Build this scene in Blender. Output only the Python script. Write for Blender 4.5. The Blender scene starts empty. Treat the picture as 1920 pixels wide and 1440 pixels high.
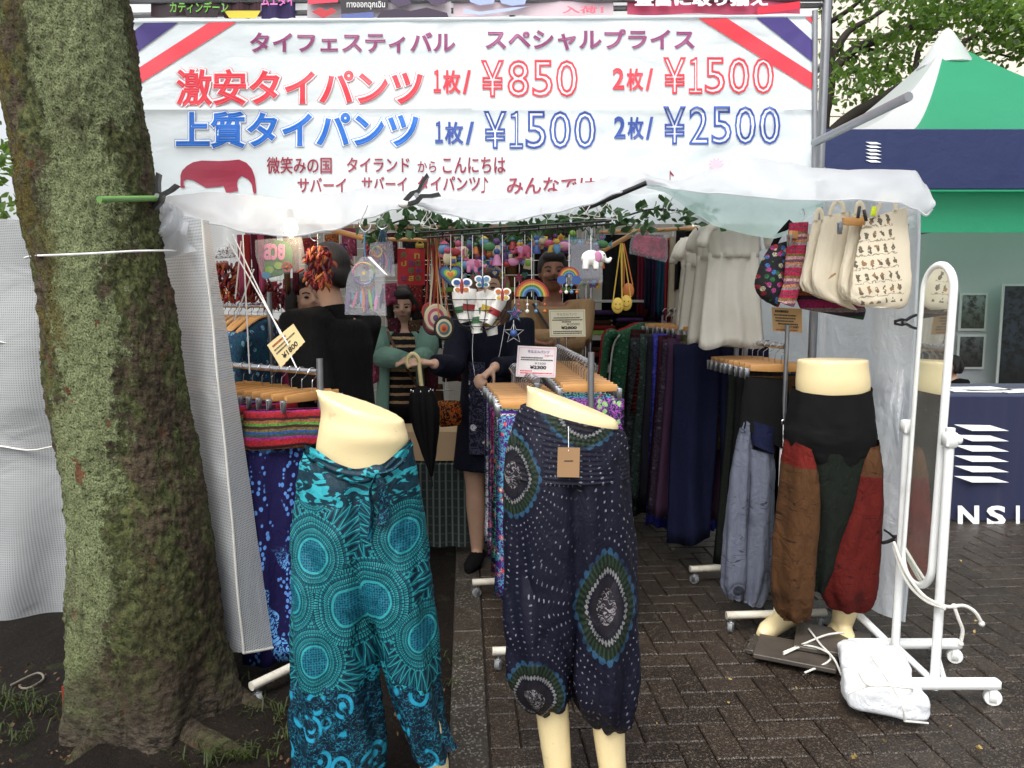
import bpy, bmesh, math, random
from mathutils import Vector, Matrix, noise
# ---------------------------------------------------------------- camera, sky, sun, exposure
SC = bpy.context.scene
COL = SC.collection
R = math.radians
FPX, PITCH, CAMH = 1400.0, R(6.1), 1.40
cam = bpy.data.objects.new('camera', bpy.data.cameras.new('camera'))
COL.objects.link(cam)
cam.location = (0, 0, CAMH)
cam.rotation_euler = (R(90) - PITCH, 0, 0)
cam.data.sensor_width = 36.0
cam.data.lens = 36.0 * FPX / 1920.0
cam.data.clip_start = 0.05
cam.data.clip_end = 600
SC.camera = cam
SUN_EL, SUN_ROT = R(58), R(200)
wd = bpy.data.worlds.new('World')
SC.world = wd
wd.use_nodes = True
_n = wd.node_tree.nodes
_bg = _n['Background']
_sky = _n.new('ShaderNodeTexSky')
_sky.sky_type = 'NISHITA'
_sky.sun_disc = False
_sky.sun_elevation = SUN_EL
_sky.sun_rotation = SUN_ROT
_sky.dust_density = 4.0
_hs = _n.new('ShaderNodeHueSaturation')
_hs.inputs['Saturation'].default_value = 0.22
wd.node_tree.links.new(_sky.outputs[0], _hs.inputs['Color'])
wd.node_tree.links.new(_hs.outputs[0], _bg.inputs[0])
_bg.inputs[1].default_value = 0.15
sl = bpy.data.lights.new('sun', 'SUN')
sl.energy = 1.5
sl.angle = R(40)
sl.color = (1.0, 0.97, 0.92)
sun = bpy.data.objects.new('sun', sl)
COL.objects.link(sun)
sd = Vector((math.sin(SUN_ROT) * math.cos(SUN_EL), math.cos(SUN_ROT) * math.cos(SUN_EL), math.sin(SUN_EL)))
sun.rotation_euler = (-sd).to_track_quat('-Z', 'Y').to_euler()
SC.view_settings.view_transform = 'Standard'
SC.view_settings.look = 'None'
SC.view_settings.gamma = 1.0
SC.view_settings.use_curve_mapping = False
SC.view_settings.exposure = 0.75
SC.render.engine = 'CYCLES'
SC.cycles.max_bounces = 10
SC.cycles.transparent_max_bounces = 16
SC.cycles.diffuse_bounces = 5
SC.cycles.use_denoising = True
random.seed(7)
RND = random.Random(11)

# ---------------------------------------------------------------- helpers
_cp, _sp = math.cos(PITCH), math.sin(PITCH)
def ray(px, py):
    u, v = (px - 960) / FPX, (720 - py) / FPX
    return Vector((u, _cp + v * _sp, -_sp + v * _cp))
def at(px, py, Y):
    d = ray(px, py)
    return Vector((0, 0, CAMH)) + d * (Y / d.y)
def atX(px, py, X):
    d = ray(px, py)
    return Vector((0, 0, CAMH)) + d * (X / d.x)
def gnd(px, py, z=0.0):
    d = ray(px, py)
    return Vector((0, 0, CAMH)) + d * ((z - CAMH) / d.z)
def V(*a): return Vector(a)
def lerp(a, b, t): return a + (b - a) * t
def srgb(r, g, b):
    def f(c):
        c = c / 255.0
        return c / 12.92 if c <= 0.04045 else ((c + 0.055) / 1.055) ** 2.4
    return (f(r), f(g), f(b), 1.0)
def spline(pts, n):
    """Catmull-Rom through tuples, n samples"""
    P = [tuple(p) for p in pts]
    out = []
    m = len(P) - 1
    for k in range(n):
        t = k * m / (n - 1)
        i = min(int(t), m - 1)
        f = t - i
        p0, p1, p2, p3 = P[max(i - 1, 0)], P[i], P[i + 1], P[min(i + 2, m)]
        out.append(tuple(0.5 * (2 * b + (c - a) * f + (2 * a - 5 * b + 4 * c - d) * f * f + (3 * b - a - 3 * c + d) * f ** 3)
                         for a, b, c, d in zip(p0, p1, p2, p3)))
    return out
def interp(tab, x):
    if x <= tab[0][0]: return tab[0][1:]
    for a, b in zip(tab, tab[1:]):
        if x <= b[0]:
            t = (x - a[0]) / (b[0] - a[0])
            return tuple(lerp(p, q, t) for p, q in zip(a[1:], b[1:]))
    return tab[-1][1:]

# node graphs written as expressions
class Sk:
    def __init__(s, g, o): s.g, s.o = g, o
    def __add__(s, b): return s.g.math('ADD', s, b)
    __radd__ = __add__
    def __sub__(s, b): return s.g.math('SUBTRACT', s, b)
    def __rsub__(s, b): return s.g.math('SUBTRACT', b, s)
    def __mul__(s, b): return s.g.math('MULTIPLY', s, b)
    __rmul__ = __mul__
    def __truediv__(s, b): return s.g.math('DIVIDE', s, b)
    def lt(s, b): return s.g.math('LESS_THAN', s, b)
    def gt(s, b): return s.g.math('GREATER_THAN', s, b)
    def f(s, op, b=None): return s.g.math(op, s, b)
class G:
    def __init__(s, name):
        s.m = bpy.data.materials.new(name)
        s.m.use_nodes = True
        s.t = s.m.node_tree
        s.t.nodes.clear()
        s.out = s.t.nodes.new('ShaderNodeOutputMaterial')
    def n(s, ty, **kw):
        nd = s.t.nodes.new('ShaderNode' + ty)
        for k, v in kw.items(): setattr(nd, k, v)
        return nd
    def put(s, sock, v):
        if v is None: return
        if isinstance(v, Sk): s.t.links.new(v.o, sock)
        else: sock.default_value = v
    def math(s, op, a, b=None, c=None):
        nd = s.n('Math', operation=op)
        for i, v in enumerate((a, b, c)): s.put(nd.inputs[i], v)
        return Sk(s, nd.outputs[0])
    def uv(s): return Sk(s, s.n('UVMap').outputs[0])
    def oc(s): return Sk(s, s.n('TexCoord').outputs['Object'])
    def rnd(s): return Sk(s, s.n('ObjectInfo').outputs['Random'])
    def xyz(s, v):
        nd = s.n('SeparateXYZ')
        s.put(nd.inputs[0], v)
        return tuple(Sk(s, o) for o in nd.outputs)
    def vec(s, x, y, z=0.0):
        nd = s.n('CombineXYZ')
        for i, v in enumerate((x, y, z)): s.put(nd.inputs[i], v)
        return Sk(s, nd.outputs[0])
    def scale(s, v, x, y, z=1.0, off=(0, 0, 0)):
        nd = s.n('Mapping')
        s.put(nd.inputs[0], v)
        nd.inputs[1].default_value = off
        nd.inputs[3].default_value = (x, y, z)
        return Sk(s, nd.outputs[0])
    def noise(s, v, sc, det=3.0, ro=0.55, dist=0.0, col=False):
        nd = s.n('TexNoise')
        s.put(nd.inputs['Vector'], v)
        nd.inputs['Scale'].default_value = sc
        nd.inputs['Detail'].default_value = det
        nd.inputs['Roughness'].default_value = ro
        nd.inputs['Distortion'].default_value = dist
        return Sk(s, nd.outputs[1 if col else 0])
    def vor(s, v, sc, rand=1.0, feat='F1', metric='EUCLIDEAN'):
        nd = s.n('TexVoronoi', feature=feat, voronoi_dimensions='3D')
        if feat != 'DISTANCE_TO_EDGE': nd.distance = metric
        s.put(nd.inputs['Vector'], v)
        nd.inputs['Scale'].default_value = sc
        nd.inputs['Randomness'].default_value = rand
        return Sk(s, nd.outputs['Distance']), (Sk(s, nd.outputs['Color']) if feat != 'DISTANCE_TO_EDGE' else None)
    def mix(s, f, a, b, mode='MIX'):
        nd = s.n('Mix', data_type='RGBA', blend_type=mode)
        s.put(nd.inputs[0], f)
        s.put(nd.inputs[6], a)
        s.put(nd.inputs[7], b)
        return Sk(s, nd.outputs[2])
    def ramp(s, f, stops, const=False):
        nd = s.n('ValToRGB')
        cr = nd.color_ramp
        cr.interpolation = 'CONSTANT' if const else 'LINEAR'
        while len(cr.elements) < len(stops): cr.elements.new(0.5)
        for e, (p, c) in zip(cr.elements, stops):
            e.position = p
            e.color = c if len(c) == 4 else (*c, 1)
        s.put(nd.inputs[0], f)
        return Sk(s, nd.outputs[0])
    def sm(s, x, a, b):
        nd = s.n('MapRange', interpolation_type='SMOOTHSTEP')
        s.put(nd.inputs[0], x)
        nd.inputs[1].default_value, nd.inputs[2].default_value = a, b
        return Sk(s, nd.outputs[0])
    def bump(s, h, strength=0.3, dist=0.01):
        nd = s.n('Bump')
        nd.inputs['Strength'].default_value = strength
        nd.inputs['Distance'].default_value = dist
        s.put(nd.inputs['Height'], h)
        return Sk(s, nd.outputs[0])
    def bsdf(s, col, rough=0.7, bump=None, metal=0.0, spec=None, sheen=0.0, trans=0.0, coat=0.0, alpha=None, emit=None, tl=0.0, tcol=None, tp=0.0):
        p = s.n('BsdfPrincipled')
        s.put(p.inputs['Base Color'], col)
        s.put(p.inputs['Roughness'], rough)
        p.inputs['Metallic'].default_value = metal
        if spec is not None: p.inputs['Specular IOR Level'].default_value = spec
        if sheen: p.inputs['Sheen Weight'].default_value = sheen
        if trans: p.inputs['Transmission Weight'].default_value = trans
        if coat: p.inputs['Coat Weight'].default_value = coat
        if bump is not None: s.put(p.inputs['Normal'], bump)
        if alpha is not None: s.put(p.inputs['Alpha'], alpha)
        last = p.outputs[0]
        if tl:
            t = s.n('BsdfTranslucent')
            s.put(t.inputs[0], tcol if tcol is not None else col)
            mx = s.n('MixShader')
            s.put(mx.inputs[0], tl)
            s.t.links.new(last, mx.inputs[1])
            s.t.links.new(t.outputs[0], mx.inputs[2])
            last = mx.outputs[0]
        if not isinstance(tp, float) or tp > 0:
            t = s.n('BsdfTransparent')
            mx = s.n('MixShader')
            s.put(mx.inputs[0], tp)
            s.t.links.new(last, mx.inputs[1])
            s.t.links.new(t.outputs[0], mx.inputs[2])
            last = mx.outputs[0]
        s.t.links.new(last, s.out.inputs[0])
        return s.m
_mc = {}
def plain(name, rgb, rough=0.7, metal=0.0, var=0.12, sc=14.0, bump=0.0, sheen=0.0, coat=0.0, tl=0.0, spec=None, dirt=0.0, dcol=(70, 62, 50)):
    """a plain material with slight uneven colour, relief and optional grime"""
    if name in _mc: return _mc[name]
    g = G(name)
    c = rgb if len(rgb) == 4 else srgb(*rgb)
    v = g.oc()
    nz = g.noise(v, sc, 4.0, 0.6)
    col = g.mix(nz, tuple(x * (1 - var) for x in c[:3]) + (1,), tuple(min(1, x * (1 + var)) for x in c[:3]) + (1,))
    if dirt:
        d = g.sm(g.noise(v, sc * 0.45, 5.0, 0.7), 0.52, 0.7)
        col = g.mix(d * dirt, col, srgb(*dcol))
    b = g.bump(g.noise(v, sc * 6, 3.0), bump, 0.004) if bump else None
    _mc[name] = g.bsdf(col, g.math('MULTIPLY_ADD', nz, 0.2, rough - 0.1), b, metal, spec, sheen, coat=coat, tl=tl)
    return _mc[name]
def cloth_bump(g, v, k=1.0):
    w = g.noise(g.scale(v, 6, 1.3, 6), 3.0, 4.0, 0.6)
    w2 = (g.noise(g.scale(v, 1.0, .55, 1), 22, 3, .55, 1.2) - .5).f('ABSOLUTE')
    return g.bump(w * 0.9 + w2 * .7 + g.noise(v, 420, 1.0) * 0.08, 0.55 * k, 0.022)

class MB:
    def __init__(s): s.v, s.f, s.u, s.mi, s.k = [], [], [], [], 0
    def add(s, vs, fs, us=None):
        o = len(s.v)
        s.v += [tuple(p) for p in vs]
        s.u += us if us else [(p[0], p[2]) for p in vs]
        s.f += [tuple(i + o for i in q) for q in fs]
        s.mi += [s.k] * len(fs)
        return s
    def grid(s, rows, cu=False, uvs=None, flip=False):
        nr, nc = len(rows), len(rows[0])
        vs = [p for r in rows for p in r]
        fs = []
        for i in range(nr - 1):
            for j in range(nc if cu else nc - 1):
                a, b = i * nc + j, i * nc + (j + 1) % nc
                q = (a, b, b + nc, a + nc)
                fs.append(q[::-1] if flip else q)
        us = [u for r in uvs for u in r] if uvs else None
        return s.add(vs, fs, us)
    def loft(s, rings, cap=True, uvs=None):
        n = len(rings[0])
        s.grid(rings, True, uvs)
        if cap:
            o = len(s.v) - n * len(rings)
            s.f += [tuple(range(o + n - 1, o - 1, -1)), tuple(range(len(s.v) - n, len(s.v)))]
            s.mi += [s.k] * 2
        return s
    def tube(s, path, r, n=8, cap=True, sq=None):
        path = [Vector(p) for p in path]
        m = len(path)
        rr = r if isinstance(r, (list, tuple)) else [r] * m
        rings, us = [], []
        up, L = None, 0.0
        for i, p in enumerate(path):
            d = (path[min(i + 1, m - 1)] - path[max(i - 1, 0)])
            if d.length < 1e-9: d = Vector((0, 0, 1))
            d.normalize()
            if up is None:
                up = Vector((0, 0, 1)) if abs(d.z) < 0.9 else Vector((0, 1, 0))
            a = d.cross(up)
            if a.length < 1e-6: a = d.orthogonal()
            a.normalize()
            b = a.cross(d).normalized()
            up = b
            if i: L += (p - path[i - 1]).length
            q = sq or 1.0
            rings.append([p + a * (math.cos(k * 2 * math.pi / n) * rr[i]) + b * (math.sin(k * 2 * math.pi / n) * rr[i] * q) for k in range(n)])
            us.append([(k / n * 6.283 * rr[i], L) for k in range(n)])
        return s.loft(rings, cap, us)
    def box(s, c, d, rot=None, bev=0.0):
        c = Vector(c)
        x, y, z = d[0] / 2, d[1] / 2, d[2] / 2
        rot = rot or Matrix.Identity(3)
        if bev <= 0:
            vs = [(-x, -y, -z), (x, -y, -z), (x, y, -z), (-x, y, -z), (-x, -y, z), (x, -y, z), (x, y, z), (-x, y, z)]
            fs = [(3, 2, 1, 0), (4, 5, 6, 7), (0, 1, 5, 4), (1, 2, 6, 5), (2, 3, 7, 6), (3, 0, 4, 7)]
            return s.add([c + rot @ Vector(p) for p in vs], fs)
        b = min(bev, x * 0.9, y * 0.9, z * 0.9)
        def ring(e, zz):
            X, Y = x - e, y - e
            return [c + rot @ Vector(p) for p in ((X - b, -Y, zz), (X, -Y + b, zz), (X, Y - b, zz), (X - b, Y, zz), (-X + b, Y, zz), (-X, Y - b, zz), (-X, -Y + b, zz), (-X + b, -Y, zz))]
        return s.loft([ring(b * .6, -z), ring(0, -z + b), ring(0, z - b), ring(b * .6, z)])
    def lathe(s, prof, c=(0, 0, 0), n=16, rot=None):
        c = Vector(c)
        rot = rot or Matrix.Identity(3)
        rings = [[c + rot @ Vector((r * math.cos(k * 2 * math.pi / n), r * math.sin(k * 2 * math.pi / n), z)) for k in range(n)] for r, z in prof]
        return s.loft(rings)
    def ball(s, c, r, rot=None, nu=14, nv=9):
        c = Vector(c)
        r = r if isinstance(r, (tuple, list)) else (r, r, r)
        rot = rot or Matrix.Identity(3)
        rings = []
        for i in range(nv + 1):
            th = math.pi * min(max(i / nv, 0.02), 0.98)
            rings.append([c + rot @ Vector((r[0] * math.sin(th) * math.cos(k * 2 * math.pi / nu), r[1] * math.sin(th) * math.sin(k * 2 * math.pi / nu), -r[2] * math.cos(th))) for k in range(nu)])
        return s.loft(rings)
    def plate(s, poly, th, o=(0, 0, 0), ax=(1, 0, 0), ay=(0, 0, 1)):
        """flat polygon (2-D points) of thickness th; ax, ay are its axes"""
        o, ax, ay = Vector(o), Vector(ax), Vector(ay)
        n = ax.cross(ay).normalized()
        k = len(poly)
        fr = [o + ax * p[0] + ay * p[1] + n * (th / 2) for p in poly]
        bk = [o + ax * p[0] + ay * p[1] - n * (th / 2) for p in poly]
        uv = [(p[0], p[1]) for p in poly] * 2
        fs = [tuple(range(k)), tuple(range(2 * k - 1, k - 1, -1))] + [((i + 1) % k, i, i + k, (i + 1) % k + k) for i in range(k)]
        return s.add(fr + bk, fs, uv)
    def build(s, name, mat, parent=None, smooth=True, sharp=40, loc=None):
        me = bpy.data.meshes.new(name)
        me.from_pydata(s.v, [], s.f)
        ul = me.uv_layers.new(name='UVMap')
        vi = [0] * len(me.loops)
        me.loops.foreach_get('vertex_index', vi)
        ul.data.foreach_set('uv', [c for i in vi for c in s.u[i]])
        for m in (mat if isinstance(mat, (list, tuple)) else [mat]): me.materials.append(m)
        if isinstance(mat, (list, tuple)) and len(mat) > 1:
            me.polygons.foreach_set('material_index', s.mi)
        me.validate()
        if smooth:
            me.polygons.foreach_set('use_smooth', [True] * len(me.polygons))
            if sharp: me.set_sharp_from_angle(angle=R(sharp))
        me.update()
        return link(name, me, parent)
def link(name, me, parent=None):
    o = bpy.data.objects.new(name, me)
    COL.objects.link(o)
    if parent is not None:
        o.parent = parent
        o.matrix_parent_inverse = parent_inv(parent)
    return o
def world(o):
    if o.parent is None: return o.matrix_basis.copy()
    return world(o.parent) @ o.matrix_parent_inverse @ o.matrix_basis
def parent_inv(p): return world(p).inverted()
def tag(o, label, cat, group=None):
    o['label'] = label
    o['category'] = cat
    if group: o['group'] = group
    return o
def thing(name, label, cat, loc=(0, 0, 0), group=None):
    o = bpy.data.objects.new(name, None)
    COL.objects.link(o)
    o.empty_display_size = 0.05
    o.location = loc
    return tag(o, label, cat, group)
def struct(o):
    o['kind'] = 'structure'
    return o
def stuff(o):
    o['kind'] = 'stuff'
    return o
def dup(root, loc=None, rotz=None, label=None, group=None, mat=None):
    def cp(o, par):
        c = o.copy()
        COL.objects.link(c)
        if par is not None: c.parent = par
        for ch in [x for x in bpy_children(o)]: cp(ch, c)
        return c
    r = cp(root, None)
    if loc is not None: r.location = loc
    if rotz is not None: r.rotation_euler[2] = rotz
    if label: r['label'] = label
    if group: r['group'] = group
    return r
def bpy_children(o): return list(o.children)
def rz(a): return Matrix.Rotation(a, 3, 'Z')
def rx(a): return Matrix.Rotation(a, 3, 'X')
def ry(a): return Matrix.Rotation(a, 3, 'Y')

# lettering: outlines of a typeface turned into mesh, fitted into a frame
_tc = {}
def glyphs(s, bold=0.0, outline=0.0):
    key = (s, bold, outline)
    if key in _tc: return _tc[key]
    vs, fs = [], []
    def grab(fill, bev):
        c = bpy.data.curves.new('t', 'FONT')
        c.body = s
        c.resolution_u = 3
        c.dimensions = '2D'
        if not fill:
            c.fill_mode = 'NONE'
            c.bevel_depth = bev
            c.bevel_resolution = 0
        o = bpy.data.objects.new('t', c)
        COL.objects.link(o)
        bpy.context.view_layer.update()
        me = bpy.data.meshes.new_from_object(o.evaluated_get(bpy.context.evaluated_depsgraph_get()))
        b = len(vs)
        zz = 0.0 if fill else 0.0008 / max(bev, 1e-4)
        vs.extend([(p.co.x, p.co.y, p.co.z * zz) for p in me.vertices])
        fs.extend([tuple(i + b for i in p.vertices) for p in me.polygons])
        bpy.data.objects.remove(o)
        bpy.data.curves.remove(c)
        bpy.data.meshes.remove(me)
    if outline: grab(False, outline)
    else:
        grab(True, 0)
        if bold: grab(False, bold)
    if not vs: vs, fs = [(0, 0, 0), (.01, 0, 0), (0, .01, 0)], [(0, 1, 2)]
    xs, ys = [p[0] for p in vs], [p[1] for p in vs]
    _tc[key] = (vs, fs, min(xs), max(xs), min(ys), max(ys))
    return _tc[key]
def lettering(mb, s, fn, bold=0.0, outline=0.0, lift=0.002, box=None, skew=0.0):
    """fn(u,v,h) maps 0..1 frame coordinates and a height above the surface to a point"""
    vs, fs, x0, x1, y0, y1 = glyphs(s, bold, outline)
    out = []
    for x, y, z in vs:
        v = (y - y0) / max(y1 - y0, 1e-6)
        out.append(fn((x - x0) / max(x1 - x0, 1e-6) + skew * (v - .5), v, lift + z))
    mb.add(out, fs)

# common materials
M = {}
M['steel'] = plain('galvanised_steel', (150, 152, 155), 0.38, 0.85, 0.15, 30)
M['chrome'] = plain('chromed_wire', (205, 205, 210), 0.2, 1.0, 0.05)
M['white_paint'] = plain('white_enamel', (232, 234, 232), 0.35, 0, 0.04, 8, dirt=0.25, dcol=(150, 146, 138))
M['cream_paint'] = plain('worn_cream_enamel', (205, 200, 186), 0.4, 0, 0.06, 20, dirt=0.5, dcol=(120, 105, 85))
M['black_plastic'] = plain('black_plastic', (22, 22, 24), 0.4)
M['grey_rubber'] = plain('grey_rubber', (120, 122, 124), 0.55)
M['white_rope'] = plain('white_cord', (215, 213, 205), 0.8, var=0.2, sc=200, bump=0.5)
M['string'] = plain('white_string', (225, 225, 222), 0.7)
g = G('hanger_wood')
v = g.oc()
M['wood'] = g.bsdf(g.mix(g.noise(g.scale(v, 6, 60, 60), 6, 4, .6, .6), srgb(176, 122, 66), srgb(216, 164, 100)), 0.38, coat=0.2)
g = G('mannequin_shell')
v = g.oc()
sp = (g.vor(v, 90)[0].lt(0.07) * g.sm(g.xyz(v)[2], 0.5, 0.2)).f('MAXIMUM', g.sm(g.noise(v, 22, 5, .75), .62, .70) * .35)
M['mannequin'] = g.bsdf(g.mix(sp * 0.6, g.mix(g.noise(v, 5, 3), srgb(222, 202, 152), srgb(234, 216, 170)), srgb(120, 95, 60)), 0.42, g.bump(g.noise(v, 40, 3), 0.05, 0.004), coat=0.15)
# ================================================================ THE SETTING
# ---- ground
g = G('wet_ground')
v = g.oc()
M['ground'] = g.bsdf(g.mix(g.noise(v, 3, 5, .7), srgb(60, 52, 46), srgb(92, 82, 74)), 0.5, g.bump(g.noise(v, 60, 3), .4, .01))
mb = MB()
mb.add([(-150, -20, -0.03), (150, -20, -0.03), (150, 300, -0.03), (-150, 300, -0.03)], [(0, 1, 2, 3)])
struct(mb.build('ground', M['ground'], smooth=False))

PA = R(3.6)                      # the paving is turned a little against the view
PO = V(-0.064, 2.13, 0)
def pv(x, y, z=0.0): return PO + rz(PA) @ V(x, y, z)
g = G('wet_paver')
v = g.oc()
r = g.rnd()
ow = g.vec(r * 37.0, r * 11.0, r * 5.0)
nd = g.n('VectorMath', operation='ADD')
g.put(nd.inputs[0], v); g.put(nd.inputs[1], ow)
vv = Sk(g, nd.outputs[0])
base = g.mix(r, srgb(40, 32, 26), srgb(66, 55, 46))
base = g.mix(g.noise(vv, 9, 4, .6), base, srgb(32, 26, 21))
grain = g.vor(vv, 210)[1]
gx = g.xyz(grain)[0]
base = g.mix(g.sm(gx, .72, 1.0) * .45, base, srgb(120, 108, 94))
base = g.mix(g.sm(gx, .28, .0) * .6, base, srgb(30, 26, 24))
pit = g.vor(vv, 150)[0]
M['paver'] = g.bsdf(base, g.math('MULTIPLY_ADD', g.noise(v if False else vv, 10, 3), .5, .10), g.bump(pit + g.noise(vv, 40, 3) * .5, .5, .006), spec=.4)
g = G('paver_joint')
v = g.oc()
M['joint'] = g.bsdf(g.mix(g.noise(v, 50, 4), srgb(34, 29, 25), srgb(58, 50, 42)), .8, g.bump(g.noise(v, 200, 2), .5, .005))
mb = MB()
q = [pv(-.002, -.9, -.016), pv(9, -.9, -.016), pv(9, 9, -.016), pv(-.002, 9, -.016)]
mb.add(q, [(0, 1, 2, 3)])
pavement = struct(mb.build('pavement', M['joint'], smooth=False))
def paver_mesh():
    b = MB()
    L, Wd, e = .1965, .0965, .004
    def ring(i, z): return [(-L / 2 + i, -Wd / 2 + i, z), (L / 2 - i, -Wd / 2 + i, z), (L / 2 - i, Wd / 2 - i, z), (-L / 2 + i, Wd / 2 - i, z)]
    b.loft([ring(0, -.03), ring(0, -e), ring(e, 0)])
    return b
pm = paver_mesh()
o0 = pm.build('paver', M['paver'], pavement, smooth=False)
pmesh = o0.data
bpy.data.objects.remove(o0)
spots = []
halves = []
for i in range(-1, 60):
    for j in range(-10, 62):
        t = (i - j) % 4
        if t == 0: c, a = ((i + 1) * .1, (j + .5) * .1), 0
        elif t == 3: c, a = ((i + .5) * .1, (j + 1) * .1), math.pi / 2
        else: continue
        if t == 0 and i == -1: halves.append((pv(.05, (j + .5) * .1), PA))
        if c[0] < (.1 if a == 0 else .05) - .001: continue
        p = pv(c[0], c[1])
        if p.y < 1.6: continue
        u = 960 + FPX * p.x / (p.y * _cp + CAMH * _sp)
        if u > 2250: continue
        d2 = p.y * _cp + CAMH * _sp
        w = 720 - FPX * ((-CAMH) * _cp + p.y * _sp) / d2
        vis = -20 < u < 1950 and w < 1470
        hid = (u < 1250 and w < 1030) or (u < 1400 and w < 1000) or (u < 1650 and w < 1100) or (u > 1780 and w < 985) or w < 940
        spots.append((0 if vis and not hid else 1, p.y, p, a + PA))
spots.sort(key=lambda s: (s[0], s[1]))
rest = MB()
half = [(0, .1, 0), (0, .1, 1)]
for k, (h, _, p, a) in enumerate(spots):
    q = p + V(0, 0, RND.uniform(-.0022, .0015))
    eul = (RND.uniform(-.008, .008), RND.uniform(-.008, .008), a + RND.uniform(-.006, .006))
    if k < 300 and h == 0:
        o = link('paver', pmesh, pavement)
        o.matrix_parent_inverse = Matrix.Identity(4)
        o.location = q
        o.rotation_euler = eul
    else:
        m3 = rz(a)
        rest.add([q + m3 @ Vector(c) for c in pm.v], pm.f)
# cut pavers along the kerb
rest.build('far_pavers', M['paver'], pavement, smooth=False)['kind'] = 'stuff'
hm = MB()
hm.loft([[(-.0475 + i, -.04825 + i, z), (.0475 - i, -.04825 + i, z), (.0475 - i, .04825 - i, z), (-.0475 + i, .04825 - i, z)] for i, z in ((0, -.03), (0, -.004), (.004, 0))])
ho = hm.build('half_paver', M['paver'], pavement, smooth=False)
hme = ho.data
bpy.data.objects.remove(ho)
for p, a in halves:
    if 1.6 < p.y < 4:
        o = link('half_paver', hme, pavement)
        o.matrix_parent_inverse = Matrix.Identity(4)
        o.location = p + V(0, 0, RND.uniform(-.002, .001))
        o.rotation_euler = (0, 0, a)
g = G('wet_kerb')
v = g.oc()
kb = g.mix(g.noise(v, 5, 5, .65), srgb(36, 32, 27), srgb(62, 56, 49))
kb = g.mix(g.sm(g.xyz(g.vor(v, 160)[1])[0], .75, 1) * .5, kb, srgb(150, 145, 135))
kb = g.mix(g.sm(g.noise(v, 2.2, 4), .5, .62) * .6, kb, srgb(48, 40, 32))
M['kerb'] = g.bsdf(kb, g.math('MULTIPLY_ADD', g.noise(v, 9, 3), .4, .3), g.bump(g.noise(v, 90, 4), .4, .006))
kerb = bpy.data.objects.new('kerb_strip', None)
COL.objects.link(kerb)
struct(kerb)
for k in range(10):
    b = MB()
    b.box(pv(-.066, -.85 + k * .6 + .298, -.044 + RND.uniform(-.002, .002)), (.125, .594, .1), rz(PA + RND.uniform(-.004, .004)), .006)
    b.build('kerb_stone', M['kerb'], kerb, smooth=False)
# ---- soil bed with litter and weeds
g = G('damp_soil')
v = g.oc()
sc_ = g.mix(g.noise(v, 4, 6, .7), srgb(13, 10, 7), srgb(40, 30, 22))
sc_ = g.mix(g.sm(g.noise(v, 1.6, 4), .56, .66) * .7, sc_, srgb(46, 39, 32))
sc_ = g.mix(g.sm(g.noise(v, 7, 4), .62, .7) * .5, sc_, srgb(58, 66, 34))
sc_ = g.mix(g.sm(g.vor(g.scale(v, 1, 1.6), 34)[0], .2, .1) * .6, sc_, srgb(74, 60, 46))
M['soil'] = g.bsdf(sc_, g.math('MULTIPLY_ADD', g.noise(v, 6, 3), .3, .6), g.bump(g.noise(v, 22, 6, .8), 1.0, .05), spec=.2)
rows = []
for i in range(90):
    y = 1.2 + i * .055
    xr = pv(-.13, (y - 2.13)).x
    row = []
    for j in range(90):
        x = lerp(-4.0, xr, (j / 89) ** .6)
        n = noise.fractal(V(x * 2.2, y * 2.2, 3), 1, 2, 4)
        d = math.hypot(x + 1.17, y - 2.45)
        row.append(V(x, y, -.012 + .022 * n * min(1, (xr - x) * 6 + .1) + .07 * max(0, 1 - d / .75) ** 2))
    rows.append(row)
struct(MB().grid(rows).build('soil_bed', M['soil'], sharp=None))

# ---- the tall mossy tree on the left
g = G('mossy_bark')
v = g.uv()
ux, uy, _ = g.xyz(v)
wv = g.noise(v, 7, 4, .6, 0, True)
nd = g.n('VectorMath', operation='MULTIPLY_ADD')
g.put(nd.inputs[0], wv); nd.inputs[1].default_value = (.10, .10, .10); g.put(nd.inputs[2], v)
vw = Sk(g, nd.outputs[0])
big = g.noise(g.scale(vw, 1.5, .6), 2.4, 3, .6)
fine = g.noise(vw, 42, 6, .75)
finer = g.noise(v, 150, 4, .75)
bark = g.mix(g.sm(g.noise(g.scale(v, .6, 1.6), 34, 6, .75), .3, .7), srgb(44, 37, 28), srgb(116, 102, 82))
moss = g.mix(g.sm(fine, .35, .66), srgb(50, 58, 32), srgb(118, 124, 76))
lich = g.mix(g.sm(finer, .36, .62), srgb(84, 95, 58), srgb(160, 170, 126))
yel = g.mix(g.sm(finer, .3, .7), srgb(66, 60, 26), srgb(122, 110, 56))
c1 = g.mix(g.sm(g.noise(vw, 8, 6, .75) + (big - .5) * .8, .42, .54), bark, moss)
uc = (uy - .6) * .20 - .13
dev = (ux - uc + (g.noise(g.scale(vw, 1, .8), 4.5, 6, .7) - .5) * .62) / .18
side = (dev * dev * -1.0).f('EXPONENT')
low = g.sm(uy, .0, .7)
pat = g.noise(g.scale(vw, .8, 1.3), 9, 6, .75)
lm = g.sm(fine * .4 + side * .46 + (pat - .5) * .8, .40, .50) * (low * .7 + .25)
c2 = g.mix(lm, c1, lich)
left = g.sm(ux, .04, -.14)
c3 = g.mix(g.sm(g.noise(g.scale(vw, 1, .6), 12, 5, .7) + left * .08, .56, .62) * left * g.sm(uy, .8, 1.5), c2, yel)
red = g.sm(g.noise(g.scale(vw, 1, .8), 6.5, 5, .65), .64, .67)
c4 = g.mix(red * .9, c3, g.mix(fine, srgb(70, 38, 26), srgb(146, 92, 68)))
dk = g.sm(g.noise(g.scale(vw, 1.2, .7), 4, 5, .75), .54, .66)
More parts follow.
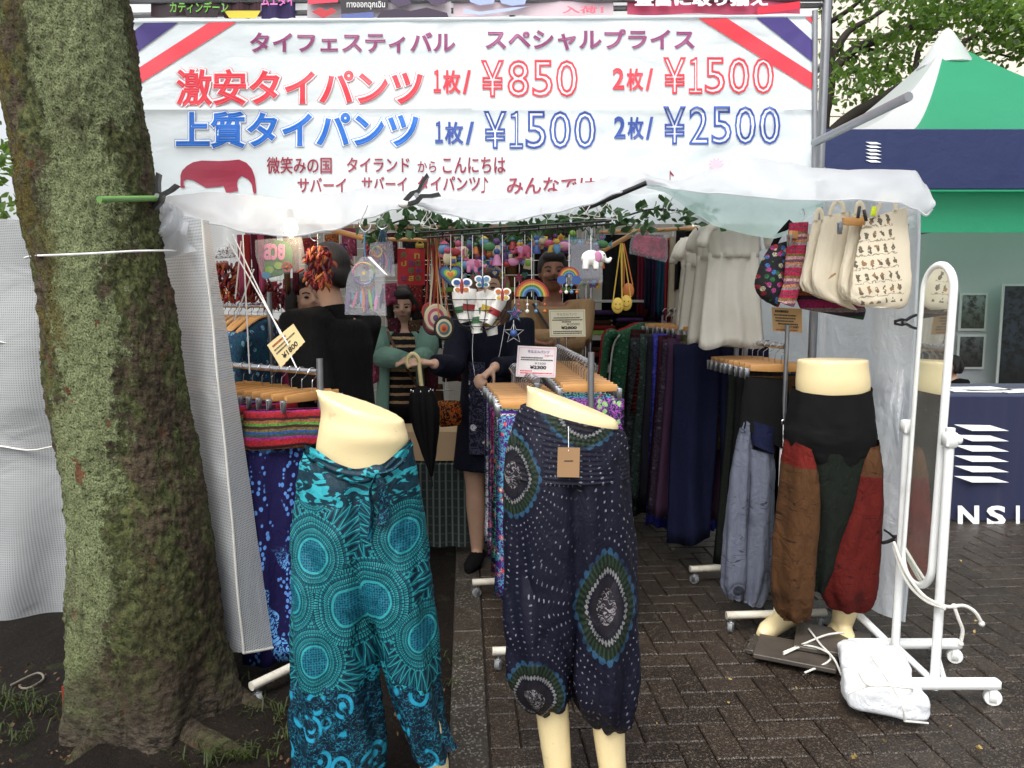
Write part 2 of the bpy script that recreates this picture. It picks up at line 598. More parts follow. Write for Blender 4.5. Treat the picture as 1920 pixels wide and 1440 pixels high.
c5 = g.mix(dk * .7, c4, g.mix(finer, srgb(26, 24, 15), srgb(70, 64, 44)))
hol = g.sm(g.noise(g.scale(v, .7, 1.2), 70, 5, .7), .42, .35)
c5 = g.mix(hol * .8, c5, srgb(26, 25, 15))
wet = g.mix(g.sm(g.noise(g.scale(v, .5, 1.5), 45, 5, .7), .35, .65), srgb(30, 25, 20), srgb(96, 86, 74))
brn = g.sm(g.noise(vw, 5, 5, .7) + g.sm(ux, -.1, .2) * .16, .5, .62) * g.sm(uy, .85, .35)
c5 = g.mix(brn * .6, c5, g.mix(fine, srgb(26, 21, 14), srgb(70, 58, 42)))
c6 = g.mix(g.sm(uy + (g.noise(v, 7, 5, .7) - .5) * .5, -.02, .3), wet, c5)
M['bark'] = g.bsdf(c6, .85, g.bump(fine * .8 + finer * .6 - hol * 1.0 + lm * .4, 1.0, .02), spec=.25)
TY = 2.45
sil = [(-700, -200, 60), (-400, -110, 120), (-40, -18, 238), (0, -12, 242), (100, -3, 255), (200, 5, 266), (300, 28, 280), (400, 46, 292), (500, 66, 310), (600, 83, 328), (700, 98, 342),
       (800, 108, 357), (900, 118, 374), (1000, 130, 391), (1100, 138, 410), (1200, 146, 428), (1270, 148, 440), (1330, 144, 450), (1380, 130, 468), (1420, 106, 492)]
rings, uvs = [], []
NZ, NA = 330, 300
for i in range(NZ):
    py = lerp(1418, -690, (i / (NZ - 1)) ** 1.0)
    xl, xr = interp(sil, py)
    a, b = at(xl, py, TY), at(xr, py, TY)
    cx, rr, z = (a.x + b.x) / 2 + .004, (b.x - a.x) / 2 - .020, (a.z + b.z) / 2
    zz = max(z, -.06)
    fl = max(0, 1 - (z + .15) / .5)
    ring, uvr = [], []
    for k in range(NA):
        an = k * 2 * math.pi / NA - math.pi / 2
        dx, dy = math.cos(an), math.sin(an)
        p = V(dx * .27, dy * .27, z)
        h = .020 * noise.fractal(V(p.x * 5, p.y * 5, z * 2.2), 1, 2, 3)
        ridge = noise.fractal(V(p.x * 20, p.y * 20, z * (26 if dx > -.3 else 14)), .9, 2.1, 5)
        h += .006 * ridge + .0035 * noise.fractal(V(p.x * 75, p.y * 75, z * 70), .8, 2, 3)
        cell = noise.voronoi(V(p.x * 26, p.y * 26, z * 40))[0]
        h += .003 * (cell[1] - cell[0]) - .002
        h += .009 * abs(noise.fractal(V(p.x * 30, p.y * 30, z * (40 if dx > -.3 else 22)), .9, 2.2, 4))
        h += fl * .05 * math.sin(an * 5 + 1.2) + fl * .03 * noise.noise(V(an * 3, z * 6, 0))
        r_ = rr + h
        ring.append(V(cx + dx * r_, TY + dy * min(r_, .3 + fl * .12 + h), zz))
        # u runs round the trunk from the front (0), v is the height
        uvr.append((((an + math.pi / 2 + math.pi) % (2 * math.pi) - math.pi) * .27, z))
    rings.append(ring)
    uvs.append(uvr)
# start the ring at the back so that the texture seam is behind the tree
sh = NA // 2
rings = [r_[sh:] + r_[:sh] for r_ in rings]
uvs = [u[sh:] + u[:sh] for u in uvs]
tree = thing('mossy_tree', 'thick leaning tree trunk covered in green moss and lichen at the left', 'tree', (-1.17, TY, 0))
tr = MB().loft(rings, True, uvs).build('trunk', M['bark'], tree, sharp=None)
# roots creeping out of the foot
for pts, r0 in (([(300, 1390), (380, 1412), (470, 1425), (560, 1452)], .055), ([(210, 1385), (150, 1420), (110, 1448)], .05), ([(410, 1330), (480, 1345), (540, 1362)], .04)):
    P = [gnd(x, y) + V(0, .06 - k * .02, .035 - k * .03) for k, (x, y) in enumerate(pts)]
    P = [Vector(p) for p in spline(P, 14)]
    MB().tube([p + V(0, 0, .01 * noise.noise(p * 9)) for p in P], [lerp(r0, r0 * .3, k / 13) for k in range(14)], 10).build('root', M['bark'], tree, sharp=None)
# string tied round it
b = MB()
pl = [at(px, py, Y) for px, py, Y in ((46, 484, 2.44), (62, 480, 2.32), (110, 478, 2.18), (180, 475, 2.14), (250, 471, 2.18), (300, 470, 2.26), (330, 470, 2.6))]
b.tube(spline(pl, 30), .0034, 6)
tag(b.build('tie_string', M['string']), 'thin white string tied round the mossy trunk', 'string')

# ---- far building and the leafy tree on the right
g = G('cream_panel')
v = g.oc()
M['panel'] = g.bsdf(g.mix(g.noise(v, .7, 4), srgb(214, 206, 192), srgb(232, 226, 214)), .6)
M['panel_joint'] = plain('panel_joint', (120, 112, 100), .8)
bd = thing('tiled_building', 'pale cream panelled building wall behind the leafy tree', 'building', (12, 20.5, 0))
MB().box((12, 20.6, 5), (26, .4, 10)).build('wall', M['panel_joint'], bd, smooth=False)
pmb = MB()
pmb.box((0, 0, 0), (2.33, .06, .95), None, .01)
po = pmb.build('panel', M['panel'], bd, smooth=False)
pme = po.data
bpy.data.objects.remove(po)
for i in range(8):
    for j in range(9):
        o = link('panel', pme, bd)
        o.location = (6.0 + i * 2.36 - 12, 20.375 - 20.5, .93 + j * .98)
        o.matrix_parent_inverse = Matrix.Identity(4)
g = G('leaf_green')
v = g.oc()
lr = g.noise(v, 3.2, 3)
lc = g.mix(g.sm(lr, .3, .7), srgb(40, 62, 22), srgb(98, 130, 50))
M['leaf'] = g.bsdf(lc, .5, tl=.4, tcol=g.mix(lr, srgb(96, 134, 44), srgb(146, 178, 74)))
M['twig'] = plain('dark_twig', (48, 40, 34), .85, sc=40, bump=.6)
M['ivy'] = plain('ivy_leaf', (58, 92, 50), .45, var=.4, sc=18, tl=.2)
def leaf_quads(mb, c, s, rnd):
    n = V(rnd.gauss(0, 1), rnd.gauss(0, 1), rnd.gauss(0, 1)).normalized()
    a = n.orthogonal().normalized()
    a = (a * math.cos(rnd.random() * 6.28) + n.cross(a) * math.sin(rnd.random() * 6.28)).normalized()
    b = n.cross(a)
    w = s * rnd.uniform(.32, .5)
    mb.add([c - a * s * .5, c + b * w * .8 - a * s * .12 + n * s * .08, c + b * w * .5 + a * s * .25, c + a * s * .6, c - b * w * .5 + a * s * .25, c - b * w * .8 - a * s * .12 + n * s * .08],
           [(0, 1, 2, 5), (2, 3, 4, 5)])
lt = thing('leafy_tree', 'leafy green tree with dark branches behind the green and white tent', 'tree', (at(1545, 300, 8.6).x, 8.6, 0))
def P3(pts, Y): return [at(x, y, Y + dy) for x, y, dy in pts]
br = [([(1536, 900, 0), (1538, 500, 0), (1540, 330, 0), (1542, 240, 0), (1556, 150, 0), (1552, 60, 0), (1556, -40, 0), (1570, -160, 0)], .10, .045),
      ([(1548, 265, 0), (1600, 215, -.1), (1660, 180, -.2), (1715, 150, -.3), (1780, 95, -.3), (1850, 60, -.2)], .085, .02),
      ([(1560, 135, 0), (1605, 92, .1), (1680, 65, .2), (1740, 40, .2), (1800, 15, .1), (1900, -20, 0)], .06, .015),
      ([(1555, 120, 0), (1590, 60, .3), (1640, 30, .4), (1690, -10, .5)], .05, .015),
      ([(1600, 92, .1), (1650, 95, .3), (1690, 60, .5), (1760, 55, .6), (1830, 20, .5)], .03, .01),
      ([(1715, 150, -.3), (1725, 90, -.2), (1760, 50, 0), (1800, 10, .2)], .035, .01),
      ([(1800, 118, -.2), (1850, 100, 0), (1910, 110, .1)], .025, .008),
      ([(1556, 40, 0), (1600, 15, -.2), (1640, -25, -.3)], .035, .01)]
for k, (pts, r0, r1) in enumerate(br):
    sp = spline(P3(pts, 8.6), 22)
    bmx = MB()
    bmx.tube([Vector(p) + V(noise.noise(Vector(p) * 3), 0, noise.noise(Vector(p) * 3 + V(9, 0, 0))) * .03 for p in sp], [lerp(r0, r1, i / 21) for i in range(22)], 8)
    bmx.build('trunk' if k == 0 else 'limb', M['twig'], lt, sharp=None)
rl = random.Random(3)
mb = MB()
def crown(mb, boxes, Y, s, rl):
    for x0, x1, y0, y1, n, dy in boxes:
        for _ in range(n):
            px, py = rl.uniform(x0, x1), rl.uniform(y0, y1)
            c = at(px, py, Y + rl.gauss(0, dy))
            for _ in range(rl.randint(12, 26)):
                q = c + V(rl.gauss(0, .13), rl.gauss(0, .13), rl.gauss(0, .08))
                leaf_quads(mb, q, s * rl.uniform(.7, 1.3), rl)
crown(mb, [(1560, 1920, -140, 18, 95, .5), (1720, 2000, -40, 60, 90, .5), (1570, 1720, 30, 165, 26, .4), (1600, 1700, 70, 170, 12, .4), (1565, 1640, 110, 190, 10, .3), (1790, 1960, 60, 120, 16, .4), (1860, 2000, 20, 110, 30, .5)], 8.6, .075, rl)
mb.build('crown', M['leaf'], lt, smooth=False)
# dim greenery seen past the left edge
bt = thing('background_shrub', 'bit of green foliage seen left of the mossy trunk', 'shrub', (at(0, 400, 6.0).x - .2, 6.0, 0))
MB().tube([(at(-60, 400, 6).x, 6.0, 0), (at(-50, 400, 6).x, 6.05, 1.1), (at(-30, 380, 6).x, 6.0, 2.0)], [.05, .04, .015], 8).build('trunk', M['twig'], bt)
mb = MB()
crown(mb, [(-120, 14, 250, 420, 30, .25)], 6.0, .08, rl)
mb.build('crown', M['leaf'], bt, smooth=False)

# ================================================================ THE STALL
# ---- frame of pipes
fr = thing('stall_frame', 'grey pipe frame of the white stall tent', 'tent frame', (0, 3.35, 0))
XL, XR, YF, YB = -1.72, 1.36, 3.38, 6.0
def pipe(a, b, r=.017, name='pipe', mat='steel', par=None):
    return MB().tube([a, b], r, 10).build(name, M[mat], par or fr)
for x in (XL, XR):
    pipe((x, YF, 0), (x, YF, 2.72), .019, 'post')
    pipe((x, YB, 0), (x, YB, 2.45), .019, 'post')
    pipe((x, YF, 2.44), (x, YB, 2.4), .016, 'side_rail')
pipe((XL, YF, 2.705), (XR, YF, 2.715), .016, 'front_rail')
pipe((XL, YB, 2.42), (XR, YB, 2.42), .016, 'back_rail')
pipe((XL, YF + .02, 1.93), (XR, YF + .02, 1.93), .015, 'front_rail')
pipe((0, YF, 2.72), (0, YB, 2.42), .014, 'ridge')
p0, p1 = at(1527, 268, 3.26), at(1704, 181, 2.62)
pipe(p0, p1, .0165, 'stay_pole')
pipe(at(1527, 330, 3.3), at(1528, 20, 3.3), .012, 'side_pole')

# ---- sheets of the tent
def sheet_mat(name, rgb, tl, tp, crease=.3, rough=.45, tint=None):
    g = G(name)
    v = g.oc()
    c = srgb(*rgb)
    nz = g.noise(v, 2.2, 4, .6)
    col = g.mix(nz, tuple(x * .93 for x in c[:3]) + (1,), c)
    cre = (g.noise(g.scale(v, 1, 1, .7), 7, 4, .55, .9) - .5).f('ABSOLUTE')
    hgt = g.noise(g.scale(v, 1, 1, .6), 3.5, 3, .5, 1.2) + cre * .55 + g.noise(v, 17, 4, .6) * .15
    return g.bsdf(col, rough, g.bump(hgt, crease, .06), tl=tl, tcol=tint and srgb(*tint), tp=tp)
M['tarp'] = sheet_mat('white_tarp', (222, 226, 230), .45, .30, .22)
M['roof'] = sheet_mat('roof_tarp', (236, 238, 236), .6, 0.0)
M['film'] = sheet_mat('clear_film', (234, 238, 242), .45, .12, .7, .22)
M['aqua'] = sheet_mat('aqua_film', (210, 240, 234), .5, .3, .5, .3)
g = G('mesh_tarp')
v = g.uv()
ux, uy, _ = g.xyz(v)
def thread(c, per, w):
    return ((c / per).f('FRACT') - .5).f('ABSOLUTE').lt(w)
th = thread(ux, .0085, .30).f('MAXIMUM', thread(uy, .0085, .30))
nz = g.noise(v, 3, 4)
M['mesh'] = g.bsdf(g.mix(th, srgb(168, 172, 174), srgb(214, 217, 218)), .5, g.bump(th * .2 + g.noise(g.scale(v, 3, .6), 4, 3) * 1.0, .5, .02), tl=.35, tp=(1.0 - th) * .62)
g = G('fine_mesh_sheet')
v = g.uv()
ux, uy, _ = g.xyz(v)
th = thread(ux, .0105, .27).f('MAXIMUM', thread(uy, .0105, .27))
band = g.noise(g.scale(v, .5, 3), 3, 3)
M['mesh_fine'] = g.bsdf(g.mix(th, g.mix(band, srgb(170, 174, 176), srgb(204, 207, 209)), srgb(224, 227, 229)), .5, g.bump(th * .1 + g.noise(g.scale(v, 1, 1), 3.5, 3, .5, 1.0), .5, .04), tl=.34, tp=(1.0 - th) * .3)
rows = []
for i in range(12):
    y = lerp(YF, YB, i / 11)
    rows.append([V(lerp(XL - .02, XR + .02, j / 23), y, 2.725 - .3 * i / 11 + .03 * math.cos(j * .8) * math.sin(i)) for j in range(24)])
tag(MB().grid(rows).build('roof_sheet', M['roof']), 'white sheet stretched over the top of the stall', 'tarpaulin')
rows = [[V(lerp(XL, XR, j / 30), YB + .03 + .015 * math.sin(j * 1.1 + i * .4), lerp(2.43, .02, i / 12)) for j in range(31)] for i in range(13)]
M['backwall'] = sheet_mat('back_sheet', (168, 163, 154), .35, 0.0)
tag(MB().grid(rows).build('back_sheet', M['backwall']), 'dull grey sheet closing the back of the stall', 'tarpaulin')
rows = [[V(XL - .02 + .02 * math.sin(j * 1.3 + i * .3), lerp(3.0, YB, j / 30), lerp(2.5, .05, i / 12)) for j in range(31)] for i in range(13)]
tag(MB().grid(rows).build('left_side_sheet', M['roof']), 'sheet closing the left side of the stall behind the clothes', 'tarpaulin')
# panel left of the trunk
rows, uvs = [], []
for i in range(46):
    t = i / 45
    row, ur = [], []
    for j in range(26):
        s = j / 25
        y0 = lerp(404, 424, s)
        y1 = lerp(1222, 1200, s) - (14 * (1 - min(1, s * 8)))
        px, py = lerp(-90, 205, s), lerp(y0, y1, t)
        if s < .4: px += (t ** 3) * 26 * (1 - s / .4)
        dy = .035 * math.sin(s * 9 + t * 2) + .03 * noise.noise(V(s * 3, t * 4, 2)) + .02 * abs(math.sin(t * 7.5 + .6)) ** 6
        p = at(px, py, 3.25 + dy)
        row.append(p); ur.append((p.x, p.z))
    rows.append(row); uvs.append(ur)
lw = thing('mesh_wall_sheet', 'white mesh tarpaulin wall left of the mossy trunk', 'tarpaulin', (-2.1, 3.25, 0))
M['mesh_wall'] = M['mesh_fine'].copy()  # copy of the fine mesh, its colours darkened to offset the direct sky light
M['mesh_wall'].name = 'darkened_mesh'
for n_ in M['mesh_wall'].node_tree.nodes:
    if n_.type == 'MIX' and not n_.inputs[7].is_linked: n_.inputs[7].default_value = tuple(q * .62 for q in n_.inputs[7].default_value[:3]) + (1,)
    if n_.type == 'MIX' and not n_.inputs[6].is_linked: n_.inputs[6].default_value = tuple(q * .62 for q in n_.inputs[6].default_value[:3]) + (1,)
MB().grid(rows, uvs=uvs).build('mesh_cloth', M['mesh_wall'], lw)
for yy in (643, 838):
    b = MB()
    b.tube(spline([at(x, yy + dy, 3.235) for x, dy in ((-80, -14), (0, -2), (60, 6), (130, 12 if yy < 700 else -6), (180, 8))], 14), .009, 6, sq=.35)
    b.build('seam', M['white_rope'], lw)
b = MB()
b.tube(spline([at(x, y, 3.235) for x, y in ((-60, 1214), (18, 1216), (70, 1211), (130, 1204), (190, 1199))], 14), .008, 6)
b.build('hem', M['white_rope'], lw)
MB().lathe([(.004, -.003), (.011, -.003), (.011, .003), (.004, .003)], at(24, 1203, 3.22), 12, rx(R(90))).build('eyelet', M['steel'], lw)
# ---- left curtain with its mesh edge
colz = [((262, 430), (388, 1212), 2.78), ((300, 402), (402, 1217), 2.70), ((345, 404), (430, 1222), 2.60), ((380, 412), (457, 1224), 2.53), ((392, 414), (512, 1213), 2.66)]
def curtain(cols, n, m, wob, name):
    rows, uvs = [], []
    for i in range(m):
        t = i / (m - 1)
        pts = []
        for (x0, y0), (x1, y1), Y in cols:
            sx = t + .10 * math.sin(math.pi * t) * wob
            pts.append(at(lerp(x0, x1, sx), lerp(y0, y1, t), Y + .02 * math.sin(t * 5 + x0) * wob))
        row, ur, L = [], [], 0
        for j in range(n):
            s = j / (n - 1) * (len(cols) - 1)
            k = min(int(s), len(cols) - 2)
            p = pts[k].lerp(pts[k + 1], s - k)
            p = p + V(0, .012 * noise.noise(p * 5), 0)
            if row: L += (p - row[-1]).length
            row.append(p); ur.append((L, p.z))
        rows.append(row); uvs.append(ur)
    return rows, uvs
lc = thing('left_curtain', 'white mesh side curtain hanging beside the mossy trunk', 'curtain', (at(455, 1224, 2.53).x, 2.6, 0))
rw, uv_ = curtain(colz[:4], 28, 60, .25, '')
MB().grid(rw, uvs=uv_).build('curtain_sheet', M['mesh_fine'], lc)
rw, uv_ = curtain(colz[3:], 14, 60, .25, '')
rw = [[p + V(.001, -.003, 0) for p in r_] for r_ in rw]
MB().grid(rw, uvs=uv_).build('mesh_edge', M['mesh'], lc)
b = MB(); b.tube([r_[0] + V(0, -.003, 0) for r_ in rw], .0045, 6); b.build('fold_seam', M['white_rope'], lc)
b = MB(); b.tube([p for p in rw[-1]], .005, 6); b.build('hem', M['white_rope'], lc)
# crumpled corner by the clamp
rows = []
for i in range(14):
    t = i / 13
    row = []
    for j in range(14):
        s = j / 13
        px = lerp(lerp(290, 264, min(1, t * 1.6)), lerp(330, 372, t), s) + 10 * math.sin(t * 6)
        py = lerp(lerp(372, 386, s), lerp(496, 470, s), t)
        row.append(at(px, py, 2.55 + .05 * math.sin(s * 7 + t * 4) + .03 * math.sin(t * 9)))
    rows.append(row)
MB().grid(rows).build('crumpled_corner', M['film'], lc)
# ---- right curtain of clear film
rc = thing('right_curtain', 'milky plastic sheet curtain hanging at the right side of the stall', 'curtain', (1.5, 3.3, 0))
edge = [(395, 1722), (450, 1720), (560, 1712), (700, 1702), (840, 1694), (1000, 1690), (1165, 1684)]
rows = []
for i in range(50):
    t = i / 49
    py = lerp(385, 1166, t)
    e = atX(interp(edge, py)[0], py, 1.53)
    e = at(interp(edge, py)[0], py, 2.86)
    row = []
    for j in range(44):
        s = j / 43
        p = V(lerp(e.x, 1.42, min(1, s * 2.5)) + .035 * math.sin(s * 38 + t * 1.5) * (1 - .4 * t) + .02 * noise.noise(V(s * 9, t * 3, 1)), lerp(e.y, 5.6, s ** 1.3), lerp(e.z, e.z * (1 - s * .02), s))
        p.z = e.z + (2.3 - e.z) * (s * .0)
        if i == 0: p.z = e.z + .5 * min(1, s * 1.5)
        row.append(p)
    rows.append(row)
MB().grid(rows).build('plastic_sheet', M['film'], rc)
b = MB(); b.tube(spline([r_[0] + V(.002, 0, 0) for r_ in rows], 40), .006, 6, sq=.5); b.build('edge_hem', M['tarp'], rc)
rows = [[at(lerp(1690, 1718, s) - 26 * math.sin(t * math.pi) * (1 - s), lerp(700, 842, t), 2.84 - .04 * math.sin(t * 3.1) * (1 - s)) for s in [k / 8 for k in range(9)]] for t in [k / 12 for k in range(13)]]
rows = [[at(lerp(1668 + 24 * abs(t - .45), 1694, s), lerp(690, 842, t) + 4 * math.sin(s * 9), 2.82 + .03 * math.sin(s * 5 + t * 3)) for s in [k / 8 for k in range(9)]] for t in [k / 12 for k in range(13)]]
MB().grid(rows).build('folded_corner', M['film'], rc)

# ---- awning tarp
# px, ridge y, hem y, depth of ridge, depth of hem
aw = [(286, 372, 398, 2.62, 2.60), (330, 366, 404, 2.66, 2.62), (400, 360, 420, 2.74, 2.64), (470, 366, 436, 2.8, 2.66), (540, 374, 443, 2.82, 2.68), (620, 364, 432, 2.82, 2.68), (690, 352, 408, 2.8, 2.68),
      (740, 354, 392, 2.76, 2.68), (780, 369, 384, 2.7, 2.68), (830, 372, 400, 2.76, 2.68), (900, 375, 415, 2.8, 2.68), (960, 371, 414, 2.82, 2.68), (1030, 360, 400, 2.84, 2.7), (1100, 342, 384, 2.86, 2.72),
      (1160, 326, 362, 2.86, 2.74), (1205, 322, 344, 2.84, 2.76), (1232, 334, 348, 2.84, 2.78), (1270, 338, 356, 2.86, 2.76), (1330, 318, 362, 2.88, 2.74), (1405, 294, 368, 2.9, 2.72), (1470, 304, 374, 2.9, 2.7), (1530, 314, 376, 2.9, 2.7),
      (1600, 318, 374, 2.88, 2.7), (1680, 317, 380, 2.84, 2.7), (1716, 320, 392, 2.8, 2.7), (1738, 346, 404, 2.76, 2.7), (1748, 372, 392, 2.72, 2.7)]
N = 420
rows = [[] for _ in range(15)]
for k in range(N):
    px = lerp(286, 1748, k / (N - 1))
    i = max(j for j in range(len(aw) - 1) if aw[j][0] <= px)
    t = (px - aw[i][0]) / (aw[i + 1][0] - aw[i][0])
    t = t * t * (3 - 2 * t)
    ry_, hy, Yr, Yh = [lerp(a, b, t) for a, b in zip(aw[i][1:], aw[i + 1][1:])]
    r_, h_ = at(px, ry_, Yr), at(px, hy, Yh)
    back = V(r_.x, 3.27, r_.z + .015 + .03 * math.sin(px * .02))
    for m in range(15):
        if m < 9:
            u = m / 8
            p = h_.lerp(r_, u)
            bul = math.sin(u * math.pi)
            p = p + V(0, -.025 * bul + .014 * noise.noise(V(px * .02, u * 2, 0)) + .012 * noise.noise(V(px * .012 + u * 1.2, u * .7, 4)) + .003 * noise.noise(V(px * .05 - u * 2, u * 1.2, 9)), .002 * noise.noise(V(px * .03, 0, 2)))
        else:
            u = (m - 8) / 6
            p = r_.lerp(back, u) + V(0, 0, -.02 * math.sin(u * math.pi))
        rows[m].append(p)
awn = thing('awning_tarp', 'white sagging tarpaulin awning stretched along the front below the banner', 'awning', (0, 2.8, 1.8))
MB().grid(rows).build('tarp_sheet', M['tarp'], awn, sharp=None)
b = MB(); b.tube([p + V(0, -.002, 0) for p in rows[0]], .004, 6); b.build('hem', M['tarp'], awn)
pipe(at(1096, 392, 2.80), at(1212, 343, 2.70), .009, 'edge_rail', 'black_plastic', awn)
# right end return of the awning
rr = []
for m in range(9):
    p = rows[m][-1]
    rr.append([p + V(-.012 * k, .05 * k, -.003 * k * k) for k in range(9)])
MB().grid(rr).build('end_flap', M['tarp'], awn)
# aqua sheet sagging behind the right half
low = [(1212, 346, 352), (1250, 344, 362), (1290, 352, 392), (1340, 356, 424), (1400, 360, 440), (1450, 364, 448), (1480, 368, 440), (1510, 372, 410), (1545, 374, 386)]
rows = [[] for _ in range(8)]
for k in range(50):
    px = lerp(1212, 1545, k / 49)
    a, c = interp(low, px)
    for m in range(8):
        u = m / 7
        rows[m].append(at(px, lerp(a, c, u), 2.95 + .05 * math.sin(u * 3) + .02 * math.sin(px * .05)))
tag(MB().grid(rows).build('aqua_sheet', M['aqua']), 'pale aqua plastic sheet sagging under the awning above the white blouses', 'tarpaulin')

# ---- banner
BY = 3.3
def ban(px, py, h=0.0):
    w = .012 * math.sin(px * .011 + 1) + .012 * noise.noise(V(px * .004, py * .008, 1)) + .008 * noise.noise(V(px * .012, py * .022, 5)) + .002 * abs(noise.noise(V(px * .02 + py * .03, py * .02, 8)))
    w += .008 * math.exp(-((py - 204) / 5) ** 2) + .010 * max(0, 1 - abs((px - 1380) * .45 + (py - 250)) / 26) * (1 if py > 60 else 0)
    return at(px, py, BY - w - h)
g = G('vinyl_banner')
v = g.oc()
M['vinyl'] = g.bsdf(g.mix(g.noise(v, 2, 3), srgb(226, 238, 242), srgb(242, 248, 250)), .35, g.bump(g.noise(g.scale(v, 1, 1, 2), 4, 3, .5, .8), .25, .03), tl=.3)
bn = thing('price_banner', 'wide white price banner with Japanese lettering across the stall front', 'banner', (0, BY, 1.8))
rows = [[ban(lerp(243, 1530, j / 160), lerp(lerp(42, 30, j / 160), 420, i / 60)) for j in range(161)] for i in range(61)]
MB().grid(rows).build('vinyl_sheet', M['vinyl'], bn)
def ink(name, rgb): return plain('ink_' + name, rgb, .4, 0, .05, 3)
I_RED, I_BLUE, I_MAR, I_PUR, I_NAVY = ink('red', (226, 62, 76)), ink('blue', (44, 112, 204)), ink('maroon', (150, 42, 66)), ink('plum', (142, 62, 112)), ink('navy', (58, 84, 160))
I_VIO, I_WHITE, I_PINK = ink('violet', (64, 50, 120)), ink('white', (244, 248, 250)), ink('pink', (238, 176, 190))
def bt_(s, x0, x1, y0, y1, m, bold=0.0, outline=0.0, lift=.0045, name='lettering', skew=0.0):
    b = MB()
    lettering(b, s, lambda u, v, h: ban(lerp(x0, x1, u), lerp(y1, y0, v), h), bold, outline, lift, skew=skew)
    return b.build(name, m, bn, smooth=False)
bt_('タイフェスティバル', 468, 854, 60, 99, I_PUR, .030)
bt_('スペシャルプライス', 910, 1303, 54, 94, I_PUR, .030)
for s, y0, y1, x1, m in (('激安タイパンツ', 129, 199, 793, I_RED), ('上質タイパンツ', 209, 278, 785, I_BLUE)):
    for bo, li, mm in ((.075, .0034, m), (.062, .0050, I_WHITE), (.030, .0066, m)):
        e = (bo - .03) * 62
        bt_(s, 330 - e, x1 + e, y0 - e, y1 + e, mm, bo, 0, li)
def chars(s, x0, x1, y0, y1, m, wts, **kw):
    tot = sum(wts[c] for c in s)
    x = x0
    for c in s:
        w = (x1 - x0) * wts[c] / tot
        gap = w * .06
        g_ = {'1': '１'}.get(c, c)
        yy = (y0, y1) if c not in '枚/' else (y0 + 1, y1 + 2)
        bt_(g_, x + gap, x + w - gap, yy[0], yy[1], m, **kw)
        if kw.get('outline'): bt_(g_, x + gap + 1, x + w - gap - 1, yy[0] + 1, yy[1] - 1, I_WHITE, 0, 0, .0022)
        x += w
WT = {'¥': 1.25, '1': .72, '0': 1.15, '5': 1.1, '8': 1.15, '2': 1.05}
WS = {'1': .45, '2': .75, '枚': 1.1, '/': .5}
for x0, x1, y0, y1, s, m in ((812, 884, 130, 174, '1枚/', I_RED), (1147, 1226, 127, 168, '2枚/', I_RED), (815, 890, 227, 269, '1枚/', I_NAVY), (1150, 1226, 218, 260, '2枚/', I_NAVY)):
    chars(s, x0, x1, y0, y1, m, WS, bold=.03)
for x0, x1, y0, y1, s, m in ((898, 1086, 112, 182, '¥850', I_RED), (1240, 1454, 107, 176, '¥1500', I_RED), (903, 1120, 208, 279, '¥1500', I_NAVY), (1240, 1466, 199, 271, '¥2500', I_NAVY)):
    chars(s, x0, x1, y0, y1, m, WT, outline=.022)
for x0, x1, y0, y1, s, bo in ((500, 622, 294, 326, '微笑みの国', .016), (650, 768, 295, 323, 'タイランド', .016), (783, 818, 302, 323, 'から', .012), (830, 948, 294, 325, 'こんにちは', .016),
                              (558, 649, 333, 361, 'サバーイ', .02), (678, 763, 331, 358, 'サバーイ', .02), (783, 900, 330, 358, 'タイパンツ', .02), (950, 1180, 332, 364, 'みんなではこう', .016)):
    bt_(s, x0, x1, y0, y1, I_MAR, bo)
for x, y in ((905, 358), (1253, 346)):
    b = MB()
    for poly in ([(0, 0), (2, 1), (3.5, 0), (2, -4), (-2, -4), (-3, -1)], [(2, 0), (3.2, 0), (3.6, 26), (2.4, 26)], [(3, 26), (9, 17), (8, 15), (3, 20)]):
        b.add([ban(x + p * 1.2, y - q, .0025) for p, q in poly], [tuple(range(len(poly)))])
    b.build('music_note', I_MAR, bn, smooth=False)
def bpoly(name, pts, m, lift=.002, n=8):
    """a printed polygon cut into strips so that it follows the sheet"""
    b = MB()
    vs = [ban(x, y, lift) for x, y in pts]
    b.add(vs, [tuple(range(len(vs)))])
    return b.build(name, m, bn, smooth=False)
def bstripe(name, a0, a1, b0, b1, m, n=40, lift=.004):
    rows = [[ban(lerp(a0[0], b0[0], t), lerp(a0[1], b0[1], t), lift), ban(lerp(a1[0], b1[0], t), lerp(a1[1], b1[1], t), lift)] for t in [k / n for k in range(n + 1)]]
    MB().grid(rows).build(name, m, bn)
bstripe('violet_stripe', (246, 62), (246, 106), (270, 43), (334, 42), I_VIO)
bstripe('red_stripe', (254, 131), (257, 160), (392, 42), (444, 41), I_RED)
bstripe('red_stripe', (1306, 32), (1360, 32), (1528, 172), (1528, 140), I_RED)
bstripe('violet_stripe', (1415, 31), (1474, 31), (1528, 120), (1528, 80), I_VIO)
bstripe('red_stripe', (1508, 31), (1529, 31), (1528, 48), (1529, 40), I_RED)
el = [(338, 330), (341, 320), (350, 311), (362, 304), (378, 301), (410, 302), (430, 301), (448, 299), (462, 305), (472, 316), (478, 332), (481, 362), (475, 364), (472, 345), (465, 336), (453, 330), (446, 336), (444, 345), (447, 358), (424, 362), (419, 348), (410, 350), (386, 352), (372, 344), (362, 338), (350, 336), (344, 340), (346, 352), (338, 352)]
def spans(poly, x):
    ys = []
    for (xa, ya), (xb, yb) in zip(poly, poly[1:] + poly[:1]):
        if (xa <= x) != (xb <= x): ys.append(ya + (yb - ya) * (x - xa) / (xb - xa))
    ys.sort()
    return list(zip(ys[::2], ys[1::2]))
b = MB()
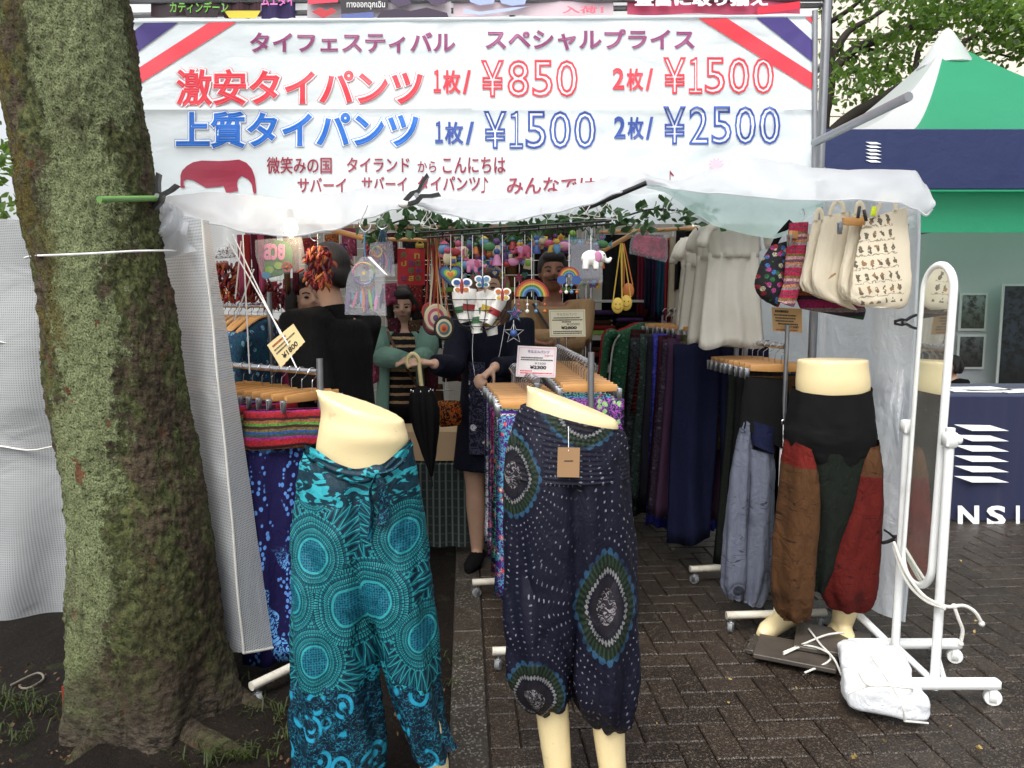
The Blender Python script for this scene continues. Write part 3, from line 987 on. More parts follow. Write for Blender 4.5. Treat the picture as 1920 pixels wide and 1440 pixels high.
for k in range(72):
    xa, xb = 338.3 + k * 2, 340.3 + k * 2
    sa, sb = spans(el, xa), spans(el, xb)
    if len(sa) != len(sb): sb = sa = spans(el, (xa + xb) / 2)
    for (t0, u0), (t1, u1) in zip(sa, sb):
        n_ = 6
        for q in range(n_):
            f0, f1 = q / n_, (q + 1) / n_
            b.add([ban(xa, lerp(t0, u0, f0), .0045), ban(xb, lerp(t1, u1, f0), .0045), ban(xb, lerp(t1, u1, f1), .0045), ban(xa, lerp(t0, u0, f1), .0045)], [(3, 2, 1, 0)])
b.build('elephant', I_MAR, bn, smooth=False)
fl = []
for k in range(20):
    a = k * math.pi / 10
    r_ = 17 if k % 2 == 0 else 10
    fl.append((1343 + r_ * math.cos(a), 308 + r_ * .8 * math.sin(a)))
bpoly('flower', fl, I_PINK, .009)
b = MB()
b.tube([ban(lerp(243, 1530, k / 60), lerp(41, 30, k / 60), .001) for k in range(61)], .007, 8)
b.build('top_hem', M['vinyl'], bn)

# ---- posters above the banner
def poster(x0, x1, y1, rgb, label, extra, name='poster', y0=-130, Y=3.36):
    t = thing(name, label, 'poster', at((x0 + x1) / 2, y1, Y))
    mb = MB()
    mb.grid([[at(lerp(x0, x1, j / 12), lerp(y0, y1, i / 6) + 2 * math.sin(j), Y + .008 * math.sin(j * 1.1 + x0) + .004 * i) for j in range(13)] for i in range(7)])
    mb.build('sheet', plain('poster_%d' % x0, rgb, .35, 0, .1, 4, tl=.15), t)
    for kind, a in extra:
        b = MB()
        if kind == 'txt':
            s, c, X0, X1, Y0, Y1, bo = a
            lettering(b, s, lambda u, v, h: at(lerp(X0, X1, u), lerp(Y1, Y0, v), Y - .012 - h), bo, 0, .001)
            b.build('lettering', ink('%d_%d_%d' % c, c), t, smooth=False)
        else:
            pts, c = a
            b.plate([(0, 0)], .001) if False else None
            vs = [at(x, y, Y - .010) for x, y in pts]
            b.add(vs, [tuple(range(len(vs)))])
            b.build('printed_shape', ink('%d_%d_%d' % c, c), t, smooth=False)
    return t
poster(283, 418, 31, (62, 44, 50), 'dark brown poster with green lettering above the banner', [('txt', ('カティンデーン', (120, 190, 70), 318, 428, 3, 24, .02)), ('p', ([(346, 14), (410, 14), (408, 33), (350, 33)], (46, 34, 40)))])
poster(420, 489, 33, (70, 34, 46), 'maroon poster with a yellow rim above the banner', [('p', ([(420, 20), (489, 20), (480, 34), (430, 34)], (214, 200, 70)))])
poster(490, 554, 35, (54, 42, 92), 'violet poster with pink lettering above the banner', [('txt', ('ムエタイ', (230, 120, 200), 490, 552, -8, 11, .03))])
poster(576, 846, 34, (196, 188, 194), 'black and white poster with Thai lettering above the banner', [('p', ([(576, -20), (632, -20), (634, 4), (578, 8)], (214, 60, 84))), ('p', ([(584, 22), (600, 14), (612, 20), (622, 14), (632, 22), (606, 34)], (186, 50, 60))),
       ('p', ([(638, -10), (726, -14), (728, 14), (640, 26)], (40, 36, 44))), ('txt', ('ทางออกฉุกเฉิน', (235, 235, 235), 650, 722, 2, 18, .02)), ('p', ([(640, 27), (700, 22), (702, 34), (640, 35)], (86, 100, 160))),
       ('p', ([(706, 34), (714, 22), (740, 16), (770, 20), (800, 14), (838, 24), (842, 34)], (52, 36, 60))), ('p', ([(730, -10), (760, -14), (772, 6), (750, 12), (734, 6)], (70, 56, 84))), ('p', ([(790, -10), (830, -12), (838, 6), (812, 10)], (70, 56, 84)))])
poster(850, 1150, 30, (228, 206, 214), 'pale pink poster with soft blue swirls above the banner', [('p', ([(876, -10), (930, -10), (926, 6), (900, 10), (882, 4)], (160, 176, 218))), ('p', ([(934, -10), (990, -10), (984, 8), (960, 11), (940, 6)], (160, 176, 218))), ('p', ([(870, 16), (900, 22), (960, 14), (990, 12), (960, 20), (900, 28), (868, 24)], (176, 190, 226))),
       ('txt', ('入荷！', (222, 110, 130), 1054, 1132, 11, 25, .03))])
poster(1176, 1500, 27, (206, 84, 116), 'deep pink poster with white lettering above the banner', [('txt', ('豊富に取り揃え', (244, 232, 238), 1190, 1440, -12, 12, .05)), ('p', ([(1420, 14), (1500, 2), (1500, 16), (1420, 27)], (214, 36, 60)))])
mb = MB(); mb.tube([at(243, 29, 3.41), at(1540, 10, 3.41)], .012, 8)
mb.build('poster_rail', M['steel'], fr)

# ---- green and white tent next door
g = G('tent_vinyl')
v = g.oc()
def vinyl(name, rgb, tl=.5, rough=.4):
    g = G(name)
    v = g.oc()
    c = srgb(*rgb)
    return g.bsdf(g.mix(g.noise(v, 1.6, 5, .65), tuple(x * .86 for x in c[:3]) + (1,), c), rough, g.bump(g.noise(v, 4, 5, .65, .3) * .4 + (g.noise(g.scale(v, 1, 1, .4), 2, 2, .5, .4) - .5).f('ABSOLUTE'), .35, .05), tl=tl)
M['tent_green'], M['tent_white'], M['tent_navy'] = vinyl('tent_green', (62, 178, 132)), vinyl('tent_white', (238, 240, 240)), vinyl('tent_navy', (30, 42, 88), 0.0, .5)
tx0, ty0, tz0 = 2.02, 4.86, 2.50
tx1, ty1 = 5.3, 7.7
pk = at(1775, 75, 6.3)
tent = thing('peaked_tent', 'green and white peaked event tent behind the mirror', 'tent', (3.7, 6.3, 0))
def roof_face(a, b, segs, mats, name, par):
    for s0, s1, m in segs:
        rows = []
        for i in range(17):
            t = i / 16
            row = []
            for j in range(9):
                s = lerp(s0, s1, j / 8)
                e = Vector(a).lerp(Vector(b), s)
                p = e.lerp(pk, t)
                p.z = lerp(e.z, pk.z, t ** 1.75)
                row.append(p)
            rows.append(row)
        MB().grid(rows).build(name, m, par)
cs = [V(tx0, ty0, tz0), V(tx1, ty0, tz0), V(tx1, ty1, tz0), V(tx0, ty1, tz0)]
roof_face(cs[0], cs[1], [(0, .14, M['tent_white']), (.14, 1, M['tent_green'])], None, 'roof_panel', tent)
roof_face(cs[1], cs[2], [(0, 1, M['tent_green'])], None, 'roof_panel', tent)
roof_face(cs[2], cs[3], [(0, 1, M['tent_green'])], None, 'roof_panel', tent)
roof_face(cs[3], cs[0], [(0, 1, M['tent_white'])], None, 'roof_panel', tent)
MB().lathe([(.21, -.215), (.205, -.20), (.13, -.08), (.05, .05), (.03, .075), (.005, .085)], pk + V(0, 0, 0.0), 20).build('peak_cap', M['tent_white'], tent)
# green valance inside, its lower edge rising to the right
yv = 4.9
b = MB()
b.grid([[V(lerp(tx0, tx1, j / 20), yv, lerp(2.12, 1.86 + .0 * j, i / 4)) for j in range(21)] for i in range(5)])
b.build('valance', M['tent_green'], tent)
for x, y in ((tx0 + .03, ty0 + .08), (tx1 - .03, ty0 + .08), (tx1 - .03, ty1 - .05), (tx0 + .03, ty1 - .05)):
    pipe((x, y, 0), (x, y, tz0), .025, 'leg', 'white_paint', tent)
pipe((tx0, 5.2, 2.06), (tx1, 5.2, 2.0), .018, 'roof_strut', 'steel', tent)
pipe((tx0 + .6, 5.3, 1.86), (tx1, 6.2, 2.3), .014, 'roof_strut', 'steel', tent)
fa = thing('navy_fascia_sign', 'long navy fascia sign with small white slatted emblem on the tent', 'sign', (3.6, 4.8, 2.1))
fl_, fr_ = at(1541, 243, 4.8), at(1541, 355, 4.8)
MB().box(((fl_.x + tx1) / 2, 4.8, (fl_.z + fr_.z) / 2), (tx1 - fl_.x, .03, fl_.z - fr_.z), None, .003).build('board', M['tent_navy'], fa, smooth=False)
def slats(x0, x1, y0, y1, Y, par, n=6):
    for k in range(n):
        t0, t1 = k / n, (k + .62) / n
        ya, yb = lerp(y0, y1, t0), lerp(y0, y1, t1)
        b = MB()
        q = [at(x0, ya, Y), at(lerp(x0, x1, .66), ya + (y1 - y0) * .012, Y), at(x1, yb, Y), at(lerp(x0, x1, .33), yb, Y)]
        b.add([p for p in q] + [p + V(0, .003, 0) for p in q], [(3, 2, 1, 0), (4, 5, 6, 7), (0, 1, 5, 4), (1, 2, 6, 5), (2, 3, 7, 6), (3, 0, 4, 7)])
        b.build('emblem_slat', I_WHITE, par, smooth=False)
slats(1623, 1653, 266, 307, 4.78, fa)
# display walls with photographs
M['wall_grey'] = plain('display_wall', (206, 208, 210), .7, 0, .05, 2)
dw = thing('display_wall', 'grey display wall inside the peaked tent', 'display wall', (3.6, 6.6, 0))
MB().box((3.7, 6.7, 1.15), (3.6, .06, 2.2), None, .004).build('wall_board', M['wall_grey'], dw, smooth=False)
MB().box((4.72, 6.62, 1.15), (.03, .12, 2.2), None, .004).build('wall_post', M['white_paint'], dw, smooth=False)
def photo_mat(name, a, b, c):
    g = G(name)
    v = g.uv()
    y = g.xyz(v)[1]
    n = g.noise(v, 14, 5, .7)
    return g.bsdf(g.mix(g.sm(n, .42, .6), g.mix(g.sm(y, .0, .5), srgb(*a), srgb(*b)), srgb(*c)), .3)
def photo(x0, x1, y0, y1, Y, label, cols):
    a, b = at(x0, y1, Y), at(x1, y0, Y)
    t = thing('photo_print', label, 'photograph', ((a.x + b.x) / 2, Y, a.z))
    w, h = b.x - a.x, b.z - a.z
    m = MB(); m.plate([(0, 0), (w, 0), (w, h), (0, h)], .012, a)
    m.build('board', plain('photo_mount', (225, 225, 222), .6), t, smooth=False)
    m = MB(); e = .02
    m.plate([(e, e), (w - e, e), (w - e, h - e), (e, h - e)], .004, a + V(0, -.009, 0))
    m.build('picture', photo_mat('photo_%d' % (x0 + y0), *cols), t, smooth=False)
photo(1796, 1852, 549, 620, 6.62, 'upper small landscape photograph on the grey display wall', ((70, 78, 58), (176, 182, 186), (48, 50, 40)))
photo(1792, 1848, 627, 692, 6.62, 'lower small landscape photograph on the grey display wall', ((52, 48, 40), (130, 134, 138), (36, 36, 32)))
photo(1866, 1990, 532, 730, 6.5, 'large dark sunset photograph at the right edge', ((24, 26, 24), (52, 62, 74), (16, 18, 16)))
# table
tb = thing('display_table', 'display table under a navy cloth with white slatted emblem', 'table', (3.2, 5.0, 0))
zt = at(1800, 742, 4.7).z
xl_, xr_ = at(1690, 742, 4.72).x, 4.6
MB().box(((xl_ + xr_) / 2, 5.05, zt - .012), (xr_ - xl_, .7, .02)).build('table_top', M['wood'], tb, smooth=False)
for x in (xl_ + .05, xr_ - .05):
    for y in (4.8, 5.3): pipe((x, y, 0), (x, y, zt - .02), .014, 'leg', 'steel', tb)
M['navy_cloth'] = plain('navy_cloth', (18, 25, 62), .75, 0, .12, 5, bump=.2, sheen=.2)
rows = []
for i in range(20):
    row = []
    for j in range(60):
        x = lerp(xl_ - .01, xr_ + .01, j / 59)
        if i == 0: p = V(x, 5.4, zt + .004)
        elif i == 1: p = V(x, 4.705, zt + .004)
        else:
            t = (i - 2) / 17
            p = V(x, 4.69 + .012 * t * math.sin(j * .7) + .004 * math.sin(j * 2.1), lerp(zt - .006, .02, t))
        row.append(p)
    rows.append(row)
cl = MB().grid(rows).build('table_cloth', M['navy_cloth'])
tag(cl, 'navy cloth with white slats and letters draped over the display table', 'tablecloth')
slats(1789, 1892, 796, 912, 4.665, cl)
b = MB()
for s, x0, x1 in (('N', 1796, 1836), ('S', 1850, 1886), ('I', 1905, 1912), ('O', 1932, 1972), ('A', 1738, 1782)):
    if s == 'O': continue
    b = MB()
    lettering(b, s, lambda u, v, h: at(lerp(x0, x1, u), lerp(986, 948, v), 4.668 - h), .035, 0, .002)
    b.build('lettering', I_WHITE, cl, smooth=False)
M['paper'] = plain('paper_white', (232, 234, 236), .7, 0, .03)
for k, (x, y, w, d, a, lab) in enumerate(((1838, 736, .34, .24, .1, 'white booklet lying on the navy table near its middle'), (1826, 742, .30, .1, -.1, 'white leaflet at the front edge of the navy table'), (1905, 740, .26, .14, .2, 'white sheet on the navy table at the right edge'))):
    p = at(x, y, 4.86 + .1 * (k == 0))
    m = MB(); m.box((p.x, p.y, zt + .012), (w, d, .008), rz(a), .002)
    tag(m.build('paper_sheet', M['paper'], smooth=False), lab, 'paper')
# ================================================================ FIGURE DUMMIES AND THEIR TROUSERS
def fuse(mb, name, mat, parent=None, voxel=.012, smooth=6):
    """melt overlapping closed shapes into one continuous skin"""
    me = bpy.data.meshes.new('raw')
    me.from_pydata(mb.v, [], mb.f)
    o = bpy.data.objects.new('raw', me)
    COL.objects.link(o)
    m = o.modifiers.new('r', 'REMESH'); m.mode = 'VOXEL'; m.voxel_size = voxel; m.use_smooth_shade = True
    if smooth:
        m = o.modifiers.new('s', 'SMOOTH'); m.iterations = smooth; m.factor = .5
    bpy.context.view_layer.update()
    out = bpy.data.meshes.new_from_object(o.evaluated_get(bpy.context.evaluated_depsgraph_get()))
    bpy.data.objects.remove(o)
    out.name = name
    out.materials.clear()
    out.materials.append(mat)
    out.polygons.foreach_set('use_smooth', [True] * len(out.polygons))
    ul = out.uv_layers.new(name='UVMap')
    vi = [0] * len(out.loops)
    out.loops.foreach_get('vertex_index', vi)
    ul.data.foreach_set('uv', [c for i in vi for c in (out.vertices[i].co.x, out.vertices[i].co.z)])
    return link(name, out, parent)
def pxloft(mb, rows, Y, n=48, m=40, fold=0.0, nf=7, seed=0, cap=True, power=1.0, foldtop=0.0, dent=0.0, dip=0.0):
    """rows: (xl, yl, xr, yr, depth[, dY]) -> loft of ellipses through traced outlines at distance Y"""
    rows = [tuple(r_) + (0.0,) * (6 - len(r_)) for r_ in rows]
    rings = []
    for t, (xl, yl, xr, yr, d, dy) in zip([k / (m - 1) for k in range(m)], spline(rows, m)):
        a, b = at(xl, yl, Y + dy), at(xr, yr, Y + dy)
        c, h = (a + b) / 2, (b - a) / 2
        ring = []
        amp = lerp(foldtop, fold, t ** power)
        for k in range(n):
            an = 2 * math.pi * k / n
            f = 1 + 0
            w = amp * (math.sin(an * nf + seed + 1.6 * math.sin(t * 3 + seed)) * .6 + .7 * noise.noise(V(math.cos(an) * 2.2 + seed, math.sin(an) * 2.2, t * 5)))
            if fold > 0: w += min(.004, fold * .3) * noise.noise(V(math.cos(an) * 5 + seed, math.sin(an) * 5, t * 13 + seed)) + min(.003, fold * .2) * noise.noise(V(an * 3.5 + seed, t * 30, seed))
            p = c + h * math.cos(an) + V(0, d * math.sin(an), 0)
            rad = V(math.cos(an) * h.length, d * math.sin(an), 0)
            rad.normalize()
            if dent: w -= dent * t * math.exp(-((math.cos(an) - .12) / .14) ** 2)
            if dip: p = p + V(0, 0, -dip * (1 - t) ** 2 * max(0, -math.sin(an)))
            ring.append(p + rad * w)
        rings.append(ring)
    mb.loft(rings, cap)
    return rings
def foot(mb, heel, toe, w=.045, ankle=None, shank=None, k=1.0):
    """a bare foot from heel to toe rising into the ankle"""
    heel, toe = Vector(heel), Vector(toe)
    L = toe - heel
    mb.tube([heel + V(0, 0, .035), heel + L * .25 + V(0, 0, .045), heel + L * .55 + V(0, 0, .034), heel + L * .82 + V(0, 0, .022), toe + V(0, 0, .016)], [.034 * k, .038 * k, .036 * k, .033 * k, .016 * k], 12)
    mb.tube([heel + L * .12 + V(0, 0, .04), heel + L * .45 + V(0, 0, .065), heel + L * .8 + V(0, 0, .02)], [.032 * k, .028 * k, .02 * k], 12)
    a = heel + L * .16 + V(0, 0, .09)
    mb.tube([heel + L * .12 + V(0, 0, .03), a, ankle or a + V(0, 0, .1)] + ([shank] if shank else []), [.033, .031, .036] + ([.05] if shank else []), 12)

# ---- fabric prints
def nearest(g, x, y, cs, p=2.0):
    d = bx = by = None
    for cx, cy, s, k in cs:
        dx, dy = (x - cx) * (1 / s), (y - cy) * (1 / (s * k))
        di = (dx * dx + dy * dy).f('SQRT') if p == 2.0 else (dx.f('ABSOLUTE').f('POWER', p) + dy.f('ABSOLUTE').f('POWER', p)).f('POWER', 1 / p)
        if d is None: d, bx, by = di, dx, dy
        else:
            l = di.lt(d)
            bx = bx + l * (dx - bx)
            by = by + l * (dy - by)
            d = d.f('MINIMUM', di)
    return d, g.math('ARCTAN2', by, bx)
def spoke(a, n): return ((a * (n / 6.28318)).f('FRACT') - .5).f('ABSOLUTE') * 2.0
def cpx(px, py, Y, s, k):
    p = at(px, py, Y)
    return (p.x, p.z, s, k)
def xz(g):
    v = g.uv()
    x, y, _ = g.xyz(v)
    return v, x, y
BYF = 1.95
g = G('teal_mandala_print')
v, x, y = xz(g)
wob = g.noise(v, 9, 2)
x2, y2 = x + (wob - .5) * .02, y + (g.noise(v, 8, 2, .5, .3) - .5) * .02
cs = [cpx(607, 1018, BYF, .155, 1.2), cpx(713, 1098, BYF, .175, 1.15), cpx(673, 1110, BYF, .175, 1.15), cpx(766, 985, BYF, .13, 1.25), cpx(560, 1098, BYF, .13, 1.25), cpx(609, 1205, BYF, .13, 1.25), cpx(797, 1168, BYF, .12, 1.25), cpx(600, 905, BYF, .10, .9)]
d, a = nearest(g, x2, y2, cs)
DK, TE, BRT, NV = srgb(4, 34, 48), srgb(10, 80, 94), srgb(44, 142, 148), srgb(9, 50, 84)
s40, s60, s90, s22 = spoke(a, 40), spoke(a, 58), spoke(a, 96), spoke(a, 30)
hexd = g.vor(v, 150, .3)[0]
rf = (d * 15.0 + (g.noise(v, 30, 2) - .5) * .25).f('FRACT')
odd = (d * 7.5).f('FRACT').gt(.5)
col = g.mix(odd, TE, g.mix(.5, TE, BRT))
col = g.mix(g.sm(rf, .55, .75) * .8, col, BRT)
col = g.mix(odd * s90.lt(.38), col, DK)
col = g.mix((1.0 - odd) * s60.lt(.25), col, DK)
col = g.mix(g.sm(rf, .2, .1), col, DK)
inner = d.lt(.26)
col = g.mix(inner, col, g.mix(g.sm(hexd, .30, .46), srgb(7, 52, 76), srgb(22, 104, 122)))
col = g.mix(d.gt(.24) * d.lt(.275), col, BRT)
b3 = d.gt(.60) * d.lt(1.0)
pet = s22.gt(((d - .60) * 2.6).f('ABSOLUTE'))
col = g.mix(b3, col, g.mix(s90.lt(.5), TE, DK))
col = g.mix(b3 * pet, col, BRT)
col = g.mix(b3 * s22.gt(((d - .56) * 2.3).f('ABSOLUTE') + .12), col, TE)
col = g.mix(b3 * s22.gt(((d - .5) * 2.2).f('ABSOLUTE') + .3), col, DK)
ev = g.vor(g.scale(v, 1, .75), 38, 1)[0]
flo = g.mix(g.sm((g.noise(v, 55, 2, .5, 1.4) - .5).f('ABSOLUTE'), .07, .03), DK, srgb(36, 140, 156))
flo = g.mix(g.sm(ev, .30, .26) * g.sm(ev, .12, .16), flo, srgb(44, 150, 166))
col = g.mix(d.gt(.97), col, flo)
# paisley border at the hems and loose flowers at the waistband
lowz = at(650, 1268, BYF).z
pv_ = g.vor(g.scale(v, 1, .8), 15, .8)
pr = pv_[0]
pring = (g.sm(pr, .46, .42) * g.sm(pr, .30, .34)).f('MAXIMUM', g.sm(pr, .2, .17) * g.sm(pr, .08, .1))
moon = g.sm(g.noise(g.scale(v, 1, .8), 22, 1), .44, .5)
bor = g.mix(pring * moon, srgb(3, 26, 42), srgb(30, 136, 168))
bor = g.mix(g.sm((g.noise(v, 70, 2, .5, 1) - .5).f('ABSOLUTE'), .03, .015) * .5, bor, srgb(40, 140, 170))
col = g.mix((y + (g.noise(v, 14, 2) - .5) * .10).lt(lowz), col, bor)
topz = at(650, 925, BYF).z
wb = g.mix(g.sm(g.noise(g.scale(v, .8, 1.6), 26, 2, .5, 1.2), .52, .56), srgb(4, 42, 56), srgb(40, 146, 158))
col = g.mix((y + (g.noise(v, 12, 2) - .5) * .06).gt(topz), col, wb)
M['teal_print'] = g.bsdf(col, .55, cloth_bump(g, v, .8), spec=.3)

g = G('navy_mandala_print')
v, x, y = xz(g)
NYF = 1.97
wob = g.noise(v, 7, 2)
x2 = x + (wob - .5) * .025
cs = [cpx(1128, 1108, NYF, .088, 1.85), cpx(1000, 1275, NYF, .09, 1.35), cpx(962, 880, NYF, .075, 1.6), cpx(1090, 770, NYF, .11, .8)]
d, a = nearest(g, x2, y, cs, 1.55)
NB = srgb(11, 12, 31)
s40, s26 = spoke(a, 40), spoke(a, 26)
col = g.ramp(d * .5, [(0, srgb(24, 22, 28)), (.24, NB), (.262, srgb(18, 25, 20)), (.44, NB)], True)
squ = (g.noise(v, 60, 1, .5, 1.5) - .5).f('ABSOLUTE').lt(.035) * d.lt(.30)
col = g.mix(squ, col, srgb(118, 114, 118))
w1 = d.gt(.53) * d.lt(.65) * s40.gt(((d - .59) * 14).f('ABSOLUTE')) * (g.noise(v, 70, 2).gt(.38))
col = g.mix(w1, col, srgb(108, 108, 110))
gr = d.gt(.68) * d.lt(.9) * s40.lt(.45)
col = g.mix(gr * .8, col, srgb(34, 54, 38))
bl = d.gt(.86) * d.lt(.98) * s26.gt(((d - .9) * 8).f('ABSOLUTE'))
col = g.mix(bl * g.sm(g.noise(v, 16, 2), .3, .6), col, srgb(38, 72, 98))
rr_ = ((d / .15).f('FRACT') - .5) * 2.0
sN = ((a * (44 / 6.28318)).f('FRACT') - .5) * 2.0
dot = (rr_ * rr_ * 3.2 + sN * sN * 3.4).lt(.22 + (g.noise(v, 90, 2) - .5) * 1.6) * d.gt(1.08)
col = g.mix(dot * g.sm(g.noise(v, 9, 2), .3, .75) * .6, col, srgb(168, 172, 186))
M['navy_print'] = g.bsdf(col, .65, cloth_bump(g, v, .8), spec=.25)

def washed(name, base, dark, rings=True, sc=1.0, alt=None):
    """faded cotton with scribbled lines and ringed blots"""
    g = G(name)
    v, x, y = xz(g)
    n = g.noise(v, 7, 4, .6)
    col = g.mix(n, tuple(c * .75 for c in srgb(*base)[:3]) + (1,), srgb(*base))
    vr = g.vor(v, 6.5 * sc, .9)[0]
    blot = g.sm(vr + (g.noise(v, 40, 3) - .5) * .18, .30, .12)
    col = g.mix(blot * .85, col, srgb(*dark))
    ring = g.sm(vr, .20, .18) * g.sm(vr, .13, .15)
    col = g.mix(ring * .75, col, srgb(*base))
    ln = (g.noise(g.scale(v, .5, 2.4), 11, 2, .5, .6) - .5).f('ABSOLUTE').lt(.007)
    col = g.mix(ln * g.sm(g.noise(v, 12, 2), .5, .58) * .8, col, srgb(*dark))
    return g.bsdf(col, .85, cloth_bump(g, v, 1.2), spec=.2)
M['rust'] = washed('washed_red_cotton', (112, 24, 16), (40, 10, 10))
M['brown_cloth'] = washed('washed_brown_cotton', (86, 57, 33), (30, 20, 14))
M['grey_cloth'] = washed('washed_grey_cotton', (98, 103, 118), (34, 36, 48), sc=.9)
M['black_cloth'] = plain('black_cotton', (11, 11, 12), .88, 0, .25, 12, spec=.2)
M['olive_cloth'] = washed('dark_olive_cotton', (20, 26, 20), (10, 13, 12))
M['rust_patch'] = washed('red_patch', (138, 30, 22), (50, 12, 12))
M['card'] = plain('kraft_card', (150, 118, 84), .8, 0, .08, 30)

# ---- teal trousers on the dummy in front on the left
m1 = thing('mannequin', 'cream lower-body mannequin wearing teal mandala trousers', 'mannequin', (at(690, 1430, BYF).x, BYF, 0))
mb = MB()
pxloft(mb, [(592, 729, 757, 788, .082), (597, 742, 759, 796, .086), (603, 770, 762, 808, .088), (599, 802, 766, 822, .094), (592, 850, 766, 850, .085), (590, 920, 770, 920, .085), (600, 990, 765, 990, .07)], BYF, 40, 34)
for pts in ([(640, 960), (640, 1130), (645, 1280), (660, 1425), (664, 1470)], [(745, 960), (760, 1130), (782, 1280), (812, 1420), (818, 1465)]):
    mb.tube(spline([at(px, py, BYF) for px, py in pts], 14), [lerp(.065, .034, k / 13) for k in range(14)], 14)
    an = at(*pts[-1], BYF)
    foot(mb, (an.x, BYF + .03, 0), (an.x + .02, BYF - .17, 0), ankle=an + V(0, 0, .06))
fuse(mb, 'dummy_body', M['mannequin'], m1, .008, 3)
mb = MB()
pxloft(mb, [(573, 838, 771, 828, .102), (563, 880, 780, 880, .116), (553, 960, 792, 960, .128), (549, 1040, 801, 1040, .126), (549, 1110, 808, 1110, .112), (556, 1150, 804, 1150, .085)], BYF, 110, 80, .011, 7, 1.0, False, .6, .003, .05, .045)
pxloft(mb, [(556, 990, 690, 990, .10), (549, 1080, 694, 1080, .118), (551, 1200, 702, 1200, .112), (552, 1320, 711, 1320, .106), (552, 1450, 714, 1446, .10)], BYF, 96, 60, .018, 6, 1.0, False, .6, .008)
pxloft(mb, [(690, 990, 794, 990, .10), (692, 1080, 806, 1080, .113), (702, 1160, 815, 1160, .106), (738, 1300, 826, 1300, .085), (770, 1390, 838, 1385, .07), (786, 1424, 849, 1402, .064)], BYF, 96, 60, .014, 6, 2.4, False, .6, .008)
t1 = thing('wide_trousers', 'wide teal and turquoise mandala print trousers on the front mannequin', 'trousers', (at(690, 1430, BYF).x, BYF, .05))
mb.build('trouser_legs', M['teal_print'], t1, sharp=None)
mb = MB()
wbp = [at(px, py, BYF - dy) for px, py, dy in ((572, 842, .0), (590, 850, .075), (630, 876, .108), (680, 890, .118), (715, 880, .110), (752, 850, .07), (771, 830, .0))]
rows = []
for k, p in enumerate(spline(wbp, 40)):
    p = Vector(p)
    rows.append([p + V(0, -.006 * math.sin(s * 3.14) - .003 * math.sin(s * 14 + k * .5), .012 - .038 * s) for s in [q / 8 for q in range(9)]])
mb.grid([[r_[j] for r_ in rows] for j in range(9)], flip=True)
mb.build('waistband', M['teal_print'], t1, sharp=None)
mb = MB()
kn = at(706, 886, BYF - .128)
mb.ball(kn, (.026, .016, .02))
for q in ([(0, 0), (-12, 30), (-8, 70), (-14, 120)], [(0, 0), (10, 28), (16, 66), (9, 96)], [(0, 0), (30, -8), (52, -26)]):
    pts = [at(706 + a, 888 + b_, BYF - .138 + (.012 if b_ > 60 else 0)) for a, b_ in q]
    mb.tube(spline(pts, 10), [.008 + .010 * k / 9 for k in range(10)], 8, sq=.3)
mb.build('tie_bow', M['teal_print'], t1)

# ---- navy harem trousers
m2 = thing('mannequin', 'cream mannequin wearing navy harem trousers in the centre foreground', 'mannequin', (at(1080, 1430, NYF).x, NYF, 0))
mb = MB()
pxloft(mb, [(986, 722, 1154, 786, .08), (988, 736, 1157, 792, .084), (985, 772, 1160, 800, .09), (984, 850, 1156, 850, .085), (980, 930, 1160, 930, .085), (995, 1000, 1150, 1000, .07)], NYF, 40, 30)
for pts in ([(1020, 980), (1022, 1180), (1036, 1340), (1045, 1430), (1048, 1466)], [(1118, 980), (1130, 1180), (1140, 1350), (1147, 1430), (1150, 1470)]):
    mb.tube(spline([at(px, py, NYF) for px, py in pts], 14), [lerp(.06, .033, k / 13) for k in range(14)], 14)
    an = at(*pts[-1], NYF)
    foot(mb, (an.x, NYF + .03, 0), (an.x + .03, NYF - .17, 0), ankle=an + V(0, 0, .06))
fuse(mb, 'dummy_body', M['mannequin'], m2, .008, 3)
mb = MB()
pxloft(mb, [(984, 758, 1160, 802, .098), (958, 806, 1170, 818, .112), (946, 870, 1177, 876, .128), (943, 980, 1184, 980, .136), (945, 1090, 1191, 1090, .13), (948, 1170, 1193, 1175, .112), (966, 1215, 1186, 1220, .085), (990, 1250, 1165, 1252, .05)], NYF, 110, 90, .015, 9, 3.0, False, .8, .003, .075)
pxloft(mb, [(950, 1040, 1062, 1040, .09), (945, 1110, 1070, 1110, .115), (947, 1190, 1072, 1200, .118), (952, 1262, 1072, 1270, .11), (976, 1310, 1068, 1302, .08), (1006, 1332, 1062, 1316, .045)], NYF - .002, 72, 60, .018, 7, 3.0, False, .8, .008)
pxloft(mb, [(1074, 1040, 1186, 1040, .09), (1064, 1110, 1191, 1110, .115), (1062, 1190, 1194, 1200, .118), (1066, 1262, 1195, 1290, .11), (1080, 1312, 1187, 1334, .09), (1108, 1352, 1166, 1362, .05)], NYF - .002, 72, 60, .018, 7, 5.0, False, .8, .008)
t2 = thing('harem_trousers', 'navy harem trousers printed with leaf rings and eye-shaped mandalas', 'trousers', (at(1080, 1430, NYF).x, NYF, .1))
mb.build('trouser_legs', M['navy_print'], t2, sharp=None)
mb = MB()   # shirred waistband
rings = []
for i in range(46):
    t = i / 45
    ring = []
    a, b_ = at(lerp(984, 946, t ** .5), lerp(758, 884, t), NYF), at(lerp(1160, 1176, t), lerp(802, 888, t), NYF)
    c, h = (a + b_) / 2, (b_ - a) / 2
    for k in range(80):
        an = 6.28318 * k / 80
        e = 1 + .012 * math.sin(i * 1.7) + .006 * math.sin(an * 33 + i)
        ring.append(c + h * math.cos(an) * e * 1.01 + V(0, (.098 + .03 * t) * math.sin(an) * e * 1.05, 0))
    rings.append(ring)
mb.loft(rings, False)
mb.build('shirred_waistband', M['navy_print'], t2, sharp=None)
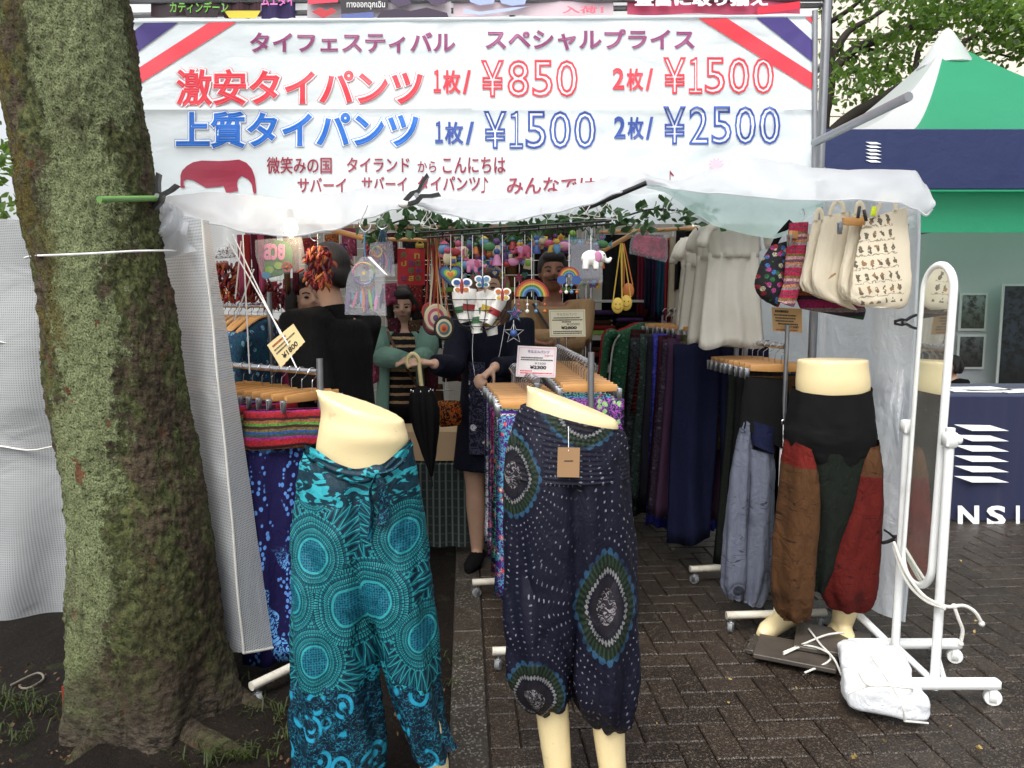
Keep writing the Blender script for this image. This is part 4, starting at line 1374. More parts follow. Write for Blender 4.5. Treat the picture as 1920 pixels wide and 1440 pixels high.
tg = at(1066, 867, NYF - .145)
mb = MB(); mb.box(tg, (.055, .0015, .075), ry(.02)); lab = mb.build('price_tag', M['card'], t2, smooth=False)
mb = MB(); mb.tube([at(1066, 800, NYF - .118), at(1066, 846, NYF - .147)], .0009, 5); mb.build('tag_string', M['string'], lab)
mb = MB(); mb.box(tg + V(0, -.0012, .004), (.022, .0006, .0022)); mb.build('tag_print', M['black_plastic'], lab, smooth=False)

# ---- patchwork harem trousers on the dummy at the right
RY_ = 2.92
m3 = thing('mannequin', 'cream mannequin with bare feet at the right side of the stall', 'mannequin', (at(1555, 1200, RY_).x, RY_, 0))
mb = MB()
pxloft(mb, [(1497, 674, 1625, 673, .10), (1496, 690, 1626, 690, .104), (1494, 725, 1629, 722, .108), (1500, 780, 1624, 780, .09), (1504, 850, 1620, 850, .085), (1515, 880, 1610, 880, .07)], RY_, 40, 24)
lf_h, lf_t = gnd(1494, 1172), gnd(1424, 1203)
rf_h, rf_t = gnd(1566, 1196), gnd(1606, 1238)
la, ra = at(1487, 1152, lf_h.y), at(1586, 1135, RY_ + .02)
lf_t.z = lf_h.z = .012
mb.tube(spline([at(1525, 900, RY_), at(1505, 1030, RY_), la + V(0, 0, .03), lf_h + V(-.01, 0, .06)], 14), [lerp(.06, .04, k / 13) for k in range(14)], 14)
mb.tube(spline([at(1602, 900, RY_), at(1598, 1030, RY_), ra, rf_h + V(.015, -.02, .07)], 14), [lerp(.06, .042, k / 13) for k in range(14)], 14)
foot(mb, lf_h, lf_t, ankle=la, k=1.22)
foot(mb, rf_h, rf_t, ankle=ra, k=1.2)
fuse(mb, 'dummy_body', M['mannequin'], m3, .008, 3)
t3 = thing('patchwork_trousers', 'black, brown and red patchwork harem trousers on the barefoot mannequin', 'trousers', (at(1555, 1200, RY_).x, RY_, .1))
def two_zone(name, low, high, zcut, dark):
    g = G(name)
    v, x, y = xz(g)
    n = g.noise(v, 7, 4, .6)
    k = (y + (g.noise(v, 5, 2) - .5) * .03).gt(zcut)
    col = g.mix(k, srgb(*low), srgb(*high))
    col = g.mix(n * .5, col, srgb(*dark))
    vr = g.vor(v, 6.0, .9)[0]
    col = g.mix(g.sm(vr + (g.noise(v, 40, 3) - .5) * .2, .30, .10) * .85, col, srgb(*dark))
    col = g.mix(g.sm(vr, .17, .155) * g.sm(vr, .12, .135) * .6, col, srgb(*low))
    ln = (g.noise(g.scale(v, .5, 2.4), 11, 2, .5, .6) - .5).f('ABSOLUTE').lt(.008)
    col = g.mix(ln * g.sm(g.noise(v, 12, 2), .46, .56) * .85, col, srgb(*dark))
    col = g.mix(g.sm(y, .5, .2) * .4, col, srgb(*dark)) if False else col
    return g.bsdf(col, .85, cloth_bump(g, v, 1.3), spec=.2)
M['brown_leg'] = two_zone('brown_leg_cotton', (86, 57, 33), (108, 26, 20), at(1480, 868, RY_).z, (28, 19, 14))
M['red_leg'] = two_zone('red_leg_cotton', (92, 22, 16), (84, 56, 32), at(1620, 882, RY_).z, (36, 10, 10))
mb = MB()
pxloft(mb, [(1488, 728, 1631, 722, .118), (1480, 780, 1637, 776, .13), (1474, 815, 1641, 812, .134), (1480, 850, 1638, 850, .122), (1500, 880, 1620, 880, .10)], RY_, 64, 30, .010, 9, 0, False, .7, .004, 0.0, .02)
mb.build('waist', M['black_cloth'], t3, sharp=None)
mb = MB()
pxloft(mb, [(1479, 822, 1512, 838, .105), (1470, 870, 1526, 876, .124), (1462, 940, 1531, 940, .128), (1454, 1020, 1528, 1020, .118), (1448, 1100, 1524, 1100, .10), (1458, 1146, 1518, 1146, .07), (1470, 1160, 1512, 1156, .05)], RY_ - .006, 72, 60, .016, 6, 1, False, .8, .005)
ll = mb.build('left_leg', M['brown_leg'], t3, sharp=None); ll['label'] = 'brown left leg with dark blots and a red patch at the top'
mb = MB()
pxloft(mb, [(1598, 836, 1638, 820, .105), (1584, 876, 1645, 870, .124), (1568, 940, 1648, 940, .128), (1542, 1020, 1647, 1020, .12), (1533, 1090, 1640, 1095, .10), (1548, 1128, 1632, 1132, .07), (1560, 1140, 1618, 1142, .05)], RY_ - .006, 72, 60, .016, 6, 2, False, .8, .005)
rl_ = mb.build('right_leg', M['red_leg'], t3, sharp=None); rl_['label'] = 'rust red right leg with dark blots and a brown patch at the top'
mb = MB()
pxloft(mb, [(1486, 840, 1630, 840, .126), (1494, 920, 1608, 920, .122), (1505, 1000, 1584, 1000, .105), (1514, 1060, 1564, 1060, .085), (1524, 1105, 1550, 1105, .05)], RY_ + .004, 64, 40, .010, 7, 3, False, .8, .004)
mb.build('gusset', M['olive_cloth'], t3, sharp=None)

# ================================================================ RACKS, HANGERS, STANDS
def caster(p, par, r=.026, white=False, yaw=0.0):
    p = Vector(p)
    b = MB()
    b.box(p + V(0, 0, r * 1.9), (r * .7, r * .9, r * .35), rz(yaw), .002)
    for s in (-1, 1): b.box(p + rz(yaw) @ V(s * r * .55, 0, r * 1.25), (r * .14, r * .8, r * 1.3), rz(yaw), .001)
    b.tube([p + V(0, 0, r * 1.9), p + V(0, 0, r * 2.8)], r * .22, 8)
    c = b.build('caster', M['white_paint' if white else 'steel'], par)
    b = MB()
    b.lathe([(r * .3, -r * .42), (r * .92, -r * .42), (r, -r * .3), (r, r * .3), (r * .92, r * .42), (r * .3, r * .42)], p + V(0, 0, r), 18, rz(yaw) @ ry(R(90)))
    b.build('wheel', M['white_paint' if white else 'grey_rubber'], c)
def clip_hanger(w=.26):
    """wooden trouser hanger; the top of its hook is the origin"""
    h = bpy.data.objects.new('clip_hanger', None)
    COL.objects.link(h)
    b = MB()
    b.loft([[V(x, y * .006, z * (.013 + .004 * math.cos(x / w * 3.14)) - .105) for y, z in ((-1, -.8), (-.8, -1), (.8, -1), (1, -.8), (1, .8), (.8, 1), (-.8, 1), (-1, .8))] for x in [lerp(-w / 2, w / 2, k / 10) for k in range(11)]])
    b.build('bar', M['wood'], h, sharp=30)
    b = MB()
    hk = [(0, 0, -.09), (0, 0, -.055), (.004, 0, -.045), (.020, 0, -.032), (.022, 0, -.014), (.010, 0, -.001), (-.008, 0, -.001), (-.020, 0, -.014), (-.021, 0, -.022)]
    b.tube(spline(hk, 24), .0019, 6)
    b.build('hook', M['chrome'], h)
    for s in (-1, 1):
        x = s * (w / 2 + .012)
        b = MB()
        b.tube([(s * w / 2 * .9, 0, -.108), (x, 0, -.108)], .0018, 6)
        for q in (-1, 1): b.box((x, q * .006, -.13), (.016, .003, .045), rx(q * -.12), .001)
        b.tube([(x - .009, 0, -.112), (x, -.009, -.112), (x + .009, 0, -.112), (x, .009, -.112), (x - .009, 0, -.112)], .0016, 6)
        b.build('clip', M['steel'], h)
    return h
def coat_hanger():
    h = bpy.data.objects.new('coat_hanger', None)
    COL.objects.link(h)
    b = MB()
    arc = [(-.21, 0, -.135), (-.14, 0, -.105), (-.05, 0, -.072), (0, 0, -.066), (.05, 0, -.072), (.14, 0, -.105), (.21, 0, -.135)]
    b.tube(spline(arc, 22), [.012 + .003 * math.sin(k / 21 * 3.14) for k in range(22)], 8, sq=.55)
    b.build('bar', M['wood'], h)
    b = MB()
    hk = [(0, 0, -.07), (0, 0, -.05), (.004, 0, -.042), (.020, 0, -.032), (.022, 0, -.014), (.010, 0, -.001), (-.008, 0, -.001), (-.020, 0, -.014), (-.021, 0, -.022)]
    b.tube(spline(hk, 22), .0019, 6)
    b.build('hook', M['chrome'], h)
    return h
_hp = {'clip': clip_hanger(), 'clip_s': clip_hanger(.215), 'coat': coat_hanger()}
_hused = set()
def hanger(kind, loc, rot, label, group):
    p = _hp[kind]
    if kind in _hused: o = dup(p, loc, rot)
    else:
        o = p
        _hused.add(kind)
        o.location = loc
        o.rotation_euler[2] = rot
    tag(o, label, 'hanger', group)
    return o
def cloth_ring(mb, p0, p1, L, flare=1.0, thick=.03, nf=5, amp=.01, seed=0.0, m=16, n=20, top=.3, sway=0.0, hem=.012, split=0.0, z0=0.0):
    """a garment hanging from the line p0-p1: a flattened tube with folds that widen downwards"""
    p0, p1 = Vector(p0), Vector(p1)
    w = p1 - p0
    c = (p0 + p1) / 2
    nrm = V(-w.y, w.x, 0).normalized()
    halves = [(0, 1)] if not split else [(0, .5), (.5, 1)]
    for h0, h1 in halves:
        rings, us = [], []
        for i in range(m):
            t = i / (m - 1)
            k = lerp(1, flare, t)
            ring, ur = [], []
            for j in range(2 * n):
                front = j < n
                s = (j / (n - 1)) if front else ((2 * n - 1 - j) / (n - 1))
                ss = lerp(h0, h1, s)
                x = (ss - .5) * k
                if split:
                    g_ = max(0, (t - .28)) * split
                    x += (-g_ if h0 == 0 else g_) * (.5 - abs(s - .5)) * .0 + (-1 if h0 == 0 else 1) * g_ * .12
                th = thick * lerp(top, 1, t) * math.sqrt(max(0, math.sin(math.pi * min(max(s, .0), 1.0)))) * .5
                f = amp * lerp(.25, 1, t) * math.sin(6.283 * nf * ss + seed + .8 * math.sin(t * 4 + seed)) + amp * .8 * noise.noise(V(ss * 4 + seed, t * 3, seed)) * t
                off = (-th if front else th) + f
                z = -L * t - hem * math.sin(ss * 9 + seed) * t - hem * .8 * noise.noise(V(ss * 5, seed, 0)) * t
                q = c + w * x + nrm * (-off if False else off) + V(sway * t * t, 0, z + z0)
                ring.append(q)
                ur.append((ss * w.length * k + (0 if front else .37), -L * t))
            rings.append(ring)
            us.append(ur)
        mb.loft(rings, True, us)
def garment(name, label, cat, p0, p1, L, mat, group=None, **kw):
    mb = MB()
    cloth_ring(mb, p0, p1, L, **kw)
    o = mb.build(name, mat, sharp=None)
    tag(o, label, cat, group)
    return o

# ---- mirror on a wheeled stand
MX = 1.48
mi = thing('standing_mirror', 'tall arched mirror in a white tubular stand on casters', 'mirror', (MX, 2.63, 0))
def oval(y0, y1, z0, z1, n=18):
    r_ = (y1 - y0) / 2
    c = (y0 + y1) / 2
    pts = [(c + r_ * math.cos(a), z1 - r_ + r_ * math.sin(a)) for a in [math.pi * k / n for k in range(n + 1)]]
    pts += [(c - r_ * math.cos(a), z0 + r_ - r_ * math.sin(a)) for a in [math.pi * k / n for k in range(n + 1)]]
    return pts
def lean(y, z): return V(MX + (z - .95) * .016, y, z)
ov = oval(2.535, 2.715, .39, 1.535)
b = MB(); b.tube([lean(y, z) for y, z in ov + ov[:2]], .0135, 10); b.build('frame', M['white_paint'], mi)
g = G('dusty_mirror')
v = g.oc()
du = g.sm(g.noise(v, 260, 2), .66, .74) * .8
du = du.f('MAXIMUM', g.noise(v, 5, 3) * .30 + .06)
mg = g.n('BsdfGlossy'); mg.inputs['Color'].default_value = (.8, .84, .82, 1); mg.inputs['Roughness'].default_value = .04
df = g.n('BsdfDiffuse'); df.inputs['Color'].default_value = (.42, .41, .36, 1)
mx = g.n('MixShader'); g.put(mx.inputs[0], du); g.t.links.new(mg.outputs[0], mx.inputs[1]); g.t.links.new(df.outputs[0], mx.inputs[2]); g.t.links.new(mx.outputs[0], g.out.inputs[0])
b = MB()
ovg = oval(2.545, 2.705, .40, 1.525)
vs = [lean(y, z) + V(-.006, 0, 0) for y, z in ovg]
b.add(vs + [p + V(.006, 0, 0) for p in vs], [tuple(range(len(vs)))[::-1], tuple(range(len(vs), 2 * len(vs)))] + [(i, (i + 1) % len(vs), (i + 1) % len(vs) + len(vs), i + len(vs)) for i in range(len(vs))])
b.build('mirror_glass', g.m, mi, smooth=False)
for y, zt_ in ((2.49, .985), (2.76, .93)):
    x = lean(y, .95).x
    b = MB(); b.tube([V(x, y, .06), V(x, y, zt_)], .0155, 10); b.build('post', M['white_paint'], mi)
    b = MB(); b.ball(V(x + .028, y, .945), (.014, .018, .018)); b.box(V(x, y, .945), (.04, .045, .05), None, .006); b.build('knob', M['white_paint'], mi)
for y, xa, xb in ((2.49, at(1640, 1338, 2.49).x, at(1869, 1338, 2.49).x), (2.80, at(1590, 1240, 2.8).x, at(1797, 1262, 2.8).x)):
    b = MB(); b.box(((xa + xb) / 2, y, .078), (xb - xa, .036, .03), None, .004); b.build('foot_bar', M['white_paint'], mi)
    for x in (xa + .02, xb - .02): caster((x, y, 0), mi, .029, True, R(70))
b = MB(); b.tube([lean(2.49, .08) + V(.05, 0, 0), V(MX + .17, 2.8, .08)], .011, 8); b.build('brace', M['white_paint'], mi)
b = MB(); b.tube([V(lean(2.49, .4).x, 2.49, .09), V(MX, 2.80, .09)], .0125, 8); b.build('cross_bar', M['white_paint'], mi)
# rope tied round it
b = MB()
b.tube(spline([lean(2.76, .50) + V(-.02, 0, 0), lean(2.65, .43) + V(-.03, 0, 0), lean(2.53, .385) + V(-.028, 0, 0), lean(2.45, .378), lean(2.44, .38) + V(.03, 0, 0)], 24), .006, 7)
b.tube(spline([lean(2.76, .485) + V(-.02, 0, 0), lean(2.64, .40) + V(-.032, 0, 0), lean(2.52, .372) + V(-.028, 0, 0), lean(2.44, .372)], 24), .006, 7)
k0 = lean(2.44, .38) + V(.03, 0, 0)
b.tube(spline([k0, k0 + V(.03, -.01, .006), k0 + V(.06, -.02, -.012), k0 + V(.085, -.02, -.05)], 16), .0058, 7)
b.tube(spline([k0, k0 + V(.012, -.01, -.04), k0 + V(.028, -.01, -.08), k0 + V(.024, -.01, -.125)], 16), .0058, 7)
for q in (k0 + V(.085, -.02, -.052), k0 + V(.024, -.01, -.128), k0): b.ball(q, .010, None, 8, 6)
tag(b.build('tie_rope', M['white_rope']), 'white knotted rope tied round the lower end of the mirror', 'rope')
# white leaning leg of the next fixture
tag(MB().tube([at(1600, 1143, 2.98), at(1672, 1213, 2.84)], .016, 10).build('support_bar', M['white_paint']), 'slanting white bar on the ground behind the barefoot mannequin', 'bar')

# ---- weights on the ground
g = G('slate')
v = g.oc()
M['slate'] = g.bsdf(g.mix(g.noise(v, 9, 4, .6), srgb(52, 48, 44), srgb(88, 80, 72)), g.math('MULTIPLY_ADD', g.noise(v, 6, 3), .4, .15), g.bump(g.noise(v, 30, 3), .25, .006))
for k, (px, py, sx, sy, a, z, lab) in enumerate(((1452, 1222, .20, .16, .5, .014, 'pale worn slab under the toes of the barefoot mannequin'), (1492, 1240, .30, .20, .45, .036, 'large brown slate slab roped as a weight on the pavers'), (1560, 1228, .28, .24, .42, .058, 'dark grey slate slab beside the white wrapped parcels'))):
    p = gnd(px, py)
    b = MB(); b.box((p.x, p.y, z - .001), (sx, sy, .018), rz(-a), .003)
    tag(b.build('stone_slab', M['slate'] if k else M['kerb'], smooth=False), lab, 'slab')
b = MB()
cr = spline([gnd(1468, 1246) + V(0, 0, .05), gnd(1500, 1238) + V(0, 0, .062), gnd(1545, 1228) + V(0, 0, .082), gnd(1580, 1226) + V(0, 0, .09)], 16)
b.tube(cr, .004, 6)
b.tube(spline([gnd(1468, 1250) + V(0, 0, .05), gnd(1510, 1240) + V(0, 0, .064), gnd(1555, 1262) + V(0, 0, .075), gnd(1578, 1282) + V(0, 0, .03)], 16), .004, 6)
b.tube(spline([gnd(1515, 1212) + V(0, 0, .075), gnd(1535, 1240) + V(0, 0, .075), gnd(1556, 1262) + V(0, 0, .055), gnd(1508, 1271) + V(0, 0, .02)], 16), .004, 6)
tag(b.build('binding_cord', M['white_rope']), 'thin pale cord binding the slate slabs together', 'cord')
def parcel(c, d, yaw, seed, name, label, tilt=0.0):
    c = Vector(c)
    rot = rz(yaw) @ ry(tilt)
    rings = []
    for i in range(15):
        t = i / 14
        z = (t - .5) * d[2]
        k = 1 - .12 * abs(2 * t - 1) ** 6
        ring = []
        for j in range(64):
            a = j * 2 * math.pi / 64
            e = 5.0
            x = math.copysign(abs(math.cos(a)) ** (2 / e), math.cos(a)) * d[0] / 2 * k
            y = math.copysign(abs(math.sin(a)) ** (2 / e), math.sin(a)) * d[1] / 2 * k
            p = V(x, y, z)
            f = .010 * noise.noise(V(x * 14 + seed, y * 14, z * 22)) + .006 * noise.noise(V(x * 40, y * 40 + seed, z * 40))
            ring.append(c + rot @ (p + p.normalized() * f))
        rings.append(ring)
    # cap with an inner ring so the top can crumple
    top = []
    for s in (.8, .5, .2):
        ring = []
        for j in range(64):
            q = rings[-1][j]
            p = c + rot @ V(0, 0, d[2] / 2) + (q - (c + rot @ V(0, 0, d[2] / 2))) * s
            p = p + V(0, 0, .010 * noise.noise(V(p.x * 16 + seed, p.y * 16, 0)) + .006 * noise.noise(V(p.x * 45 + seed, p.y * 45, 3)))
            ring.append(p)
        top.append(ring)
    return tag(MB().loft(rings + top).build(name, M['wrap'], sharp=50), label, 'parcel')
g = G('plastic_wrap')
v = g.oc()
M['wrap'] = g.bsdf(g.mix(g.noise(v, 8, 4), srgb(226, 230, 234), srgb(246, 248, 250)), .28, g.bump(g.noise(v, 18, 4, .6, 1.5), .5, .02), tl=.2)
pa_, pb_ = gnd(1640, 1290), gnd(1668, 1350)
parcel((pa_.x, pa_.y + .02, .085), (.23, .23, .07), -.35, 1.0, 'wrapped_parcel', 'upper white plastic-wrapped parcel by the mirror stand')
parcel((pb_.x, pb_.y + .05, .07), (.26, .19, .075), -.25, 5.0, 'wrapped_parcel', 'lower white plastic-wrapped parcel nearest the front caster', .06)
b = MB()
for pts in ([(1632, 1230, .145), (1662, 1272, .15), (1690, 1318, .15), (1696, 1352, .09)], [(1590, 1300, .12), (1640, 1284, .15), (1700, 1290, .15), (1712, 1292, .1)], [(1610, 1262, .15), (1630, 1285, .155), (1690, 1284, .15)]):
    b.tube(spline([gnd(x, y, z) for x, y, z in pts], 14), .0035, 6)
b.tube(spline([gnd(1696, 1352, .09), gnd(1720, 1354, .085), gnd(1740, 1356, .075)], 8), .0035, 6)
tag(b.build('binding_cord', M['white_rope']), 'grey cord tied over the white wrapped parcels', 'cord')
# ================================================================ CLOTHES ON THE RACKS
def floral(name, base, c1, c2, sc=30.0, th=.5, c3=None, rough=.75):
    g = G('print_' + name)
    v = g.uv()
    col = g.mix(g.noise(v, 6, 3), tuple(c * .8 for c in srgb(*base)[:3]) + (1,), srgb(*base))
    d, cc = g.vor(v, sc, 1)
    f = g.xyz(cc)[0]
    col = g.mix(g.sm(d, .42, .34) * f.gt(th), col, srgb(*c1))
    col = g.mix((g.noise(v, sc * 1.3, 2, .5, 1.5) - .5).f('ABSOLUTE').lt(.045), col, srgb(*c2))
    if c3: col = g.mix(g.sm(d, .2, .15) * f.gt(.3), col, srgb(*c3))
    return g.bsdf(col, rough, cloth_bump(g, v, .8), spec=.25)
def stripes(name, cols, period, vertical=False, wob=.01, seed=0.0):
    g = G('stripe_' + name)
    v = g.uv()
    x, y, _ = g.xyz(v)
    c = (x if vertical else y) + (g.noise(v, 20, 2) - .5) * wob
    k = len(cols)
    f = (c / period + seed).f('FRACT')
    col = g.ramp(f, [(i / k, srgb(*q)) for i, q in enumerate(cols)], True)
    z = (g.noise(g.scale(v, 1, 1), 90, 2) - .5).f('ABSOLUTE').lt(.05)
    col = g.mix(z * .5, col, srgb(40, 30, 40))
    return g.bsdf(col, .85, cloth_bump(g, v, .8), spec=.2)
def dyed(name, rgb, var=.3):
    if ('d' + name) in _mc: return _mc['d' + name]
    g = G('cloth_' + name)
    v = g.uv()
    c = srgb(*rgb)
    col = g.mix(g.noise(v, 5, 4, .6), tuple(q * (1 - var) for q in c[:3]) + (1,), c)
    _mc['d' + name] = g.bsdf(col, .85, cloth_bump(g, v, 1.0), spec=.2)
    return _mc['d' + name]
def rack(name, label, near, far, z, foots, par=None, post_mat='steel', lower=None, top=.05):
    """garment rail: bar, two posts, T feet with casters"""
    t = thing(name, label, 'clothes rack', (near[0], near[1], 0))
    n, f = V(near[0], near[1], z), V(far[0], far[1], z)
    dr = (f - n).normalized()
    MB().tube([n - dr * .02, f + dr * .02], .0125, 10).build('bar', M['chrome'], t)
    pr = V(-dr.y, dr.x, 0)
    for e, (p, (a, b)) in enumerate(zip((n - dr * .03, f + dr * .03), foots)):
        if lower and e == 0:
            MB().tube([V(p.x, p.y, lower), V(p.x, p.y, z + top)], .0095, 10).build('post', M['steel'], t)
            MB().tube([V(p.x, p.y, .07), V(p.x, p.y, lower)], .0125, 10).build('lower_post', M['white_paint'], t)
            MB().box((p.x, p.y, lower + .01), (.03, .025, .022), None, .004).build('clamp', M['chrome'], t)
        else: MB().tube([V(p.x, p.y, .07), V(p.x, p.y, z + top)], .0125, 10).build('post', M[post_mat], t)
        qa, qb = V(p.x, p.y, .075) + pr * a, V(p.x, p.y, .075) + pr * b
        MB().tube([qa, qb], .0165, 10).build('foot_bar', M['cream_paint'], t)
        for q in (qa.lerp(qb, .05), qb.lerp(qa, .05)): caster((q.x, q.y, 0), t, .023, False, RND.uniform(-1, 1))
    return t
def along(a, b, t): return V(lerp(a[0], b[0], t), lerp(a[1], b[1], t), 0)

ORD = ('first', 'second', 'third', 'fourth', 'fifth', 'sixth', 'seventh', 'eighth', 'ninth', 'tenth', 'eleventh', 'twelfth', 'thirteenth', 'fourteenth', 'fifteenth', 'sixteenth', 'seventeenth')
# ---- centre racks
ra0, ra1, raz = (.090, 2.79), (.012, 3.45), 1.115
rack('garment_rack', 'metal rack just behind the navy harem trousers', ra0, ra1, raz, ((-.30, .17), (-.2, .2)), top=-.01)
rb0, rb1, rbz = (.306, 2.92), (.255, 4.1), 1.165
rack('garment_rack', 'longer metal rack in the middle with a round post standing up', rb0, rb1, rbz, ((-.2, .16), (-.2, .2)))
pr1 = [floral('violet_bloom', (70, 30, 110), (190, 60, 60), (70, 150, 170), 34, .45, (210, 190, 170)),
       floral('white_ink', (196, 196, 206), (40, 40, 60), (60, 60, 80), 26, .75),
       dyed('violet', (70, 26, 120)), floral('teal_red', (20, 60, 70), (170, 40, 50), (90, 160, 150), 30, .4, (210, 150, 70)),
       floral('black_cream', (20, 20, 18), (170, 165, 110), (120, 116, 80), 40, .5), floral('ember', (60, 20, 40), (200, 110, 60), (150, 60, 120), 34, .4, (220, 200, 160)),
       floral('sky', (24, 80, 120), (160, 200, 210), (220, 120, 150), 34, .5), floral('lime', (24, 40, 60), (120, 190, 80), (150, 70, 160), 36, .4)]
nA = 12
for k in range(nA):
    t = k / (nA - 1)
    p = along(ra0, ra1, t)
    a = R(-7) + RND.uniform(-.20, .16)
    hanger('clip', V(p.x, p.y, raz + .013 + RND.uniform(-.004, .0)), a, ORD[k] + ' wooden clip hanger packed on the front centre rack, counted from the front', 'hangers on the front centre rack')
    d = rz(a) @ V(.142, 0, 0)
    c = V(p.x, p.y, raz - .135)
    L = (.70, .60, .72, .66, .58, .72, .68, .62, .72, .66, .7, .7)[k]
    lab = ('short violet printed trousers at the front of the front centre rack', 'white trousers with black ink strokes hung on the front centre rack', 'plain violet trousers hung on the front centre rack', 'teal and red flowered trousers on the front centre rack', 'black and cream flowered trousers on the front centre rack', 'plum and orange flowered trousers on the front centre rack', 'sky blue flowered trousers on the front centre rack', 'navy and lime flowered trousers on the front centre rack')
    rep = ('second ', 'rearmost ')[k // 8 - 1] if k >= 8 else ''
    l2 = lab[k % 8] if k < 8 else lab[k % 8].replace('front centre rack', 'far end of the front centre rack')
    garment('printed_trousers', l2, 'trousers', c - d, c + d, L, pr1[k % 8], 'printed trousers on the centre racks', flare=1.02 + .1 * (k % 3 == 0), thick=.035, nf=4, amp=.012, seed=k * 1.7, m=14, n=16)
nB = 15
for k in range(nB):
    t = k / (nB - 1)
    p = along(rb0, rb1, t)
    a = R(-3) + RND.uniform(-.20, .16)
    hanger('clip_s', V(p.x, p.y, rbz + .013), a, ORD[k] + ' wooden clip hanger packed on the longer centre rack, counted from the front', 'hangers on the longer centre rack')
    if k in (3, 6, 9, 11, 13): continue
    d = rz(a) @ V(.120, 0, 0)
    c = V(p.x, p.y, rbz - .135)
    j = (k * 3 + 5) % 8
    l2 = {0: 'navy and lime flowered trousers at the front of the longer centre rack'}.get(k, ('violet bloom', 'white ink', 'plain violet', 'teal and red', 'black and cream', 'plum and orange', 'sky blue', 'navy and lime')[j] + ' trousers ' + ('near the front', 'in the middle', 'at the back')[min(2, k // 5)] + ' of the longer centre rack')
    garment('printed_trousers', l2, 'trousers', c - d, c + d * (1.15 if k < 3 else 1), (.72, .60, .68, .66)[k % 4], pr1[j if k else 7], 'printed trousers on the centre racks', flare=1.12, thick=.035, nf=4, amp=.012, seed=k * 2.3, m=14, n=16)
# ---- price cards
I_BLK = ink('black', (36, 34, 36))
def card(name, label, cor, Y, rgb, lines, dy=(0, 0, 0, 0), rim=None, stand=None, torn=False):
    """cor: four picture corners tl, tr, br, bl"""
    t = thing(name, label, 'price card', at(cor[3][0], cor[3][1], Y))
    P = [at(x, y, Y + q) for (x, y), q in zip(cor, dy)]
    def f(u, v, h):
        p = P[3].lerp(P[2], u).lerp(P[0].lerp(P[1], u), v)
        return p + V(0, -h, 0)
    b = MB()
    bot = [(0, 0)] + ([(q / 14, .02 * (q % 2)) for q in range(1, 14)] if torn else []) + [(1, 0)]
    out = bot + [(1, 1), (0, 1)]
    k = len(out)
    b.add([f(u, v, .001) for u, v in out] + [f(u, v, -.001) for u, v in out], [tuple(range(k)), tuple(range(2 * k - 1, k - 1, -1))] + [((i + 1) % k, i, i + k, (i + 1) % k + k) for i in range(k)])
    b.build('card', plain('card_%d_%d_%d' % rgb, rgb, .6, 0, .04), t, smooth=False)
    if rim:
        b = MB()
        for u0, v0, u1, v1 in ((.03, .93, .97, .96), (.03, .04, .97, .07), (.03, .04, .05, .96), (.95, .04, .97, .96)):
            b.add([f(u, v, .002) for u, v in ((u0, v0), (u1, v0), (u1, v1), (u0, v1))], [(0, 1, 2, 3)])
        b.build('printed_rim', ink('rim_%d_%d_%d' % rim, rim), t, smooth=False)
    for s, u0, u1, v0, v1, c, bo in lines:
        b = MB()
        if s is None:       # line of writing too small to read
            q = random.Random(int(u0 * 1000 + v0 * 977))
            u = u0
            while u < u1:
                w = q.uniform(.012, .03)
                b.add([f(a_, b_, .0022) for a_, b_ in ((u, v0), (min(u + w, u1), v0), (min(u + w, u1), v1), (u, v1))], [(0, 1, 2, 3)])
                u += w + q.uniform(.004, .012)
        else: lettering(b, s, lambda u, v, h: f(lerp(u0, u1, u), lerp(v0, v1, v), h), bo, 0, .002)
        b.build('lettering', c, t, smooth=False)
    if stand:
        b = MB()
        for x0, y0, x1, y1 in stand: b.tube([at(x0, y0, Y + .004), at(x1, y1, Y + .01)], .0035, 6)
        b.build('clip_stand', M['chrome'], t)
    return t
I_GR = ink('grey_green', (90, 104, 90))
card('price_card', 'white price card with pink rim marked 2300 yen over the front centre rack', [(971, 648), (1044, 651), (1041, 708), (967, 706)], 2.98, (232, 226, 226), [('サルエルパンツ', .26, .82, .78, .88, ink('lilac', (150, 110, 170)), .02), ('ショート', .7, .92, .68, .75, I_RED, .02), (None, .1, .66, .61, .65, I_BLK, 0), (None, .1, .92, .54, .58, I_BLK, 0), ('¥1500', .46, .74, .41, .49, I_GR, 0), ('¥2300', .34, .76, .26, .38, I_BLK, .04), (None, .1, .4, .18, .22, I_RED, 0), (None, .1, .92, .11, .15, I_RED, 0)], rim=(236, 190, 200), stand=[(1000, 707, 1000, 738), (955, 690, 962, 702)])
card('price_card', 'cream price card marked 2800 yen over the longer centre rack', [(1029, 581), (1097, 580), (1098, 631), (1031, 632)], 3.55, (234, 228, 200), [('サルエルパンツ', .22, .76, .78, .88, I_GR, .0), (None, .12, .86, .68, .72, I_BLK, 0), (None, .08, .92, .60, .64, I_BLK, 0), (None, .35, .6, .53, .57, I_BLK, 0), ('¥2000', .48, .84, .42, .51, I_GR, 0), ('¥2800', .32, .76, .28, .39, I_BLK, .04), (None, .1, .9, .18, .22, I_BLK, 0), (None, .1, .9, .11, .15, I_BLK, 0)], rim=(200, 196, 170), stand=[(1062, 632, 1062, 652), (1046, 634, 1046, 645)])
card('price_card', 'tilted cream price card marked 1800 yen tied with string at the left', [(501, 647), (550, 607), (572, 641), (527, 690)], 2.70, (226, 204, 150), [(None, .12, .62, .78, .86, ink('brick', (150, 50, 40)), 0), (None, .1, .9, .62, .68, I_BLK, 0), (None, .1, .66, .48, .54, I_BLK, 0), ('¥1800', .22, .8, .14, .36, I_BLK, .02)], torn=True)
